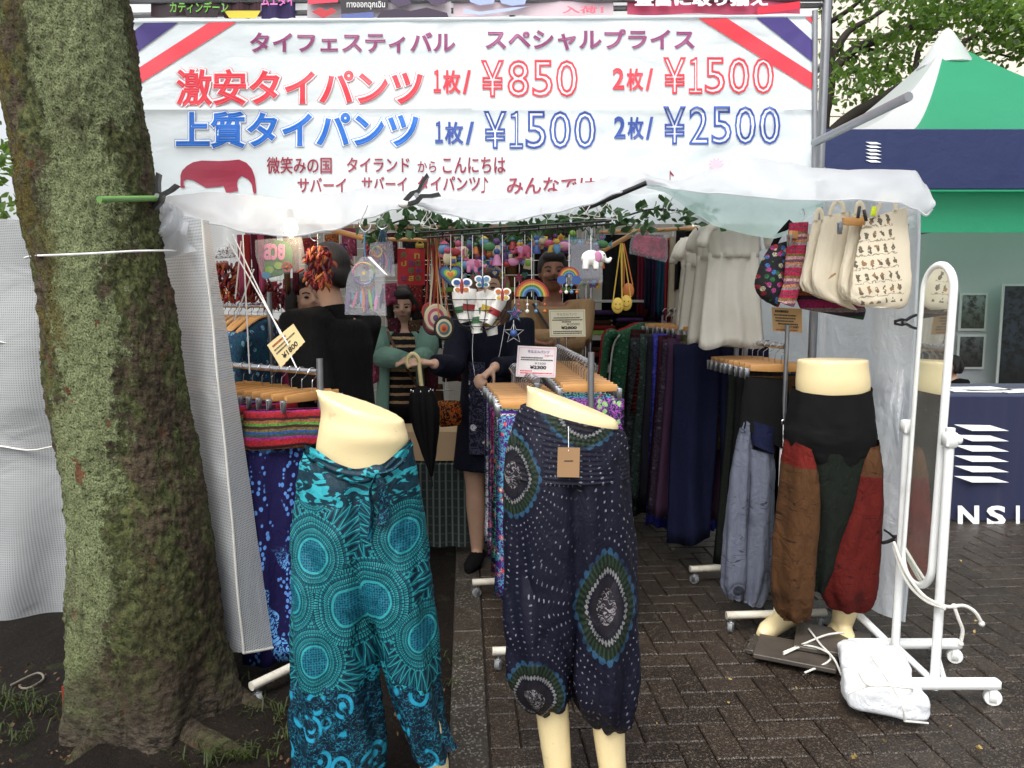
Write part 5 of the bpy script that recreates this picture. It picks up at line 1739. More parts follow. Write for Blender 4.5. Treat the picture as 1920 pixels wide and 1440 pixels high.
card('price_card', 'brown kraft price card with ragged lower edge at the right rack', [(1447, 576), (1503, 579), (1504, 624), (1449, 621)], 3.12, (186, 150, 100), [(None, .1, .55, .80, .90, I_BLK, 0), (None, .06, .8, .66, .72, I_BLK, 0), (None, .1, .8, .54, .60, I_BLK, 0), (None, .1, .72, .42, .48, I_BLK, 0), (None, .18, .86, .30, .36, I_BLK, 0), ('¥1500', .5, .88, .17, .27, I_BLK, .02), (None, .1, .85, .06, .11, ink('brick', (150, 50, 40)), 0)], torn=True, stand=[(1475, 622, 1475, 640)])
# ---- skirts on the left rack
s0, s1, sz = (-.735, 2.77), (-1.36, 3.22), 1.15
rack('garment_rack', 'metal rack of printed skirts behind the teal trousers', s0, s1, sz, ((-.12, .34), (-.2, .2)))
br_ = math.atan2(s1[1] - s0[1], s1[0] - s0[0]) - math.pi / 2
g = G('blue_garland_print')
v = g.uv()
x, y, _ = g.xyz(v)
vine = ((x + (y * 18.0).f('SINE') * .018) / .11).f('FRACT') - .5
near = g.sm(vine.f('ABSOLUTE'), .30, .24)
leafn = g.sm(g.vor(g.scale(v, 1, .7), 62, .9)[0], .42, .34)
col = g.mix(near * leafn, srgb(22, 18, 64), srgb(88, 136, 206))
blob = g.sm(g.noise(g.scale(v, 1, .6), 9, 1), .52, .54) * g.sm(y, -.5, -.6)
col = g.mix(blob, col, g.mix((g.noise(v, 44, 1, .5, 1.5) - .5).f('ABSOLUTE').lt(.07), srgb(104, 168, 226), srgb(24, 30, 90)))
top = g.sm(y, -.16, -.12)
col = g.mix(top * g.sm(g.noise(v, 40, 1, .5, 1.3), .48, .5), col, srgb(110, 170, 226))
M['blue_garland'] = g.bsdf(col, .75, cloth_bump(g, v), spec=.2)
M['ethnic'] = stripes('ethnic', [(150, 40, 110), (60, 76, 66), (46, 84, 136), (112, 98, 60), (60, 40, 30), (90, 140, 60), (150, 96, 60), (60, 30, 30), (150, 30, 36), (150, 30, 36)], .10, seed=.02)
for k in range(13):
    t = k / 12
    p = along(s0, s1, t * .95 + .02)
    a = br_ + RND.uniform(-.12, .12)
    hanger('clip', V(p.x, p.y, sz + .013), a, ORD[k] + ' wooden clip hanger on the left skirt rack, counted from the front', 'hangers on the left skirt rack')
sk = [('blue_garland', 'navy skirt with pale blue garlands and striped waistband on the left rack'), (floral('orange_geo', (30, 24, 26), (170, 90, 40), (140, 130, 120), 30, .5, (190, 60, 70)), 'black skirt with orange and white figures on the left rack'),
      (stripes('plum_lines', [(50, 26, 60), (80, 30, 40), (30, 30, 70), (70, 50, 90), (30, 24, 40)], .16), 'plum banded skirt on the left rack'), (floral('rose_tan', (110, 84, 70), (160, 110, 100), (60, 40, 40), 50, .5), 'tan and rose skirt on the left rack'), (floral('indigo', (24, 24, 60), (70, 80, 150), (120, 120, 160), 40, .5), 'indigo figured skirt on the left rack'), (dyed('wine', (70, 20, 40)), 'wine red skirt deepest on the left rack')]
for k, (mt, lab) in enumerate(sk):
    p = along(s0, s1, .04 + k * .115)
    d = rz(R(16) if k == 0 else R(38) if k == 1 else br_ + RND.uniform(-.1, .1)) @ V(.16 if k == 0 else .15, 0, 0)
    c = V(p.x, p.y, sz - .135)
    if k == 0: c = V(at(548, 760, 2.72).x, 2.72, sz - .135)
    if k == 1: c = V(at(492, 760, 2.86).x, 2.86, sz - .13)
    o = garment('printed_skirt', lab, 'skirt', c - d, c + d, (.95, .9, .85, .9, .8, .8)[k], M[mt] if isinstance(mt, str) else mt, 'skirts on the left rack', flare=1.3 if k == 0 else 1.1, thick=.06, nf=4, amp=.018, seed=k * 1.3, m=18, n=22, top=.5)
    if k < 2:
        mb = MB()
        cloth_ring(mb, c - d * 1.06, c + d * 1.06, .135, flare=1.07, thick=.10, nf=2, amp=.006, seed=k, m=8, n=22, top=.8, hem=.004)
        mb.build('waistband', M['ethnic'], o, sharp=None)
# ---- shirts on the rack behind
h0, h1, hz = (-1.12, 3.42), (-1.60, 3.86), 1.395
rack('garment_rack', 'rear left rack of patterned shirts on wooden hangers', h0, h1, hz, ((-.2, .25), (-.2, .2)), top=.06)
ang = math.atan2(h1[1] - h0[1], h1[0] - h0[0]) - math.pi / 2 + R(32)
def shirt(name, label, c, a, mat, L=.55, w=.21, group=None, slv=.24):
    """a shirt on a hanger: body with sloping shoulders and two hanging sleeves"""
    d = rz(a) @ V(1, 0, 0)
    n_ = rz(a) @ V(0, 1, 0)
    mb = MB()
    prof = [(0.055, -.0), (.09, -.012), (.15, -.04), (w, -.075), (w * .96, -.13), (w * .94, -.3), (w * .98, -L)]
    rings, us = [], []
    for i, (hw, z) in enumerate(spline(prof, 18)):
        ring, ur = [], []
        t = i / 17
        for j in range(36):
            an = 2 * math.pi * j / 36
            f = 1 + .25 * t * math.sin(an * 4 + c.x * 20)
            q = c + d * (hw * math.cos(an)) + n_ * ((.035 + .02 * t) * math.sin(an) * f) + V(0, 0, z - .075)
            ring.append(q); ur.append((hw * math.cos(an) + .3 * (math.sin(an) > 0), z))
        rings.append(ring); us.append(ur)
    mb.loft(rings, True, us)
    o = mb.build(name, mat, sharp=None)
    for s in (-1, 1):
        mb = MB()
        pts = [c + d * (s * w * .86) + V(0, 0, -.145), c + d * (s * (w + .02)) + V(0, 0, -.2), c + d * (s * (w + .05)) + V(0, 0, -.16 - slv)]
        mb.tube(spline(pts, 8), [.05 + .012 * math.sin(q) for q in range(8)], 12, sq=.6)
        mb.build('sleeve', mat, o, sharp=None)
    return tag(o, label, 'shirt', group)
shm = [(floral('sh_teal', (20, 80, 96), (120, 170, 190), (40, 40, 80), 34, .5), 'teal patterned shirt at the front of the rear left rack'), (floral('sh_blue', (54, 78, 130), (150, 170, 210), (30, 30, 60), 30, .4), 'blue patterned shirt second on the rear left rack'), (floral('sh_slate', (56, 56, 84), (120, 116, 140), (30, 30, 46), 34, .5), 'slate patterned shirt third on the rear left rack'),
       (floral('sh_mag', (90, 16, 60), (170, 70, 130), (50, 10, 50), 34, .5), 'magenta patterned shirt on the rear left rack'), (floral('sh_vio', (70, 20, 84), (130, 70, 150), (150, 110, 160), 34, .5), 'violet patterned shirt on the rear left rack'), (floral('sh_plum', (60, 14, 50), (120, 60, 110), (140, 90, 120), 34, .5), 'plum patterned shirt deepest on the rear left rack')]
for k in range(11):
    p = along(h0, h1, .04 + k * .085)
    hanger('coat', V(p.x, p.y, hz + .013), ang + RND.uniform(-.08, .08), ORD[k] + ' curved wooden coat hanger on the rear left rack, counted from the front', 'hangers on the rear left rack')
for k, (mt, lab) in enumerate(shm):
    p = along(h0, h1, .06 + k * .15)
    shirt('patterned_shirt', lab, V(p.x, p.y, hz + .01), ang + RND.uniform(-.06, .06), mt, group='shirts on the rear left rack')
# ---- right rack
q0, q1, qz = (1.135, 3.12), (1.10, 3.62), 1.225
rack('garment_rack', 'right rack with a tall chrome and white front post', q0, q1, qz, ((-.22, .22), (-.2, .2)), lower=.90, top=.09)
for k in range(9):
    p = along(q0, q1, k / 8)
    hanger('clip', V(p.x + .0, p.y + .02, qz + .013), RND.uniform(-.12, .12) + .05, ORD[k] + ' wooden clip hanger on the right rack, counted from the front', 'hangers on the right rack')
gy = 3.13
gt = thing('grey_trousers', 'grey blotched trousers with black waist on the right rack', 'trousers', at(1415, 1130, gy))
mb = MB(); pxloft(mb, [(1398, 706, 1478, 712, .03), (1392, 750, 1480, 760, .05), (1388, 800, 1480, 848, .06)], gy, 40, 16, .006, 6, 0, False); mb.build('waist', M['black_cloth'], gt, sharp=None)
mb = MB(); pxloft(mb, [(1404, 786, 1452, 800, .055), (1404, 830, 1452, 850, .056)], gy - .014, 40, 10, .004, 5, 1, False); mb.build('hip_panel', dyed('hip_navy', (20, 26, 56)), gt, sharp=None)
mb = MB(); pxloft(mb, [(1392, 784, 1412, 800, .03), (1372, 880, 1408, 880, .05), (1360, 1000, 1402, 1000, .055), (1354, 1090, 1398, 1090, .05), (1362, 1118, 1388, 1124, .03)], gy - .004, 48, 40, .012, 5, 2, False, .7, .004); mb.build('trouser_leg', M['grey_cloth'], gt, sharp=None)
mb = MB(); pxloft(mb, [(1404, 840, 1450, 850, .04), (1404, 900, 1450, 900, .055), (1400, 1000, 1447, 1000, .055), (1397, 1090, 1440, 1095, .05), (1398, 1130, 1424, 1136, .03)], gy - .012, 48, 40, .012, 5, 4, False, .7, .004); mb.build('trouser_leg', M['grey_cloth'], gt, sharp=None)
for k, (mt, lab, L) in enumerate((('brown_cloth', 'brown blotched trousers behind the grey ones on the right rack', .88), ('black_cloth', 'black trousers deeper on the right rack', .9), ('olive_cloth', 'dark olive trousers at the back of the right rack', .9))):
    p = along(q0, q1, .16 + .2 * k)
    c = V(p.x + .03, p.y, qz - .135)
    garment('trousers', lab, 'trousers', c - V(.15, -.02, 0), c + V(.15, .02, 0), L, M[mt], 'trousers on the right rack', flare=1.15, thick=.05, nf=5, amp=.014, seed=k, split=.8)
# ---- long dark rack down the right side
c0, c1, cz = (1.14, 3.70), (.99, 4.86), 1.36
rack('garment_rack', 'long dim rack of dark clothes down the right side of the stall', c0, c1, cz, ((-.35, .25), (-.3, .25)))
dk = [('dark_navy', (18, 22, 46), 1.02, .40, 'navy trousers nearest on the long dark rack', 0), ('olive_brown', (58, 46, 30), .62, .30, 'olive brown knotted garment on the long dark rack', 0), ('mauve', (58, 38, 58), .96, .36, 'mauve and olive trousers on the long dark rack', 0), ('aubergine', (34, 22, 38), 1.0, .36, 'aubergine trousers on the long dark rack', 0),
      ('dark_wine', (48, 18, 30), .98, .34, 'dark wine trousers on the long dark rack', 0), ('royal', (34, 40, 130), 1.12, .34, 'royal blue trousers on the long dark rack', 0), ('charcoal', (30, 30, 38), 1.05, .36, 'charcoal trousers on the long dark rack', 0), ('bottle', (26, 42, 38), 1.0, .36, 'bottle green trousers on the long dark rack', 0),
      ('plaid_red', None, .5, .32, 'red checked garment hung over the long dark rack', 0), ('black_green', (20, 26, 28), 1.05, .38, 'black green trousers on the long dark rack', 0), ('maroon_knit', None, 1.0, .34, 'maroon knitted garment on the long dark rack', 0), ('green', (18, 62, 38), .6, .42, 'green hooded jacket with white stripe at the far end of the long rack', 1), ('red_jacket', (110, 18, 20), .66, .40, 'red garment behind the green jacket at the back', 1)]
M['plaid_red'] = stripes('plaid', [(110, 22, 18), (60, 14, 14), (140, 50, 30), (40, 10, 14)], .05)
M['maroon_knit'] = stripes('knit', [(56, 18, 18), (36, 10, 12), (66, 24, 22)], .024)
for k, (nm, rgb, L, w, lab, kind) in enumerate(dk):
    p = along(c0, c1, .02 + .96 * k / (len(dk) - 1))
    mt = M[nm] if rgb is None else (dyed(nm, tuple(min(255, int(q * 1.25)) for q in rgb)) if k % 2 == 0 else floral('dk_' + nm, tuple(min(255, int(q * 1.15)) for q in rgb), tuple(min(255, q + 60) for q in rgb), tuple(min(255, q + 34) for q in rgb), 24 + 6 * (k % 4), .62))
    c = V(p.x - .08, p.y, cz - .05)
    w *= 1.18
    if kind == 0:
        hanger('clip', V(p.x - .06, p.y, cz + .013), RND.uniform(-.2, .2), ORD[k] + ' clip hanger on the long dark rack, counted from the front', 'hangers on the long dark rack')
        garment('dark_garment', lab, 'trousers' if 'trousers' in lab else 'garment', c - V(w / 2, -.03, .09) + V(0, RND.uniform(-.05, .05), RND.uniform(-.03, .03)), c + V(w / 2, .03, -.09), L * RND.uniform(.9, 1.05), mt, 'clothes on the long dark rack', flare=RND.uniform(.95, 1.35), thick=.08, nf=RND.randint(3, 6), amp=.032, seed=k * 2.1, split=.6 if 'trousers' in lab else 0, z0=-.0)
    else:
        j = shirt('jacket', lab, V(p.x - .14, p.y, cz), .1, mt, L, w / 2, 'clothes on the long dark rack', slv=.42)
        if nm == 'green':
            mb = MB()
            for s in (-1, 1):
                d_ = rz(.1) @ V(1, 0, 0)
                pts = [V(p.x - .14, p.y, cz) + d_ * (s * .19) + V(0, -.034, -.15), V(p.x - .14, p.y, cz) + d_ * (s * .235) + V(0, -.036, -.24), V(p.x - .14, p.y, cz) + d_ * (s * .262) + V(0, -.034, -.56)]
                mb.tube(spline(pts, 10), .006, 6)
            mb.build('white_stripe', dyed('white', (200, 205, 200)), j)
for k, (t_, rgb) in enumerate(((.2, (64, 66, 40)), (.26, (74, 48, 74)))):
    p = along(c0, c1, t_)
    garment('hanging_scarf', ('olive scarf draped over the mauve trousers', 'dusty violet scarf draped over the long dark rack')[k], 'scarf', V(p.x - .24, p.y - .06, cz - .12), V(p.x - .04, p.y - .08, cz - .12), .4, dyed('scarf%d' % k, rgb), None, flare=.4, thick=.04, nf=3, amp=.012, seed=k)
# ---- blouses on the upper right rail
ub0, ub1, ubz = (1.06, 3.35), (1.16, 4.6), 1.815
ur_ = thing('upper_rail', 'dark rail carrying the white blouses', 'rail', (1.1, 3.9, ubz))
MB().tube([V(ub0[0], ub0[1], ubz), V(ub1[0], ub1[1] + .6, ubz - .02)], .013, 8).build('bar', M['twig'], ur_)
for yy in (3.4, 5.1): MB().tube([V(1.08, yy, ubz), V(1.1, yy, 2.42)], .004, 6).build('hanging_wire', M['chrome'], ur_)
g = G('ivory_cotton')
v = g.uv()
M['ivory'] = g.bsdf(g.mix(g.noise(v, 5, 4, .6), srgb(226, 222, 210), srgb(240, 237, 228)), .85, cloth_bump(g, v, .7), spec=.2, tl=.3)
for k in range(7):
    p = along(ub0, ub1, k / 6)
    c = V(p.x - .075 + .008 * k + RND.uniform(-.02, .02), p.y, ubz - .05 + RND.uniform(-.02, .015))
    mb = MB()
    cloth_ring(mb, c - V(.125, -.05, 0), c + V(.125, .05, 0), .16, flare=.92, thick=.05, nf=5, amp=.008, seed=k * 1.9, m=8, n=20, top=.5, hem=.0)
    cloth_ring(mb, c - V(.115, -.045, .14), c + V(.115, .045, -.14), .42, flare=1.3 + .06 * math.sin(k * 2.3), thick=.035, nf=3, amp=.014, seed=k * 2.9, m=14, n=24, top=.5, hem=.014)
    for s in (-1, 1):
        mb.tube(spline([c + V(s * .1, s * .04, -.02), c + V(s * .15, s * .05, -.05), c + V(s * .17, s * .05, -.12)], 6), [.03, .04, .035, .035, .04, .035], 10, sq=.6)
    o = mb.build('blouse', M['ivory'], sharp=None)
    tag(o, ('nearest', 'second', 'third', 'fourth', 'fifth', 'sixth', 'farthest')[k] + ' ivory gathered blouse in the row at upper right', 'blouse', 'ivory blouses on the upper rail')
# clothes along the back at upper right
bk = [('black_tee', (16, 16, 18), 1132, 1196, 440, 590, 'black shirt hanging behind the smiling yellow purse'), ('wine2', (96, 20, 40), 1196, 1212, 436, 590, 'narrow red garment on the back rail'), ('navy2', (18, 20, 44), 1210, 1228, 440, 580, 'navy garment on the back rail'), ('purple2', (44, 24, 56), 1224, 1240, 440, 600, 'purple garment on the back rail'), ('teal2', (20, 62, 86), 1232, 1250, 470, 590, 'teal garment on the back rail'), ('orange2', (180, 70, 24), 1250, 1258, 446, 560, 'orange garment on the back rail'), ('red2', (120, 24, 36), 1248, 1262, 450, 600, 'crimson garment on the back rail'), ('cream2', (176, 166, 144), 1256, 1308, 444, 590, 'cream cloth on the back rail'), ('black2', (18, 16, 20), 1268, 1300, 432, 545, 'black garment over the cream cloth'), ('mustard', (190, 112, 26), 1306, 1360, 424, 560, 'mustard yellow garment beside the ivory blouses'), ('beads', (60, 50, 60), 1298, 1320, 470, 540, 'beaded multicoloured garment beside the ivory blouses')]
for k, (nm, rgb, x0, x1, y0, y1, lab) in enumerate(bk):
    Y = (5.2, 5.1, 5.0, 4.95, 4.9, 4.85, 4.8, 4.75, 4.65, 4.5, 4.4)[k]
    a, b_ = at(x0, y0, Y), at(x1 + 4, y0, Y - .02)
    L = a.z - at(x0, y1, Y).z
    mt = floral('beads', (70, 60, 66), (170, 60, 40), (120, 140, 170), 60, .3) if nm == 'beads' else dyed(nm, rgb)
    garment('hanging_garment', lab, 'garment', a, b_, L, mt, 'clothes on the back rail', flare=1.08, thick=.05, nf=3, amp=.014, seed=k * 1.1, m=10, n=14)
bkr = thing('back_rail', 'wooden rail along the back carrying coloured garments', 'rail', (1.2, 5.0, 1.9))
MB().tube([at(1120, 436, 5.25), at(1400, 424, 4.3)], .012, 8).build('bar', M['wood'], bkr)
# ---- bags at the right end of the awning
g = G('printed_canvas')
v, x, y = xz(g)
o_ = at(1606, 560, 2.76)
cxw, czw = .0285, .0500
xs = (x - o_.x + (y - o_.z) * .22) / cxw
ys = (y - o_.z - (x - o_.x) * .10) / czw
fx, fy = xs.f('FRACT') - .5, ys.f('FRACT') - .5
n1 = g.noise(v, 75, 2)
fx = fx + (g.noise(v, 60, 2) - .5) * .9
fy = fy + (g.noise(v, 52, 2, .5, .4) - .5) * .8
blob = (fx * fx * 7.5 + fy * fy * 5.0).lt(.02 + n1 * .75) * n1.gt(.38)
lin = (fy + .44).f('ABSOLUTE').lt(.045)
inside = xs.gt(0.0) * xs.lt(6.0) * ys.gt(-.5) * ys.lt(6.0)
cv = g.mix(g.noise(v, 6, 4), srgb(196, 186, 162), srgb(218, 208, 186))
cv = g.mix(inside * blob * .9, cv, g.mix(g.noise(v, 30, 1).gt(.56), srgb(70, 60, 44), srgb(130, 92, 52)))
cv = g.mix(inside * lin * .7, cv, srgb(96, 84, 62))
M['canvas_print'] = g.bsdf(cv, .85, g.bump(g.noise(v, 220, 2), .2, .003))
g = G('canvas')
v = g.oc()
M['canvas'] = g.bsdf(g.mix(g.noise(v, 5, 4), srgb(198, 188, 164), srgb(218, 208, 186)), .85, g.bump(g.noise(v, 220, 2) * .3 + g.noise(v, 9, 3), .3, .01))
tot = [([(1620, 412, 1699, 388, .018), (1608, 462, 1704, 446, .03), (1595, 535, 1707, 530, .04), (1594, 562, 1700, 568, .035), (1610, 574, 1682, 580, .015)], 2.76, 'canvas_print', 'canvas tote printed with rows of small brown figures'),
       ([(1598, 400, 1628, 404, .02), (1588, 450, 1616, 462, .03), (1572, 530, 1602, 545, .035), (1584, 562, 1614, 574, .02)], 2.82, 'canvas', 'plain canvas tote squeezed right behind the printed one'),
       ([(1544, 406, 1594, 396, .02), (1534, 450, 1590, 462, .03), (1520, 520, 1574, 540, .035), (1530, 552, 1604, 578, .025), (1545, 560, 1600, 580, .012)], 2.86, 'canvas', 'plain canvas tote with a small dark mark, middle of the row'),
       ([(1524, 414, 1548, 412, .02), (1514, 460, 1542, 470, .03), (1500, 525, 1530, 530, .03), (1507, 545, 1540, 560, .02)], 2.9, 'canvas', 'plain canvas tote nearest the pink woven band')]
for rows, Y, mt, lab in tot:
    mb = MB()
    pxloft(mb, [q[:4] + (q[4] * .5,) for q in rows], Y, 56, 30, .010, 3, Y * 9, True)
    o = mb.build('tote_bag', M[mt], sharp=60)
    tag(o, lab, 'tote bag', 'canvas totes under the awning')
    xl, yl, xr, yr, _ = rows[0]
    for e in (-1, 1):
        pts = [at(lerp(xl, xr, .25), lerp(yl, yr, .25), Y + e * .012), at(lerp(xl, xr, .3), yl - 14, Y + e * .012), at(lerp(xl, xr, .5), min(yl, yr) - 20, Y + e * .012), at(lerp(xl, xr, .72), yr - 12, Y + e * .012), at(lerp(xl, xr, .75), lerp(yl, yr, .75), Y + e * .012)]
        b = MB(); b.tube(spline(pts, 14), .008, 6, sq=.3); b.build('handle', M[mt if mt == 'canvas' else 'canvas'], o)
b = MB()
for px, py in ((1558, 512),):
    b.add([at(x_, y_, 2.815) for x_, y_ in ((1552, 524), (1558, 516), (1566, 511), (1568, 514), (1560, 520))], [(0, 1, 2, 3, 4)])
tag(b.build('printed_mark', M['card'], smooth=False), 'small brown brush stroke printed on the middle canvas tote', 'print') if False else bpy.data.objects.remove(b.build('printed_mark', M['card'], bpy.data.objects['tote_bag.002'], smooth=False)) if False else b.build('printed_mark', M['card'], bpy.data.objects['tote_bag.002'], smooth=False)
M['pinkweave'] = stripes('pinkweave', [(176, 40, 76), (150, 140, 140), (190, 130, 90), (120, 80, 100), (196, 150, 150), (130, 104, 60), (176, 40, 76), (150, 60, 80)], .085)
mb = MB(); pxloft(mb, [(1480, 418, 1516, 416, .012), (1474, 470, 1510, 474, .014), (1468, 530, 1500, 540, .014), (1458, 565, 1488, 576, .012)], 2.92, 36, 24, .004, 3, 1)
tag(mb.build('woven_band', M['pinkweave'], sharp=50), 'pink and grey striped woven bag panel beside the canvas totes', 'bag')
M['andes'] = stripes('andes', [(130, 26, 76), (130, 26, 76), (40, 26, 40), (150, 84, 40), (126, 96, 40), (40, 76, 44), (44, 34, 50), (110, 100, 100)], .13, seed=.35)
mb = MB(); pxloft(mb, [(1486, 528, 1600, 556, .03), (1490, 552, 1622, 578, .04), (1500, 578, 1618, 600, .02)], 2.98, 48, 14, .004, 3, 2)
tag(mb.build('striped_bag', M['andes'], sharp=50), 'rainbow striped woven pouch showing below the canvas totes', 'bag')
g = G('embroidery')
v, x, y = xz(g)
d_, cc = g.vor(v, 48, 1)
r0_, r1_, r2_ = g.xyz(cc)
col = g.mix(g.sm(d_, .5, .42), srgb(12, 12, 22), g.ramp(r0_, [(0, srgb(150, 26, 36)), (.3, srgb(40, 110, 60)), (.5, srgb(60, 110, 170)), (.68, srgb(170, 60, 130)), (.85, srgb(190, 180, 150))], True))
col = g.mix((g.noise(v, 120, 1) - .5).f('ABSOLUTE').lt(.05) * .7, col, srgb(14, 12, 20))
M['embroid'] = g.bsdf(col, .8, cloth_bump(g, v))
mb = MB(); pxloft(mb, [(1446, 460, 1476, 452, .02), (1428, 490, 1474, 496, .04), (1416, 530, 1468, 545, .045), (1424, 556, 1462, 570, .03), (1440, 566, 1458, 576, .012)], 2.96, 44, 22, .004, 4, 2)
o = mb.build('embroidered_bag', M['embroid'], sharp=50)
tag(o, 'black embroidered shoulder bag with bright flowers at the row end', 'bag')
b = MB(); b.tube(spline([at(1450, 462, 2.96), at(1462, 440, 2.96), at(1484, 415, 2.95)], 10), .012, 6, sq=.3); b.build('strap', M['black_cloth'], o)
ch = hanger('clip', at(1640, 362, 2.80), .25, 'brown clip hanger above the printed canvas tote', 'hangers over the bags')
ch2 = hanger('clip', at(1505, 392, 2.96), .9, 'short clip hanger over the pink woven band', 'hangers over the bags')
b = MB(); b.box(at(1638, 396, 2.72), (.018, .004, .034), ry(.1), .002)
tag(b.build('lime_tag', plain('lime', (196, 214, 20), .5)), 'lime yellow tag on the hanger above the printed tote', 'tag')
for px, py, a, lab in ((1610, 398, .1, 'left dark peg clipped on the printed tote'), (1622, 404, -.25, 'right dark peg clipped on the printed tote')):
    b = MB(); b.box(at(px, py, 2.71), (.009, .012, .042), ry(a), .002); tag(b.build('peg', M['black_plastic']), lab, 'peg')

qk = random.Random(31)
for k in range(17):
    x = -.78 + k * .075
    cname, rgb = qk.choice([('black', (24, 20, 26)), ('maroon', (50, 20, 26)), ('slate blue', (30, 34, 52)), ('rust brown', (70, 40, 26)), ('grey green', (40, 46, 40)), ('crimson', (84, 26, 34)), ('taupe', (60, 50, 40)), ('ochre', (90, 60, 30))])
    garment('hanging_garment', '%s garment, %s from the left along the back wall' % (cname, ORD[k]), 'garment', V(x - .05, 5.72 + qk.uniform(-.08, .08), 1.98 + qk.uniform(-.03, .03)), V(x + .06, 5.68, 1.98), qk.uniform(.5, .85), dyed('bk%d' % (rgb[0] + rgb[2]), rgb), 'garments along the back wall', flare=qk.uniform(.9, 1.3), thick=.07, nf=3, amp=.016, seed=k, m=9, n=10)
# ================================================================ TRINKETS, BAGS AND FITTINGS INSIDE
def c_(name, rgb, **k): return plain('col_' + name, rgb, k.pop('rough', .55), k.pop('metal', 0.0), .12, 20, **k)
COLS = {'red': (176, 34, 34), 'orange': (214, 110, 34), 'yellow': (220, 180, 50), 'green': (60, 130, 70), 'lime': (130, 180, 60), 'blue': (40, 84, 160), 'sky': (90, 150, 196), 'violet': (96, 56, 130), 'pink': (214, 128, 176), 'rose': (196, 70, 110), 'white': (226, 224, 218), 'navy': (26, 30, 70), 'brown': (104, 66, 40), 'cream': (220, 204, 160), 'teal': (40, 120, 130), 'wine': (96, 20, 40), 'black': (20, 18, 20)}
def mute(c):  # greys and darkens the palette: the stall's shade is put into the colours
    m = sum(c) / 3
    return tuple((q + (m - q) * .16) * .86 for q in c)
COLS = {k: (v_ if k in ('white', 'black') else mute(v_)) for k, v_ in COLS.items()}
CM = {k: c_(k, v_) for k, v_ in COLS.items()}
def cord(mb, a, b, r=.0013): mb.tube([a, b], r, 5)
def hook_s(px, py, Y, label, s=1.0, flip=1):
    p = at(px, py, Y)
    b = MB()
    b.tube(spline([p + V(flip * .012, 0, .07 * s), p + V(flip * .002, 0, .05 * s), p + V(-flip * .012, 0, .03 * s), p + V(-flip * .016, 0, .010 * s), p + V(0, 0, -.004 * s), p + V(flip * .018, 0, .006 * s), p + V(flip * .022, 0, .018 * s)], 22), .0022, 6)
    return tag(b.build('wire_hook', M['chrome']), label, 'hook', 'wire hooks along the awning')
# ---- clamps on the awning
def clamp(px, py, Y, a, label, tip=None, s=1.0):
    t = thing('spring_clamp', label, 'clamp', at(px, py, Y))
    p = at(px, py, Y)
    for k, sg in enumerate((-1, 1)):
        b = MB()
        r_ = ry(a)
        b.loft([[p + r_ @ V(x * s, y * s * .012, (z * .006 + q) * s) for y, z in ((-1, -1), (1, -1), (1, 1), (-1, 1))] for x, q in ((-.045, sg * .006), (-.012, sg * .015), (.012, sg * .009), (.04, sg * .026), (.066, sg * .036))])
        b.build('jaw', M['black_plastic'], t, sharp=30)
    b = MB(); b.tube([p + V(0, -.016 * s, 0), p + V(0, .016 * s, 0)], .008 * s, 10); b.build('spring', M['steel'], t)
    if tip:
        b = MB(); b.ball(p + ry(a) @ V(-.05 * s, -.004, 0), (.02 * s, .012 * s, .014 * s)); b.build('pad', CM[tip], t)
    return t
clamp(782, 367, 2.60, R(-32), 'black spring clamp with pale pad at the middle of the awning', 'white', 1.05)
clamp(298, 368, 2.45, R(-58), 'black spring clamp at the left end of the awning by the trunk', None, .95)
clamp(1694, 604, 2.80, R(-2), 'black spring clamp on the edge of the right plastic curtain', None, .7)
clamp(1678, 1010, 2.80, R(190), 'black clamp with red pad low on the right curtain', 'red', .7)
b = MB(); b.tube([at(186, 374, 2.18), at(292, 372, 2.44)], .0095, 10)
tag(b.build('green_stake', c_('stake', (104, 150, 80))), 'short green plastic stake clamped between trunk and awning', 'stake')
# ---- black hanging bar and plastic hangers
hb = thing('hanging_bar', 'black slatted bar hanging under the awning full of trinkets', 'rail', at(960, 430, 2.78))
for dz in (0, 10):
    MB().tube([at(792, 436 + dz, 2.74 + dz * .003), at(1146, 414 + dz * .6, 2.86 + dz * .003)], .0065, 8, sq=.6).build('bar', M['black_plastic'], hb)
for k in range(9):
    x = 830 + k * 36
    MB().tube([at(x, 432 - k * 2.3, 2.75 + k * .014), at(x, 444 - k * 2.1, 2.76 + k * .014)], .003, 5).build('cross_slat', M['black_plastic'], hb)
def tri_hanger(px, py, Y, s, label, a=0.0):
    p = at(px, py, Y)
    b = MB()
    r_ = rz(a)
    b.tube(spline([p + r_ @ V(*q) * s for q in ((-.01, 0, .05), (.0, 0, .068), (.018, 0, .06), (.016, 0, .04), (0, 0, .022), (-.06, 0, -.03), (-.085, 0, -.06), (-.075, 0, -.072), (0, 0, -.07), (.075, 0, -.072), (.085, 0, -.06), (.06, 0, -.03), (0, 0, .022))], 50), .0035 * s, 6)
    return tag(b.build('plastic_hanger', CM['white']), label, 'hanger')
tri_hanger(798, 408, 2.70, .42, 'bundle of white plastic hangers by the middle clamp', 1.2)
tri_hanger(806, 412, 2.72, .42, 'second white plastic hanger by the middle clamp', .9)
tri_hanger(1086, 388, 2.78, .55, 'left white plastic hanger hooked over the black bar', .6)
tri_hanger(1112, 384, 2.8, .55, 'middle white plastic hanger hooked over the black bar', .9)
tri_hanger(1136, 390, 2.82, .55, 'right white plastic hanger hooked over the black bar', .3)
hook_s(684, 432, 2.66, 'open wire hook holding the front dreamcatcher pouch', 1.25)
hook_s(716, 428, 2.70, 'small wire hook holding the blue cords', .8)
hook_s(590, 450, 2.9, 'wire hook above the red chilli garland', .9)
hook_s(1258, 398, 3.0, 'white wire hook left of the aqua sheet', 1.0)
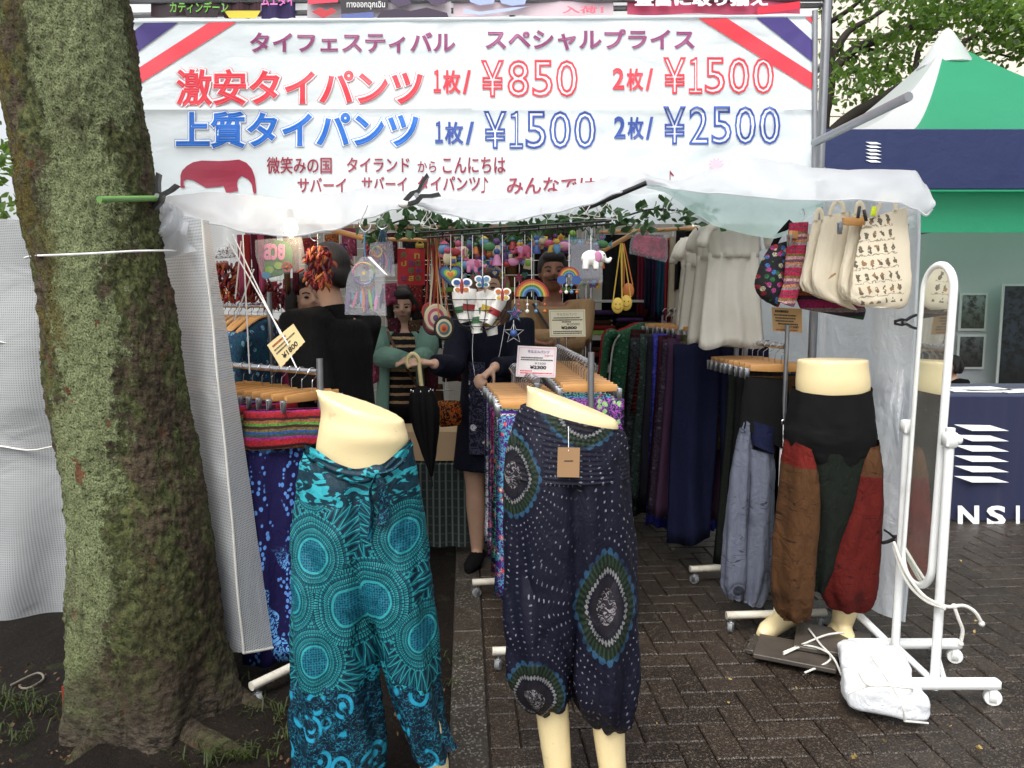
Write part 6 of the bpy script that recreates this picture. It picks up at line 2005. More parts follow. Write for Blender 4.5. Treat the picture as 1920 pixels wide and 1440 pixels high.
# ---- lamp glowing behind the tarp
lamp = thing('lamp_bulb', 'warm lit bulb glowing through the left part of the awning', 'lamp', at(545, 420, 2.96))
g = G('bulb_glow')
e = g.n('Emission'); e.inputs[0].default_value = (1, .72, .40, 1); e.inputs[1].default_value = 7
g.t.links.new(e.outputs[0], g.out.inputs[0])
MB().lathe([(.004, -.045), (.02, -.035), (.028, -.01), (.024, .015), (.013, .03)], at(545, 424, 2.96), 16).build('glass_bulb', g.m, lamp)
MB().lathe([(.014, .028), (.014, .06), (.006, .066)], at(545, 424, 2.96), 12).build('socket', M['black_plastic'], lamp)
ll_ = bpy.data.lights.new('bulb_light', 'POINT'); ll_.energy = 4; ll_.color = (1, .74, .45); ll_.shadow_soft_size = .03
lo = bpy.data.objects.new('bulb_light', ll_); COL.objects.link(lo); lo.location = at(545, 434, 2.96); lo.parent = lamp; lo.matrix_parent_inverse = parent_inv(lamp)
# ---- ivy along the bar
iv = thing('ivy_garland', 'green artificial ivy garland strung across under the awning', 'garland', at(960, 410, 3.2))
ri = random.Random(5)
pts = spline([at(690, 440, 3.05), at(760, 412, 3.0), at(840, 420, 3.0), at(930, 432, 3.05), at(1000, 428, 3.05), at(1080, 404, 3.05), at(1150, 410, 3.1), at(1230, 392, 3.15), at(1330, 404, 3.3)], 60)
MB().tube(pts, .004, 6).build('stem', M['twig'], iv)
mb = MB()
for p in pts:
    for _ in range(7):
        leaf_quads(mb, Vector(p) + V(ri.gauss(0, .03), ri.gauss(0, .03), ri.gauss(-.01, .03)), ri.uniform(.03, .055), ri)
mb.build('foliage', M['ivy'], iv, smooth=False)['kind'] = 'stuff'
for a, b_, lab in ((((560, 415, 3.5), (705, 452, 3.3)), .012, 'thin brown bamboo pole under the roof at the left'), (((1130, 470, 3.4), (1260, 398, 3.5)), .011, 'leaning bamboo pole near the pink packet'), (((700, 448, 3.9), (800, 450, 3.9)), .01, 'short varnished rod above the red mat')):
    tag(MB().tube([at(*a[0]), at(*a[1])], b_, 8).build('bamboo_pole', M['wood']), lab, 'pole')
M['ply'] = plain('plywood', (150, 124, 92), .75, 0, .2, 8)
for k in range(4):
    tag(MB().box((lerp(-1.4, -.3, .5) + .1 * k, 4.2 + k * .42, 1.98 - k * .01), (1.7, .05, .025), rz(.03), .003).build('roof_batten', M['ply'], smooth=False), ('nearest', 'second', 'third', 'farthest')[k] + ' wooden batten under the roof at the left', 'batten')
    tag(MB().box((.75 + .05 * k, 4.3 + k * .4, 2.0), (1.4, .06, .02), rz(-.03), .003).build('roof_batten', M['ply'], smooth=False), ('nearest', 'second', 'third', 'farthest')[k] + ' wooden batten under the roof at the right', 'batten')
# ---- small hanging things
def garland(name, label, px, py, Y, w, h, cols, n, size=.03, seed=1, cat='garland', group=None):
    """many little pods tied in a hanging bunch"""
    t = thing(name, label, cat, at(px, py, Y), group)
    q = random.Random(seed)
    c = at(px, py, Y)
    for ci, cn in enumerate(cols):
        mb = MB()
        for _ in range(n // len(cols)):
            a = V(q.uniform(-w / 2, w / 2), q.gauss(0, .02), -q.random() * h)
            if abs(a.x) > w / 2 * (1 - .4 * abs(2 * (-a.z / h) - 1)): a.x *= .6
            d = V(q.gauss(0, .6), q.gauss(0, .6), -1).normalized()
            L = size * q.uniform(.6, 1.3)
            p = c + a
            mb.tube([p, p + d * L * .4, p + d * L], [size * .14, size * .2, size * .04], 6)
        mb.build('pods', CM[cn], t)['kind'] = 'stuff'
    b = MB(); cord(b, c + V(0, 0, .05), c + V(0, 0, -h * .5)); b.build('cord', M['string'], t)
    return t
garland('chilli_garland', 'red and orange pod garland in front of the dark-coated head', 596, 462, 3.02, .12, .15, ('red', 'orange', 'red', 'wine'), 200, .035, 1)
garland('chilli_garland', 'red pod garland at far left inside the stall', 432, 488, 3.5, .18, .17, ('red', 'wine', 'red', 'orange'), 240, .04, 2)
garland('chilli_garland', 'dark red pod garland below the green flower board', 575, 520, 3.6, .16, .12, ('wine', 'red', 'rose'), 180, .035, 3)
garland('chilli_garland', 'small red pod bunch right of the open hook', 706, 445, 3.4, .07, .10, ('red', 'rose', 'blue', 'orange'), 90, .03, 4)
garland('chilli_garland', 'brown pod bunch under the bamboo at the left', 552, 585, 3.9, .16, .22, ('brown', 'orange', 'brown'), 150, .06, 5)
def disc(mb, c, r, th=.004, n=18, sq=1.0):
    mb.plate([(r * math.cos(6.283 * k / n), r * sq * math.sin(6.283 * k / n)) for k in range(n)], th, c)
def ring_bag(px, py, Y, r, cols, label, strap=None, sq=1.15):
    t = thing('round_bag', label, 'bag', at(px, py, Y), 'round woven bags on orange straps')
    p = at(px, py, Y)
    for k, cn in enumerate(cols):
        b = MB(); rr = r * (1 - k / len(cols))
        b.lathe([(.001, -.012 - k * .004), (rr * .9, -.010 - k * .004), (rr, 0), (rr * .9, .008)], p, 20, rx(R(-90)) @ Matrix.Scale(1, 3))
        for i in range(len(b.v)):
            x_, y_, z_ = b.v[i]; b.v[i] = (x_, 2 * p.y - y_ if False else y_, p.z + (z_ - p.z) * sq)
        b.build('woven_ring', CM[cn], t)
    if strap:
        b = MB()
        for s in (-1, 1): b.tube(spline([p + V(s * r * .5, 0, r * .9), (p + at(*strap)) / 2 + V(s * .012, 0, 0), at(*strap)], 10), .003, 6)
        b.build('strap', CM[cols[0]] if cols[0] != 'black' else CM['orange'], t)
    return t
ring_bag(812, 606, 3.12, .045, ('wine', 'rose', 'cream', 'rose'), 'wine round woven bag at the back of the strap bunch', (822, 445, 3.1))
ring_bag(818, 596, 3.05, .05, ('cream', 'rose', 'cream', 'violet'), 'cream ringed woven bag in the strap bunch', (815, 445, 3.08))
ring_bag(833, 615, 3.0, .043, ('black', 'cream', 'teal', 'orange', 'red'), 'dark woven bag ringed teal and orange, lowest of the bunch', (818, 446, 3.06))
ring_bag(806, 585, 3.08, .035, ('red', 'green', 'yellow'), 'small red and green woven bag in the bunch', (810, 446, 3.06))
for k, cn in enumerate(('orange', 'cream', 'red', 'orange', 'lime', 'pink', 'orange')):
    b = MB(); x = 802 + k * 5
    b.tube(spline([at(x, 440, 3.06), at(x + 3 * math.sin(k), 500, 3.07), at(x - 2 + k % 3, 560 + 8 * (k % 3), 3.08)], 10), .0028, 5)
    tag(b.build('bag_strap', CM[cn]), cn + ' cord strap, ' + ORD[k] + ' from the left in the bunch beside the basket', 'strap', 'bag straps in the bunch')
# red mat with Thai letters
rm = thing('letter_mat', 'red mat with yellow and green Thai letters hanging in the stall', 'mat', at(770, 535, 3.62))
b = MB(); b.grid([[at(lerp(745, 797, s), lerp(466, 534, t_), 3.62 + .01 * math.sin(s * 5 + t_ * 3)) for s in [k / 8 for k in range(9)]] for t_ in [k / 8 for k in range(9)]]); b.build('cloth', c_('mat_red', (178, 26, 36)), rm)
for s, x, y, cn in (('ค', 757, 478, 'green'), ('ท', 782, 480, 'yellow'), ('ป', 757, 494, 'yellow'), ('อ', 771, 493, 'violet'), ('ด', 783, 493, 'green'), ('ย', 771, 507, 'green'), ('อ', 785, 507, 'violet'), ('ม', 757, 522, 'violet'), ('ส', 771, 522, 'yellow'), ('ด', 784, 521, 'green')):
    b = MB(); lettering(b, s, lambda u, v, h: at(x - 5 + 10 * u, y + 5 - 10 * v, 3.60 - h), .03, 0, .002); b.build('lettering', CM[cn], rm, smooth=False)
b = MB(); b.box(at(787, 461, 3.6), (.04, .01, .02), None, .003); b.tube([at(780, 458, 3.6), at(787, 450, 3.6), at(794, 458, 3.6)], .004, 6)
tag(b.build('bulldog_clip', CM['yellow']), 'yellow bulldog clip on top of the red letter mat', 'clip')
# clear pouches with dreamcatchers
g = G('clear_pouch')
v = g.oc()
M['pouch'] = g.bsdf(srgb(226, 228, 236), .12, g.bump(g.noise(v, 22, 3, .6, 1.5), .5, .01), spec=.6, tp=.86)
def pouch(rows, Y, label, name='clear_pouch', depth=.012):
    t = thing(name, label, 'pouch', at(rows[-1][0], rows[-1][1], Y))
    mb = MB(); pxloft(mb, [(a_, b_, c, d, depth) for a_, b_, c, d in rows], Y, 32, 16, .003, 4, 1)
    mb.build('plastic_film', M['pouch'], t, sharp=None)
    return t
p1 = pouch([(678, 482, 694, 482), (656, 510, 718, 508), (648, 545, 722, 545), (646, 590, 724, 592)], 2.70, 'clear plastic pouch with a large rainbow dreamcatcher hanging from the open hook')
def rainbow_ring(par, c, r, cols, Y, tube=.004):
    n = len(cols)
    for k, cn in enumerate(cols):
        b = MB(); b.tube([c + V(r * math.cos(a), 0, r * math.sin(a)) for a in [6.2832 * (k + q / 5) / n for q in range(6)]], tube, 6); b.build('hoop', CM[cn], par)
rainbow_ring(p1, at(682, 513, 2.70), .038, ('lime', 'yellow', 'orange', 'rose', 'violet', 'violet', 'sky', 'teal'), 2.7)
qf = random.Random(9)
for k, cn in enumerate(('violet', 'teal', 'rose', 'sky', 'orange', 'violet', 'lime', 'teal', 'pink', 'navy')):
    b = MB(); x = 656 + k * 6.5
    a_, c = at(x + qf.uniform(-4, 4), 545 + qf.uniform(-6, 8), 2.70), at(x + qf.uniform(-8, 8), 578 + qf.uniform(-6, 8), 2.70)
    m_ = (a_ + c) / 2
    b.tube([a_, m_, c], [.002, .007, .002], 6, sq=.3); b.build('feather', CM[cn], p1)
b = MB(); disc(b, at(682, 512, 2.695), .007); b.build('bead_flower', CM['yellow'], p1, smooth=False)
p2 = pouch([(694, 456, 736, 452), (692, 480, 738, 480), (692, 520, 740, 518)], 2.80, 'smaller clear pouch with a yellow hoop hanging from blue cords')
rainbow_ring(p2, at(707, 472, 2.80), .018, ('yellow', 'lime', 'orange', 'yellow'), 2.8, .003)
for k, cn in enumerate(('violet', 'navy', 'rose', 'teal', 'violet')):
    b = MB(); a_ = at(714 + k * 4, 470 + k * 3, 2.8); b.tube([a_, a_ + V(.006, 0, -.03), a_ + V(.002, 0, -.06)], [.002, .006, .002], 6, sq=.3); b.build('feather', CM[cn], p2)
b = MB()
for k in range(5): b.tube(spline([at(716, 428, 2.73), at(712 + k * 3, 440, 2.76), at(708 + k * 5, 455, 2.8)], 8), .0022, 5)
b.build('cord', CM['sky'], p2)
b = MB(); b.tube([at(684, 436, 2.68), at(683, 462, 2.69), at(685, 483, 2.7)], .003, 6); b.build('cord', CM['sky'], p1)
b = MB()
for k in range(3): b.tube([at(690 + k * 2, 482, 2.68), at(722 + k * 2, 514 + k, 2.67)], .0022, 5)
b.build('cord', CM['white'], p1)
# green flower board in a bag
fb = pouch([(478, 450, 566, 444), (480, 480, 570, 470), (494, 524, 572, 506)], 3.05, 'clear bag with a green board, pink letters and a red flower', 'flower_board_bag')
b = MB(); pl_ = [(496, 474), (500, 458), (520, 450), (540, 453), (549, 470), (548, 498), (528, 516), (496, 523)]
o_ = at(0, 0, 3.05)
b.add([at(x, y, 3.046) for x, y in pl_] + [at(x, y, 3.054) for x, y in pl_], [tuple(range(8))[::-1], tuple(range(8, 16))] + [(i, (i + 1) % 8, (i + 1) % 8 + 8, i + 8) for i in range(8)])
b.build('board', CM['green'], fb, smooth=False)
b = MB(); lettering(b, 'สวย', lambda u, v, h: at(494 + 40 * u, 488 - 32 * v, 3.043 - h), .05, 0, .002); b.build('lettering', CM['pink'], fb, smooth=False)
b = MB(); c = at(538, 500, 3.04)
for k in range(6): disc(b, c + V(.012 * math.cos(k * 1.047), 0, .012 * math.sin(k * 1.047)), .010, .003, 12)
b.build('flower', CM['red'], fb, smooth=False)
b = MB(); disc(b, c + V(0, -.004, 0), .006); b.build('flower_eye', CM['orange'], fb, smooth=False)
for x, y, cn in ((505, 506, 'lime'), (522, 498, 'lime'), (499, 516, 'sky')):
    b = MB(); disc(b, at(x, y, 3.042), .018, .002, 14, .8); b.build('leaf', CM[cn], fb, smooth=False)
# basket with rolled white cloths
bs = thing('wire_basket', 'black wire half-basket hanging in the middle of the stall', 'basket', at(895, 625, 2.84))
bc = at(895, 562, 2.84)
for k in range(5):
    t_ = k / 4
    rr = .115 * math.cos(t_ * 1.25); zz = -.115 * math.sin(t_ * 1.4)
    b = MB(); b.tube([bc + V(rr * math.cos(a), rr * .55 * math.sin(a), zz) for a in [q * 6.2832 / 24 for q in range(25)]], .0018, 5); b.build('wire', M['black_plastic'], bs)
for k in range(10):
    a = k * 6.2832 / 10
    b = MB(); b.tube([bc + V(.115 * math.cos(q * .31) * math.cos(a), .115 * .55 * math.cos(q * .31) * math.sin(a), -.115 * math.sin(q * .35)) for q in range(5)], .0018, 5); b.build('wire', M['black_plastic'], bs)
qb = random.Random(4)
for k, (px, py, a, cn) in enumerate(((862, 560, .2, 'green'), (880, 556, -.1, 'red'), (900, 562, .3, 'green'), (920, 560, -.3, 'yellow'), (935, 566, -.5, 'red'), (890, 580, .1, 'green'), (915, 585, .2, 'yellow'))):
    t = thing('rolled_cloth', ('first', 'second', 'third', 'fourth', 'fifth', 'sixth', 'seventh')[k] + ' white cloth roll with ' + cn + ' band in the wire basket, counted from the left', 'cloth', at(px, py, 2.84), 'cloths in the wire basket')
    p = at(px, py, 2.84 + qb.uniform(-.03, .03))
    d = V(math.sin(a), 0, -math.cos(a))
    b = MB(); b.tube([p - d * .03, p, p + d * .04, p + d * .09], [.024, .028, .026, .02], 12); b.build('cloth', CM['white'], t)
    b = MB(); b.tube([p + d * .028, p + d * .052], [.0272, .0268], 12); b.build('band', CM[cn], t)
# mobiles: hearts, rainbows, stars, butterflies
def hang_thing(name, label, px, py, Y, cat='ornament', top=440):
    t = thing(name, label, cat, at(px, py, Y))
    b = MB(); cord(b, at(px, top, Y), at(px, py, Y)); b.build('cord', M['string'], t)
    return t
def shape(t, poly, cn, c, y, name='layer', th=.004):
    b = MB(); b.plate(poly, th, c + V(0, -y, 0)); b.build(name, CM[cn], t, smooth=False)
def heart(s): return [(s * .062 * 16 * math.sin(a) ** 3, s * .062 * (13 * math.cos(a) - 5 * math.cos(2 * a) - 2 * math.cos(3 * a) - math.cos(4 * a))) for a in [6.2832 * k / 28 for k in range(28)]][::-1]
def star(s, n=5, q=.42): return [((s if k % 2 == 0 else s * q) * math.sin(math.pi * k / n), (s if k % 2 == 0 else s * q) * math.cos(math.pi * k / n)) for k in range(2 * n)][::-1]
def arch(r0, r1, n=14): return [(r1 * math.cos(math.pi * k / n), r1 * math.sin(math.pi * k / n)) for k in range(n + 1)] + [(r0 * math.cos(math.pi * (1 - k / n)), r0 * math.sin(math.pi * (1 - k / n))) for k in range(n + 1)]
t = hang_thing('heart_ornament', 'rainbow layered heart ornament above the wire basket', 845, 515, 2.78)
for k, cn in enumerate(('navy', 'blue', 'teal', 'lime', 'yellow', 'orange')): shape(t, heart(.045 * (1 - k * .15)), cn, at(845, 515, 2.78), k * .003)
for px, py, r_, lab in ((997, 556, .066, 'large rainbow arch ornament with hanging beads'), (1067, 520, .04, 'small rainbow ornament with two blue clouds')):
    t = hang_thing('rainbow_ornament', lab, px, py, 2.82)
    cl_ = ('red', 'orange', 'yellow', 'green', 'sky', 'blue')
    for k, cn in enumerate(cl_): shape(t, arch(r_ * (1 - (k + 1) / 9), r_ * (1 - k / 9) - .0008), cn, at(px, py, 2.82), .0004 * k, 'band', .008)
    if py < 530:
        for s in (-1, 1):
            b = MB(); disc(b, at(px, py, 2.81) + V(s * r_ * .7, 0, -.01), r_ * .42, .006); b.build('cloud', CM['blue'], t, smooth=False)
    for k in range(4):
        b = MB(); p = at(px, py, 2.82) + V((k - 1.5) * r_ * .5, 0, 0); cord(b, p, p + V(0, 0, -.06), .0009); b.ball(p + V(0, 0, -.03), .005, None, 8, 6); b.ball(p + V(0, 0, -.055), .007, None, 8, 6); b.build('bead_string', CM[('rose', 'white', 'sky', 'orange')[k]], t)
t = hang_thing('star_ornament', 'blue beaded five-pointed star left of the cream price card', 965, 588, 2.82, top=520)
for k, cn in enumerate(('navy', 'sky', 'navy', 'violet')): shape(t, star(.038 * (1 - k * .2)), cn, at(965, 588, 2.82), k * .003)
t = hang_thing('star_ornament', 'silver wire star with a bright blue bead, lowest ornament', 963, 625, 2.82, top=600)
b = MB(); sp_ = star(.04); b.tube([at(963, 625, 2.82) + V(x, 0, y) for x, y in sp_ + sp_[:1]], .0022, 5); b.build('wire_star', M['chrome'], t)
b = MB(); b.ball(at(963, 625, 2.815), .014); b.build('bead', CM['blue'], t)
def butterfly(px, py, Y, s, cols, label):
    t = hang_thing('butterfly_ornament', label, px, py, Y)
    c = at(px, py, Y)
    for sx, sz_, r_, cn in ((-1, .6, 1, cols[0]), (1, .6, 1, cols[0]), (-.85, -.7, .8, cols[1]), (.85, -.7, .8, cols[1])):
        b = MB(); q = c + V(sx * s * .9, 0, sz_ * s); disc(b, q, s * r_, .004, 16, .8); b.build('wing', CM['white'], t, smooth=False)
        b = MB(); disc(b, q + V(0, -.004, 0), s * r_ * .6, .003, 14, .8); b.build('wing_spot', CM[cn], t, smooth=False)
    b = MB(); b.tube([c + V(0, -.004, s * 1.2), c + V(0, -.004, 0), c + V(0, -.004, -s * 1.4)], [s * .15, s * .35, s * .2], 8); b.build('body', CM[cols[2]], t)
butterfly(866, 536, 2.74, .020, ('blue', 'orange', 'red'), 'white butterfly ornament with blue and orange spots in front of the basket')
butterfly(905, 528, 2.77, .016, ('sky', 'teal', 'blue'), 'blue butterfly ornament above the basket')
butterfly(942, 552, 2.76, .017, ('orange', 'yellow', 'red'), 'orange butterfly ornament right of the basket')
def elephant(px, py, Y, s, body, ear, label, face=1):
    t = hang_thing('plush_elephant', label, px, py, Y, 'soft toy')
    c = at(px, py, Y)
    mb = MB(); mb.ball(c, (s, s * .7, s * .8)); mb.ball(c + V(face * s * .9, 0, s * .15), (s * .62, s * .55, s * .6))
    for x_ in (-.55, .5):
        for y_ in (-.35, .35): mb.tube([c + V(x_ * s, y_ * s, -s * .4), c + V(x_ * s, y_ * s, -s * 1.15)], s * .3, 10)
    mb.tube(spline([c + V(face * s * 1.3, 0, 0), c + V(face * s * 1.65, 0, -s * .35), c + V(face * s * 1.9, 0, -s * .2), c + V(face * s * 2.0, 0, s * .1)], 8), [s * .26, s * .25, s * .22, s * .2, s * .19, s * .18, s * .17, s * .16], 10)
    fuse(mb, 'body', CM[body], t, s * .11, 3)
    for e in (-1, 1):
        b = MB(); b.ball(c + V(face * s * .62, e * s * .55, s * .12), (s * .42, s * .1, s * .55)); b.build('ear', CM[ear], t)
    b = MB(); b.ball(c + V(face * s * 1.25, -s * .42, s * .3), s * .09, None, 8, 6); b.build('eye', CM['black'], t)
elephant(1108, 484, 2.72, .036, 'white', 'pink', 'white and pink plush elephant at the right end of the black bar')
elephant(886, 496, 2.84, .026, 'pink', 'rose', 'pink plush elephant left in the trinket row')
elephant(984, 470, 2.88, .026, 'rose', 'pink', 'rose plush elephant in the middle of the trinket row', -1)
elephant(868, 470, 2.9, .022, 'cream', 'pink', 'cream plush elephant left in the trinket row', -1)
# purses with smiling faces
for k, (px, py, Y, cn, lab) in enumerate(((1158, 573, 3.0, 'yellow', 'yellow smiling face purse on a long yellow strap'), (1174, 568, 3.04, 'yellow', 'second yellow face purse behind the smiling one'), (1178, 545, 3.1, 'orange', 'orange purse high behind the yellow ones'))):
    t = thing('smiley_purse', lab, 'purse', at(px, py, Y))
    c = at(px, py, Y)
    b = MB(); b.ball(c, (.024, .010, .032)); b.build('purse', CM[cn], t)
    b = MB()
    for s in (-1, 1): b.tube([c + V(s * .018, 0, .022), at(1164 + k * 3, 456, Y)], .0026, 5)
    b.build('strap', CM[cn], t)
    if k < 2:
        b = MB()
        for s in (-1, 1): b.ball(c + V(s * .008, -.0098, .006), (.0022, .001, .003), None, 8, 6)
        b.tube([c + V(.012 * math.cos(a), -.0098, -.006 - .009 * math.sin(a)) for a in [q * 3.1416 / 8 for q in range(9)]], .0011, 5)
        b.build('face', CM['black'], t)
# packets
pk_ = pouch([(1184, 434, 1252, 440), (1180, 470, 1252, 480), (1182, 476, 1248, 492)], 3.3, 'clear packet with a pink figured cloth above the purses', 'cloth_packet')
b = MB(); pxloft(b, [(1190, 440, 1248, 446, .008), (1186, 462, 1248, 470, .008), (1186, 474, 1245, 487, .006)], 3.3, 30, 8); b.build('folded_cloth', floral('pinkpack', (176, 50, 84), (90, 20, 40), (120, 30, 60), 24, .5), pk_, sharp=None)
hook_s(1222, 428, 3.3, 'white wire hook holding the pink packet', .8)
pk2 = pouch([(1064, 450, 1118, 446), (1066, 490, 1128, 486), (1062, 536, 1130, 530)], 2.9, 'clear packet of grey cloth at the right end of the black bar', 'cloth_packet')
b = MB(); pxloft(b, [(1070, 460, 1114, 456, .008), (1070, 500, 1124, 496, .01), (1068, 528, 1126, 524, .006)], 2.9, 30, 8); b.build('folded_cloth', dyed('greypack', (130, 132, 138)), pk2, sharp=None)
pk3 = pouch([(404, 468, 440, 454), (398, 488, 444, 482), (400, 494, 440, 492)], 3.3, 'black and white figured pouch at the far left inside', 'figured_pouch')
b = MB(); pxloft(b, [(408, 468, 438, 458, .008), (402, 486, 442, 482, .008)], 3.3, 30, 6); b.build('folded_cloth', floral('bw', (220, 220, 220), (30, 30, 30), (40, 40, 40), 60, .4), pk3, sharp=None)
# assorted trinkets in the row
kinds = ['ball', 'fish', 'bird', 'tag', 'doll']
qq = random.Random(21)
cl_ = ['green', 'lime', 'yellow', 'rose', 'pink', 'orange', 'teal', 'sky', 'red', 'violet', 'cream', 'blue']
for k in range(66):
    px = 836 + (k % 22) * 13.9 + qq.uniform(-4, 4)
    row = k // 22
    py = (462, 494, 478)[row] + qq.uniform(-10, 12)
    if 1004 < px < 1064: py = 456 + qq.uniform(-6, 10)
    Y = 2.80 + (px - 836) * .0003 + (.09, .05, .2)[row] + qq.uniform(-.03, .05)
    t = thing('small_trinket', 'little coloured trinket dangling from the black bar', 'ornament', at(px, py, Y), 'trinkets under the black bar')
    c = at(px, py, Y)
    a_, b2 = qq.sample(cl_, 2)
    t['label'] = '%s and %s %s trinket dangling from the black bar, %s row' % (a_, b2, ('ball', 'fish', 'bird', 'tag', 'bell')[k % 5], ('upper', 'lower', 'rear')[row]) + (' at the left' if px < 990 else ' at the right')
    s = qq.uniform(.013, .024)
    b = MB(); cord(b, at(px, 434 - (px - 792) * .05, Y), c, .0008); b.build('cord', M['twig'], t)
    kd = kinds[k % 5]
    b = MB(); b2_ = MB()
    if kd == 'ball': b.ball(c, s); b2_.lathe([(s * .5, s * .7), (s * .9, s * .75), (s * .2, s * 1.3)], c, 10)
    elif kd == 'fish':
        b.ball(c, (s * 1.3, s * .5, s * .8)); b2_.plate([(0, 0), (s, s * .8), (s * .8, 0), (s, -s * .8)], .004, c + V(s * 1.1, 0, 0))
    elif kd == 'bird':
        b.ball(c, (s * .8, s * .6, s * 1.2)); b2_.ball(c + V(0, -s * .2, s * 1.3), s * .6); b2_.plate([(-s * 1.8, s * .5), (0, s * .9), (s * 1.8, s * .5), (0, -s * .3)], .003, c + V(0, s * .5, 0))
    elif kd == 'tag': b.box(c, (s * 1.5, s * .3, s * 2.4), ry(qq.uniform(-.3, .3)), .002); b2_.box(c + V(0, -s * .25, 0), (s, s * .1, s * 1.2), None, .0004)
    else:
        b.lathe([(s * .2, s * .8), (s * .5, s * .5), (s * .9, -s * 1.2), (s * .1, -s * 1.25)], c, 10); b2_.ball(c + V(0, 0, s * 1.2), s * .55)
    b.build('body', CM[a_], t); b2_.build('detail', CM[b2], t)
# flat felt shapes hanging further back
for k in range(44):
    px = 826 + (k % 22) * 14.2 + qq.uniform(-5, 5)
    row = k // 22
    py = (455, 520)[row] + qq.uniform(-12, 14)
    if 985 < px < 1085: py = 455 + qq.uniform(-8, 14)
    Y = 3.12 + qq.uniform(-.06, .12)
    c = at(px, py, Y)
    a_, b2 = qq.sample(cl_, 2)
    kd = ('star', 'heart', 'flower', 'leaf')[k % 4]
    t = thing('felt_charm', '%s %s felt charm edged %s hanging behind the trinkets, %s row' % (a_, kd, b2, ('upper', 'lower')[row]), 'ornament', c, 'felt charms behind the trinkets')
    b = MB(); cord(b, at(px, 436, Y), c, .0008); b.build('cord', M['twig'], t)
    s_ = qq.uniform(.016, .028)
    sh_ = {'star': star(s_), 'heart': heart(s_ * .8), 'flower': star(s_, 7, .62), 'leaf': [(0, s_ * 1.4), (-s_ * .5, s_ * .3), (-s_ * .3, -s_), (0, -s_ * 1.4), (s_ * .3, -s_), (s_ * .5, s_ * .3)]}[kd]
    ax = (math.cos(qq.uniform(-.6, .6)), math.sin(qq.uniform(-.6, .6)), 0)
    b = MB(); b.plate(sh_, .006, c, ax); b.build('felt', CM[a_], t, smooth=False)
    b = MB(); b.plate([(x_ * .55, y_ * .55) for x_, y_ in sh_], .010, c, ax); b.build('inlay', CM[b2], t, smooth=False)
garland('chilli_garland', 'orange and red pod garland by the strings at left', 478, 500, 3.65, .14, .14, ('red', 'orange', 'wine'), 150, .035, 12)
garland('chilli_garland', 'dark wine pod garland over the rear left shirts', 520, 530, 3.75, .2, .12, ('wine', 'rose', 'red'), 170, .035, 13)
garland('chilli_garland', 'rose pod bunch left of the dreamcatcher pouches', 636, 452, 3.55, .12, .12, ('rose', 'red', 'violet'), 120, .03, 14)
# ---- strings at the left
for k, (a_, b2) in enumerate((((424, 446, 2.9), (541, 648, 2.68)), ((436, 440, 2.9), (556, 690, 2.68)), ((452, 452, 2.9), (441, 560, 2.95)), ((455, 440, 2.9), (468, 700, 2.9)), ((476, 505, 2.9), (440, 600, 2.95)))):
    b = MB(); b.tube([at(*a_), at(*b2)], .0028, 6)
    tag(b.build('white_string', M['string']), ('slanting string down to the tilted price card', 'second slanting string down to the tilted price card', 'short string at the left curtain', 'long vertical string before the patterned shirts', 'crossing string left of the patterned shirts')[k], 'string')
# ---- grids of goods on the back left
wg = thing('wire_grid', 'white wire grid panel at the back left hung with small goods', 'grid panel', (-1.1, 4.75, 0))
for k in range(14):
    x = -1.66 + k * .095
    MB().tube([V(x, 4.78, .35), V(x, 4.78, 1.95)], .0025, 5).build('wire', M['white_paint'], wg)
for k in range(17):
    z = .35 + k * .1
    MB().tube([V(-1.68, 4.776, z), V(-.4, 4.776, z)], .0025, 5).build('wire', M['white_paint'], wg)
pc = ['wine', 'red', 'black', 'rose', 'brown', 'orange', 'navy', 'wine', 'pink', 'red']
for k in range(40):
    i, j = k % 10, k // 10
    x = -1.62 + i * .125 + qq.uniform(-.02, .02)
    z = 1.82 - j * .27 + qq.uniform(-.04, .04)
    cn = qq.choice(pc)
    y = 4.72 - qq.uniform(0, .1)
    o = garment('hanging_pouch', cn + ' pouch hanging on the back left wire grid, ' + ('top', 'second', 'third', 'lowest')[j] + ' row, ' + ORD[i] + ' from the left', 'pouch', V(x - .045, y, z), V(x + .045, y, z + .01), qq.uniform(.12, .2), floral('pouch_' + cn + str(k % 3), COLS[cn], tuple(min(255, c + 50) for c in COLS[cn]), tuple(c // 2 for c in COLS[cn]), 60, .5) if ('pm' + cn + str(k % 3)) not in _mc else _mc['pm' + cn + str(k % 3)], 'pouches on the back left grid', flare=qq.uniform(.8, 1.3), thick=.05, nf=2, amp=.006, seed=k, m=7, n=10, top=.5)
    _mc['pm' + cn + str(k % 3)] = o.data.materials[0]
for k, (px, cn) in enumerate(((444, 'rose'), (456, 'red'), (470, 'wine'), (482, 'rose'), (530, 'brown'), (546, 'wine'))):
    garment('fringed_scarf', ('pink', 'red', 'wine', 'rose', 'brown', 'dark wine')[k] + ' scarf hanging near the roof at the left', 'scarf', at(px, 440, 3.4), at(px + 13, 440, 3.4), .26, dyed('scf' + cn, COLS[cn]), 'scarves at the left', flare=.9, thick=.03, nf=2, amp=.005, seed=k, m=8, n=8)
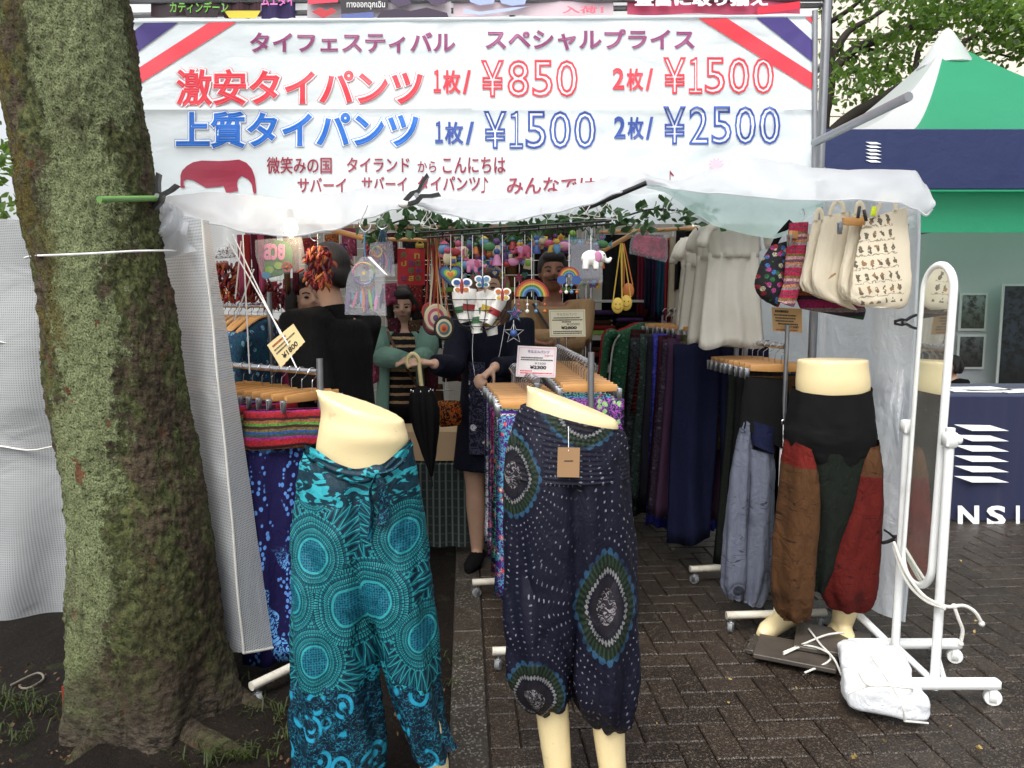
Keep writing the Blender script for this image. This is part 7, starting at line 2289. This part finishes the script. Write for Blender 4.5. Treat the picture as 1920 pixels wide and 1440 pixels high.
# ---- back shelves with folded clothes
M['shelf'] = M['steel']
sh = thing('wire_shelf', 'steel shelf at the back stacked with dark folded clothes', 'shelf', (.75, 5.3, 0))
for x in (.50, 1.35):
    for y in (5.05, 5.5): MB().tube([V(x, y, 0), V(x, y, 1.45)], .013, 8).build('upright', M['steel'], sh)
for z in (.35, .72, .98, 1.2, 1.42):
    MB().box((.925, 5.27, z), (.86, .44, .018), None, .003).build('shelf_board', plain('shelf_board', (170, 172, 166), .6), sh, smooth=False)
for z in (.70, 1.18):
    MB().box((.925, 5.04, z + .03), (.8, .004, .028)).build('lime_strip', CM['lime'], sh, smooth=False)
fc = ['black', 'wine', 'navy', 'red', 'brown', 'black', 'violet']
for j, z in enumerate((.36, .73, .99, 1.21)):
    for i in range(4):
        zz = z + .01
        for n_ in range(qq.randint(3, 5)):
            h = qq.uniform(.028, .042)
            if zz + h > z + .20: break
            b = MB(); b.box((.60 + i * .21 + qq.uniform(-.01, .01), 5.24 + qq.uniform(-.03, .02), zz + h / 2), (.19, .3, h * .95), rz(qq.uniform(-.06, .06)), .012)
            tag(b.build('folded_garment', dyed('fold_' + fc[(i + j + n_) % 7], tuple(int(c * .8) for c in COLS[fc[(i + j + n_) % 7]]))), fc[(i + j + n_) % 7] + ' folded garment, ' + ORD[n_] + ' from the bottom, ' + ('lowest', 'second', 'third', 'top')[j] + ' shelf, ' + ('left', 'left middle', 'right middle', 'right')[i] + ' stack', 'garment', 'folded clothes on the shelf')
            zz += h
pole = thing('steel_pole', 'shiny double steel pole behind the cream price card', 'pole', at(1104, 900, 4.5) * 1.0)
for dx in (0, 9): MB().tube([V(at(1098 + dx, 600, 4.5).x, 4.5, 0), V(at(1098 + dx, 600, 4.5).x, 4.5, 2.45)], .012, 10).build('tube', M['chrome'], pole)
# middle back: grid, boxes
wg2 = thing('wire_grid', 'pale wire grid panel behind the woman in the cardigan', 'grid panel', (-.2, 5.2, 0))
for k in range(13): MB().tube([V(-.75 + k * .1, 5.2, .4), V(-.75 + k * .1, 5.2, 1.75)], .0025, 5).build('wire', M['white_paint'], wg2)
for k in range(14): MB().tube([V(-.77, 5.196, .4 + k * .1), V(.47, 5.196, .4 + k * .1)], .0025, 5).build('wire', M['white_paint'], wg2)
for z, lab in ((1.50, 'upper'), (1.16, 'lower')):
    b = MB(); b.box((-.1, 5.17, z), (1.0, .004, .03)); tag(b.build('lime_strip', CM['lime'], smooth=False), lab + ' lime strip on the middle wire grid', 'strip')
for k, (x, z, cn) in enumerate(((-.6, 1.42, 'black'), (-.4, 1.1, 'wine'), (-.15, 1.35, 'navy'), (.05, 1.05, 'black'), (.22, 1.4, 'violet'), (.38, 1.1, 'wine'), (-.55, .85, 'brown'), (-.2, .8, 'black'), (.15, .75, 'red'))):
    garment('hanging_pouch', cn + ' bag hanging on the middle wire grid, ' + ('upper left', 'mid left', 'upper centre', 'mid centre', 'upper right', 'mid right', 'low left', 'low centre', 'low right')[k], 'bag', V(x - .07, 5.15, z), V(x + .07, 5.15, z), .22, dyed('mg' + cn, COLS[cn]), 'bags on the middle grid', flare=1.2, thick=.07, nf=2, amp=.008, seed=k, m=8, n=12, top=.6)
M['carton'] = plain('carton', (176, 150, 116), .8, 0, .1, 6)
tab = thing('goods_table', 'low table under a green checked cloth behind the teal trousers', 'table', (-.5, 4.25, 0))
MB().box((-.52, 4.35, .50), (.7, .55, .02)).build('table_top', M['ply'], tab, smooth=False)
for x in (-.82, -.22):
    for y in (4.12, 4.58): MB().tube([V(x, y, 0), V(x, y, .49)], .014, 8).build('leg', M['steel'], tab)
g = G('check_cloth')
v = g.uv()
x, y, _ = g.xyz(v)
sx = ((x / .035).f('FRACT') - .5).f('ABSOLUTE').lt(.14)
sy = ((y / .05).f('FRACT') - .5).f('ABSOLUTE').lt(.08)
M['check'] = g.bsdf(g.mix(sy * .4, g.mix(sx * .8, srgb(38, 50, 48), srgb(112, 124, 118)), srgb(90, 100, 96)), .85, cloth_bump(g, v))
rows = [[V(lerp(-.9, -.15, j / 40), 4.06 + .012 * math.sin(j * .9) * (i / 10), lerp(.515, .05, i / 10)) for j in range(41)] for i in range(11)]
rows = [[V(p.x, 4.62, .518) for p in rows[0]]] + [[V(p.x, 4.062, .518) for p in rows[0]]] + rows[1:]
tag(MB().grid(rows).build('checked_cloth', M['check']), 'green and grey checked cloth hanging over the low table', 'tablecloth')
bx_ = thing('cardboard_box', 'open cardboard box on the checked table under the umbrella', 'box', (-.45, 4.3, .52))
MB().box((-.45, 4.33, .60), (.42, .3, .16), None, .004).build('carton', M['carton'], bx_, smooth=False)
b = MB(); b.plate([(0, 0), (.42, 0), (.40, -.15), (.02, -.15)], .004, V(-.66, 4.17, .68), (1, 0, 0), (0, .45, 1)); b.build('flap', M['carton'], bx_, smooth=False)
# litter under the left sheet
bxx = MB(); bxx.box(at(50, 1225, 3.55), (.9, .3, .5), None, .01)
tag(bxx.build('dark_crate', M['black_plastic'], smooth=False), 'dark crate showing under the mesh wall at far left', 'crate')
b = MB()
for i in range(1): b.ball(at(125, 1262, 3.1), (.06, .05, .10), None, 18, 12)
b.v = [tuple(Vector(p) + Vector(p).normalized() * .02 * noise.noise(Vector(p) * 22)) for p in b.v]
tag(b.build('plastic_sack', M['film']), 'crumpled clear plastic sack against the foot of the trunk', 'sack')
b = MB(); b.tube([gnd(121, 1350, 0), gnd(121, 1350, 0) + V(.003, 0, .12)], [.004, .005], 8); tag(b.build('red_peg', c_('peg', (132, 44, 28))), 'thin orange peg in the soil left of the trunk', 'peg')
b = MB(); b.tube(spline([at(16, 1215, 3.2), at(14, 1250, 3.1), gnd(40, 1290), gnd(80, 1275), gnd(70, 1262), gnd(20, 1285)], 30), .004, 6); tag(b.build('loose_rope', c_('old_rope', (110, 104, 92))), 'loose end of rope below the mesh wall', 'rope')
qw = random.Random(8)
M['grass'] = plain('grass_blade', (56, 68, 28), .6, 0, .5, 30, tl=.3)
mb = MB()
for cx, cy, n_, h in ((500, 1345, 34, .06), (525, 1395, 20, .04), (60, 1330, 50, .05), (30, 1390, 40, .05), (430, 1425, 40, .05), (370, 1432, 24, .04), (480, 1420, 30, .05), (840, 1290, 20, .04), (838, 1240, 16, .04), (20, 1320, 40, .06), (455, 1300, 30, .05), (150, 1300, 20, .04)):
    for _ in range(n_):
        p = gnd(cx + qw.gauss(0, 28), cy + qw.gauss(0, 9))
        a = qw.random() * 6.28; L = h * qw.uniform(.5, 1.3); w = .0022
        d = V(math.cos(a), math.sin(a), 0); s = V(-d.y, d.x, 0) * w
        m_ = p + d * L * .35 + V(0, 0, L * .7); e = p + d * L * .9 + V(0, 0, L * .75)
        mb.add([p - s, p + s, m_ + s, m_ - s, e], [(0, 1, 2, 3), (3, 2, 4)])
stuff(tag(mb.build('grass', M['grass'], smooth=False), 'thin grass and weeds growing round the tree foot', 'grass'))
mb = MB()
M['litter'] = plain('leaf_litter', (84, 60, 34), .7, 0, .5, 30)
for _ in range(260):
    p = gnd(qw.uniform(0, 840), qw.uniform(1250, 1440))
    if math.hypot(p.x + 1.17, p.y - 2.45) < .33: continue
    leaf_quads(mb, p + V(0, 0, .012), qw.uniform(.008, .022), qw)
stuff(tag(mb.build('leaf_litter', M['litter'], smooth=False), 'scattered brown leaf litter on the soil', 'leaves'))
mb = MB()
for _ in range(45):
    p = gnd(qw.uniform(900, 1900), qw.uniform(1020, 1435))
    leaf_quads(mb, p + V(0, 0, .006), qw.uniform(.008, .02), qw)
stuff(tag(mb.build('fallen_bits', plain('fallen_bits', (150, 128, 70), .7, 0, .4), smooth=False), 'tiny fallen leaves and bits on the pavers', 'leaves'))
# ================================================================ PEOPLE
g = G('skin')
v = g.oc()
M['skin'] = g.bsdf(g.mix(g.noise(v, 12, 3), srgb(176, 138, 116), srgb(200, 162, 138)), .5, g.bump(g.noise(v, 120, 2), .05, .003))
M['skin_dark'] = plain('skin_dark', (128, 84, 62), .5, 0, .06)
g = G('dark_hair')
v = g.oc()
M['hair'] = g.bsdf(g.mix(g.noise(g.scale(v, 60, 60, 4), 3, 3), srgb(12, 10, 9), srgb(32, 25, 22)), .6, g.bump(g.noise(g.scale(v, 90, 90, 6), 3, 3), .6, .006))
g = G('brown_hair')
v = g.oc()
M['hair_brown'] = g.bsdf(g.mix(g.noise(g.scale(v, 60, 60, 4), 3, 3), srgb(54, 38, 28), srgb(104, 78, 58)), .45, g.bump(g.noise(g.scale(v, 90, 90, 6), 3, 3), .6, .006))
def hand(mb, wrist, d, up, s=1.0, curl=.6, thumb=1):
    """palm, four unequal curled fingers and a thumb from the side of the palm; d points along the hand, up is the back of the hand"""
    d = Vector(d).normalized()
    up = (Vector(up) - d * Vector(up).dot(d)).normalized()
    sd_ = d.cross(up)
    w = Vector(wrist)
    mb.tube([w, w + d * .03 * s, w + d * .075 * s], [.019 * s, .026 * s, .030 * s], 12, sq=.55)
    for k, (o_, L) in enumerate(((-.027, .060), (-.009, .070), (.009, .066), (.026, .052))):
        p = w + d * .072 * s + sd_ * o_ * s
        pts = [p]
        a = .15
        for j in range(3):
            dd = d * math.cos(a) - up * math.sin(a) + sd_ * o_ * 2.0
            pts.append(pts[-1] + dd.normalized() * L * s * (.45, .32, .25)[j])
            a += curl
        mb.tube(pts, [.0092 * s, .0088 * s, .0078 * s, .006 * s], 8)
    p = w + d * .022 * s - sd_ * thumb * .02 * s
    mb.tube([p, p + (d * .6 - sd_ * thumb * .7 - up * .2) * .034 * s, p + (d * .9 - sd_ * thumb * .75 - up * .45) * .058 * s], [.012 * s, .010 * s, .007 * s], 8)
def person(label, x, y, H, yaw, skin='skin', head_turn=0.0, head_tilt=0.0, arms=None, top=None, top_len=.46, bottom=None, hair=None, hair_len=.0, hat=None, bare_legs=False, female=True, shoes='black_cloth', voxel=.0105, stance=.0, jacket=None, jacket_open=False, top_name='shirt', bottom_len=.06, flare=1.0, grow=.006):
    t = thing('person', label, 'person', (x, y, 0))
    ro = rz(yaw)
    o = V(x, y, 0)
    def L(px, py, pz): return o + ro @ V(px * H, py * H, pz * H)
    sw = .108 if female else .113
    # body (skin): torso, neck, head, limbs, hands
    mb = MB()
    hc = L(0, -.012, .935)
    hr = ro @ rz(head_turn) @ rx(head_tilt)
    def Hd(a, b, c): return hc + hr @ V(a * H, b * H, c * H)
    mb.ball(Hd(0, .006, .012), (.046 * H, .056 * H, .058 * H), hr, 20, 14)
    mb.ball(Hd(0, -.012, -.022), (.037 * H, .043 * H, .046 * H), hr, 18, 12)
    mb.ball(Hd(0, -.030, -.052), (.018 * H, .018 * H, .014 * H), hr, 12, 8)
    mb.tube([Hd(0, -.048, .012), Hd(0, -.060, -.012), Hd(0, -.050, -.020)], [.006 * H, .0105 * H, .007 * H], 8)
    for s in (-1, 1):
        mb.ball(Hd(s * .047, .006, -.006), (.006 * H, .012 * H, .019 * H), hr, 10, 8)
        mb.ball(Hd(s * .024, -.044, -.018), (.014 * H, .012 * H, .012 * H), hr, 10, 8)
    mb.tube([L(0, .008, .80), L(0, .002, .86), hc + V(0, 0, -.035 * H)], [.036 * H, .030 * H, .031 * H], 14)
    mb.tube([L(0, 0, .50), L(0, 0, .60), L(0, 0, .72), L(0, .004, .80), L(0, .004, .825)], [.085 * H, .072 * H, .088 * H, .08 * H, .05 * H], 18, sq=.62)
    ar = []
    for k, s in enumerate((-1, 1)):
        sh_ = L(s * sw, .004, .805)
        a = (arms or {}).get(s)
        if a is None: el, wr, hd, hu = L(s * (sw + .03), .01, .635), L(s * (sw + .03), -.03, .49), ro @ V(0, -.1, -1), ro @ V(s, 0, 0)
        else:
            el, wr, hd, hu = [Vector(q) for q in a]
        ar.append((sh_, el, wr))
        mb.tube([L(s * .05, .004, .80), sh_, el], [.04 * H, .034 * H, .025 * H], 12)
        mb.tube([el, el.lerp(wr, .3), wr], [.025 * H, .025 * H, .016 * H], 12)
        hand(mb, wr, hd, hu, H / 1.6, .45, thumb=s)
    for s in (-1, 1):
        hp, kn, an = L(s * .052, 0, .50), L(s * (.052 + stance), -.012, .275), L(s * (.05 + stance * 1.5), .01, .045)
        mb.tube([hp, hp.lerp(kn, .5), kn, kn.lerp(an, .35), an], [.06 * H, .05 * H, .033 * H, .034 * H, .021 * H], 14)
        mb.tube([an + V(0, 0, -.012 * H), an + ro @ V(0, -.05 * H, -.025 * H), an + ro @ V(s * .008 * H, -.11 * H, -.032 * H)], [.022 * H, .02 * H, .014 * H], 10)
    fuse(mb, 'body', M[skin], t, voxel, 4)
    # face
    f = MB()
    for s in (-1, 1): f.ball(Hd(s * .019, -.0535, .001), (.0075 * H, .004 * H, .0038 * H), hr, 10, 8)
    f.build('eyes', CM['black'], t)
    f = MB()
    for s in (-1, 1): f.tube([Hd(s * .009, -.0565, .012), Hd(s * .021, -.0565, .0155), Hd(s * .031, -.050, .012)], .0022 * H, 6)
    f.build('eyebrows', M[hair or 'hair'], t)
    f = MB(); f.tube([Hd(-.013, -.0535, -.0355), Hd(0, -.0565, -.0345), Hd(.013, -.0535, -.0355)], [.0015 * H, .0034 * H, .0015 * H], 8)
    f.build('lips', plain('lips', (150, 84, 78), .45), t)
    # hair
    h = MB()
    h.ball(Hd(0, .014, .022), (.0525 * H, .058 * H, .056 * H), hr, 22, 14)
    h.ball(Hd(0, -.028, .050), (.040 * H, .026 * H, .022 * H), hr, 16, 10)
    if hair_len:
        for s in (-1, 1):
            h.tube([Hd(s * .044, .0, .03), Hd(s * .054, -.004, -.01), Hd(s * .053, -.008, -.01 - hair_len * .6), Hd(s * .046, -.012, -.01 - hair_len)], [.014 * H, .020 * H, .020 * H, .008 * H], 10)
        h.tube([Hd(0, .05, .03), Hd(0, .058, -.02), Hd(0, .056, -.01 - hair_len)], [.03 * H, .042 * H, .028 * H], 14)
    else:
        h.ball(Hd(0, .040, -.012), (.044 * H, .026 * H, .04 * H), hr, 16, 10)
        for s in (-1, 1): h.ball(Hd(s * .046, .004, .012), (.008 * H, .02 * H, .024 * H), hr, 10, 8)
    fuse(h, 'hair', M[hair or 'hair'], t, .009, 2)
    # clothes
    def upper(name, mat, grow, z0, sleeves=True, fl=1.0):
        c = MB()
        zz = [(.815, .052, .05), (.80, .085, .058), (.74, .098, .068), (.66, .092, .066), (.58, .098, .07), (.52, .104, .074), (z0, .104 * fl, .074 * fl)]
        zz = [q for q in zz if q[0] > z0 or q is zz[-1]]
        rg = []
        for z, a, b_ in zz:
            rg.append([L((a + grow) * math.cos(6.2832 * k / 28) * (1.08 if not female else 1), (b_ + grow) * math.sin(6.2832 * k / 28) + .004, z) for k in range(28)])
        c.loft(rg)
        for (sh_, el, wr), s in zip(ar, (-1, 1)):
            c.tube([L(s * .06, .004, .79), sh_, sh_.lerp(el, .5), el], [(.045 + grow) * H, (.042 + grow) * H, (.036 + grow) * H, (.034 + grow) * H], 12)
            if sleeves: c.tube([el, el.lerp(wr, .5), el.lerp(wr, .93)], [(.034 + grow) * H, (.031 + grow) * H, (.026 + grow) * H], 12)
        return fuse(c, name, mat, t, .013, 3)
    if top: upper(top_name, top, grow, top_len, True, flare)
    if bottom:
        c = MB()
        rg = [[L(.098 * math.cos(6.2832 * k / 24), .072 * math.sin(6.2832 * k / 24), z) for k in range(24)] for z in (.58, .5, .46)]
        c.loft(rg)
        for s in (-1, 1):
            hp, kn, an = L(s * .052, 0, .49), L(s * (.052 + stance), -.008, .275), L(s * (.05 + stance * 1.5), .01, bottom_len)
            c.tube([hp, kn, an], [.068 * H, .052 * H, .045 * H], 14)
        fuse(c, 'trousers', bottom, t, .013, 3)
    for s in (-1, 1):
        an = L(s * (.05 + stance * 1.5), .01, .03)
        c = MB(); c.tube([an + ro @ V(0, .022 * H, -.004 * H), an + ro @ V(0, -.03 * H, -.006 * H), an + ro @ V(s * .006 * H, -.09 * H, -.012 * H), an + ro @ V(s * .008 * H, -.125 * H, -.016 * H)], [.026 * H, .028 * H, .025 * H, .012 * H], 12, sq=.8)
        c.build('shoe', M[shoes], t)
    return t, L, Hd, hr
# dark coat, seen from behind and the side
pA, LA, HA, _ = person('person with short dark hair in a long black coat, turned away at the left', -.775, 3.22, 1.64, R(-118), head_tilt=R(14), top=dyed('black_coat', (9, 9, 10)), top_len=.30, bottom=M['black_cloth'], female=False, top_name='coat', flare=1.15, grow=.019, arms={1: (V(-.80, 3.0, 1.02), V(-.95, 3.04, .92), (-1, 0, -.2), (0, 0, 1)), -1: (V(-.77, 3.44, 1.02), V(-.94, 3.42, .92), (-1, 0, -.2), (0, 0, 1))})
c = MB(); c.tube([LA(0, .01, .80), LA(0, .0, .845)], [.055 * 1.66, .046 * 1.66], 16); c.build('collar', dyed('black_coat', (9, 9, 10)), pA)
# pink top behind
pB, LB, HB, _ = person('woman in a pink top looking out behind the black coat', -.985, 3.62, 1.53, R(14), head_turn=R(18), top=dyed('pink_top', (176, 60, 104)), bottom=M['black_cloth'], hair_len=.05, top_len=.42)
# mint cardigan
ya = 4.72
mA = {-1: (at(716, 668, 4.62), at(762, 676, 4.45), (1, -.2, .05), (0, -.5, 1)), 1: (at(798, 668, 4.62), at(778, 678, 4.45), (-1, -.3, .0), (0, -.5, 1))}
pC, LC, HC, _ = person('woman in a mint cardigan over a striped shirt, looking down', at(756, 600, ya).x, ya, 1.50, R(4), head_tilt=R(16), top=stripes('tee', [(20, 18, 20), (20, 18, 20), (190, 160, 120)], .05), bottom=M['black_cloth'], hair_len=.075, top_len=.50, arms=mA)
M['mint'] = dyed('mint', (112, 146, 132), .18)
def cardigan(t, L, H, arms_, mat, z0=.44):
    """open front: two side panels, a back and sleeves"""
    c = MB()
    rg = []
    for z, a, b_ in ((.818, .07, .055), (.80, .10, .066), (.74, .112, .078), (.66, .106, .076), (.58, .112, .082), (.50, .118, .088), (z0, .120, .09)):
        ring = []
        for k in range(30):
            an = -math.pi / 2 + .52 + (2 * math.pi - 1.04) * k / 29
            ring.append(L(a * math.cos(an), b_ * math.sin(an) + .004, z))
        rg.append(ring)
    c.grid(rg)
    for sh_, el, wr in arms_:
        c.tube([sh_ + V(0, 0, .01), sh_.lerp(el, .5), el], [.052 * H, .046 * H, .043 * H], 12)
        c.tube([el, el.lerp(wr, .5), el.lerp(wr, .92)], [.043 * H, .039 * H, .032 * H], 12)
    o = c.build('cardigan', mat, t, sharp=None)
    m = o.modifiers.new('thick', 'SOLIDIFY'); m.thickness = .006
    return o
cardigan(pC, LC, 1.50, [(LC(-.108, .004, .805), mA[-1][0], mA[-1][1]), (LC(.108, .004, .805), mA[1][0], mA[1][1])], M['mint'], .43)
c = MB(); c.tube(spline([LC(-.06, -.06, .82), LC(-.01, -.098, .72), LC(.06, -.10, .60), LC(.10, -.08, .52)], 14), .012, 6, sq=.3); c.build('bag_strap', CM['brown'], pC)
# navy jacket and dress, head behind the basket
yd = 3.92
hx = at(920, 700, yd).x
el1, wr1 = at(850, 690, 3.72), at(812, 682, 3.56)
el2, wr2 = at(978, 690, 3.78), at(925, 688, 3.58)
pD, LD, HD, hrD = person('woman in a navy jacket and short dress holding a folded umbrella behind the wire basket', hx, yd, 1.585, R(-8), hair='hair_brown', hair_len=.13, top=dyed('navy_jacket', (14, 16, 34)), top_len=.335, top_name='jacket', flare=1.2, voxel=.0075, stance=.0,
    arms={-1: (el1, wr1, (-1, -.15, .1), (0, -.4, 1)), 1: (el2, wr2, (-.75, -.35, -.75), (-.3, -1, .4))})
c = MB()
fr_ = [[LD(x_, -.098 - .01 * math.cos(x_ * 30), z) for x_ in [lerp(-.055, .0, k / 6) for k in range(7)]] for z in [lerp(.70, .40, k / 10) for k in range(11)]]
c.grid(fr_); c.build('floral_front', floral('navyflower', (14, 16, 36), (200, 200, 206), (60, 60, 80), 22, .6), pD)
c = MB(); c.tube(spline([LD(-.05, -.03, .83), LD(-.04, -.105, .70), LD(-.005, -.115, .60), LD(.04, -.105, .70), LD(.055, -.03, .83)], 24), .0022, 5); c.ball(LD(-.005, -.118, .598), (.008, .006, .012), None, 8, 6); c.build('necklace', M['chrome'], pD)
# folded umbrella
um = thing('folded_umbrella', 'folded black umbrella with a cream crook handle held in the hand', 'umbrella', at(800, 850, 3.5))
u0 = wr1 + V(-.062, -.03, -.012)
ud = V(.10, -.02, -1).normalized()
b = MB(); b.tube(spline([u0 + V(-.052, 0, .0), u0 + V(-.058, 0, .035), u0 + V(-.03, 0, .062), u0 + V(-.002, 0, .035), u0, u0 + ud * .10], 20), .0105, 10); b.build('crook_handle', c_('horn', (206, 190, 140), rough=.35), um)
rg = []
for t_, r_ in ((.09, .012), (.13, .05), (.2, .062), (.3, .052), (.42, .03), (.5, .012), (.53, .006)):
    rg.append([u0 + ud * t_ + V(math.cos(6.2832 * k / 48), math.sin(6.2832 * k / 48), 0) * (r_ * (1 + .22 * math.sin(8 * 6.2832 * k / 48 + t_ * 6))) for k in range(48)])
MB().loft(rg).build('canopy', M['black_cloth'], um, sharp=None)
b = MB(); b.tube([u0 + ud * .52, u0 + ud * .58], .004, 8); b.build('tip', M['chrome'], um)
for k in range(8):
    a = 6.2832 * k / 8
    b = MB(); b.ball(u0 + ud * .115 + V(math.cos(a), math.sin(a), 0) * .052, (.003, .003, .007), None, 6, 5); b.build('rib_tip', M['chrome'], um)
# shoulder bag beside her
bg_ = MB(); pxloft(bg_, [(822, 752, 862, 752, .03), (816, 775, 866, 775, .05), (826, 800, 864, 796, .03)], 3.84, 30, 10, .003, 4, 0)
tag(bg_.build('flowered_bag', floral('redbag', (40, 14, 14), (170, 50, 30), (190, 110, 40), 34, .3), sharp=None), 'red flowered bag hanging beside the navy jacket', 'bag')
# man with folded arms
ym = 4.45
mx_ = at(1036, 600, ym).x
pE, LE, HE, hrE = person('man with dark moustache in a beige shirt with folded arms', mx_, ym, 1.70, R(0), skin='skin_dark', top=dyed('beige_shirt', (156, 126, 92), .2), top_len=.48, bottom=dyed('slate_trousers', (60, 56, 56)), female=False,
    arms={-1: (at(984, 640, 4.32), at(1040, 634, 4.22), (1, .1, .1), (0, -1, .3)), 1: (at(1086, 640, 4.32), at(1030, 646, 4.20), (-1, .1, .1), (0, -1, .3))})
f = MB(); f.tube([HE(-.022, -.053, -.030), HE(0, -.0615, -.0255), HE(.022, -.053, -.030)], [.003, .009, .003], 8); f.build('moustache', M['hair'], pE)
f = MB()
for s in (-1, 1): f.plate([(0, 0), (s * .05, .012), (s * .042, -.05)][:: s], .006, LE(0, -.082, .80)); 
f.build('shirt_collar', dyed('beige_shirt', (156, 126, 92), .2), pE, smooth=False)
f = MB(); f.tube(spline([LE(-.07, -.05, .825), LE(-.01, -.094, .73), LE(.06, -.10, .63), LE(.10, -.085, .55)], 14), .014, 6, sq=.3); f.build('bag_strap', CM['black'], pE)
# figure at the next tent
pF, LF, HF, _ = person('person in a black sleeveless dress behind the mirror at the next tent', at(1790, 650, 5.75).x, 5.75, 1.0, R(-80), top=dyed('black_dress', (12, 12, 13)), top_len=.3, hair_len=.06)
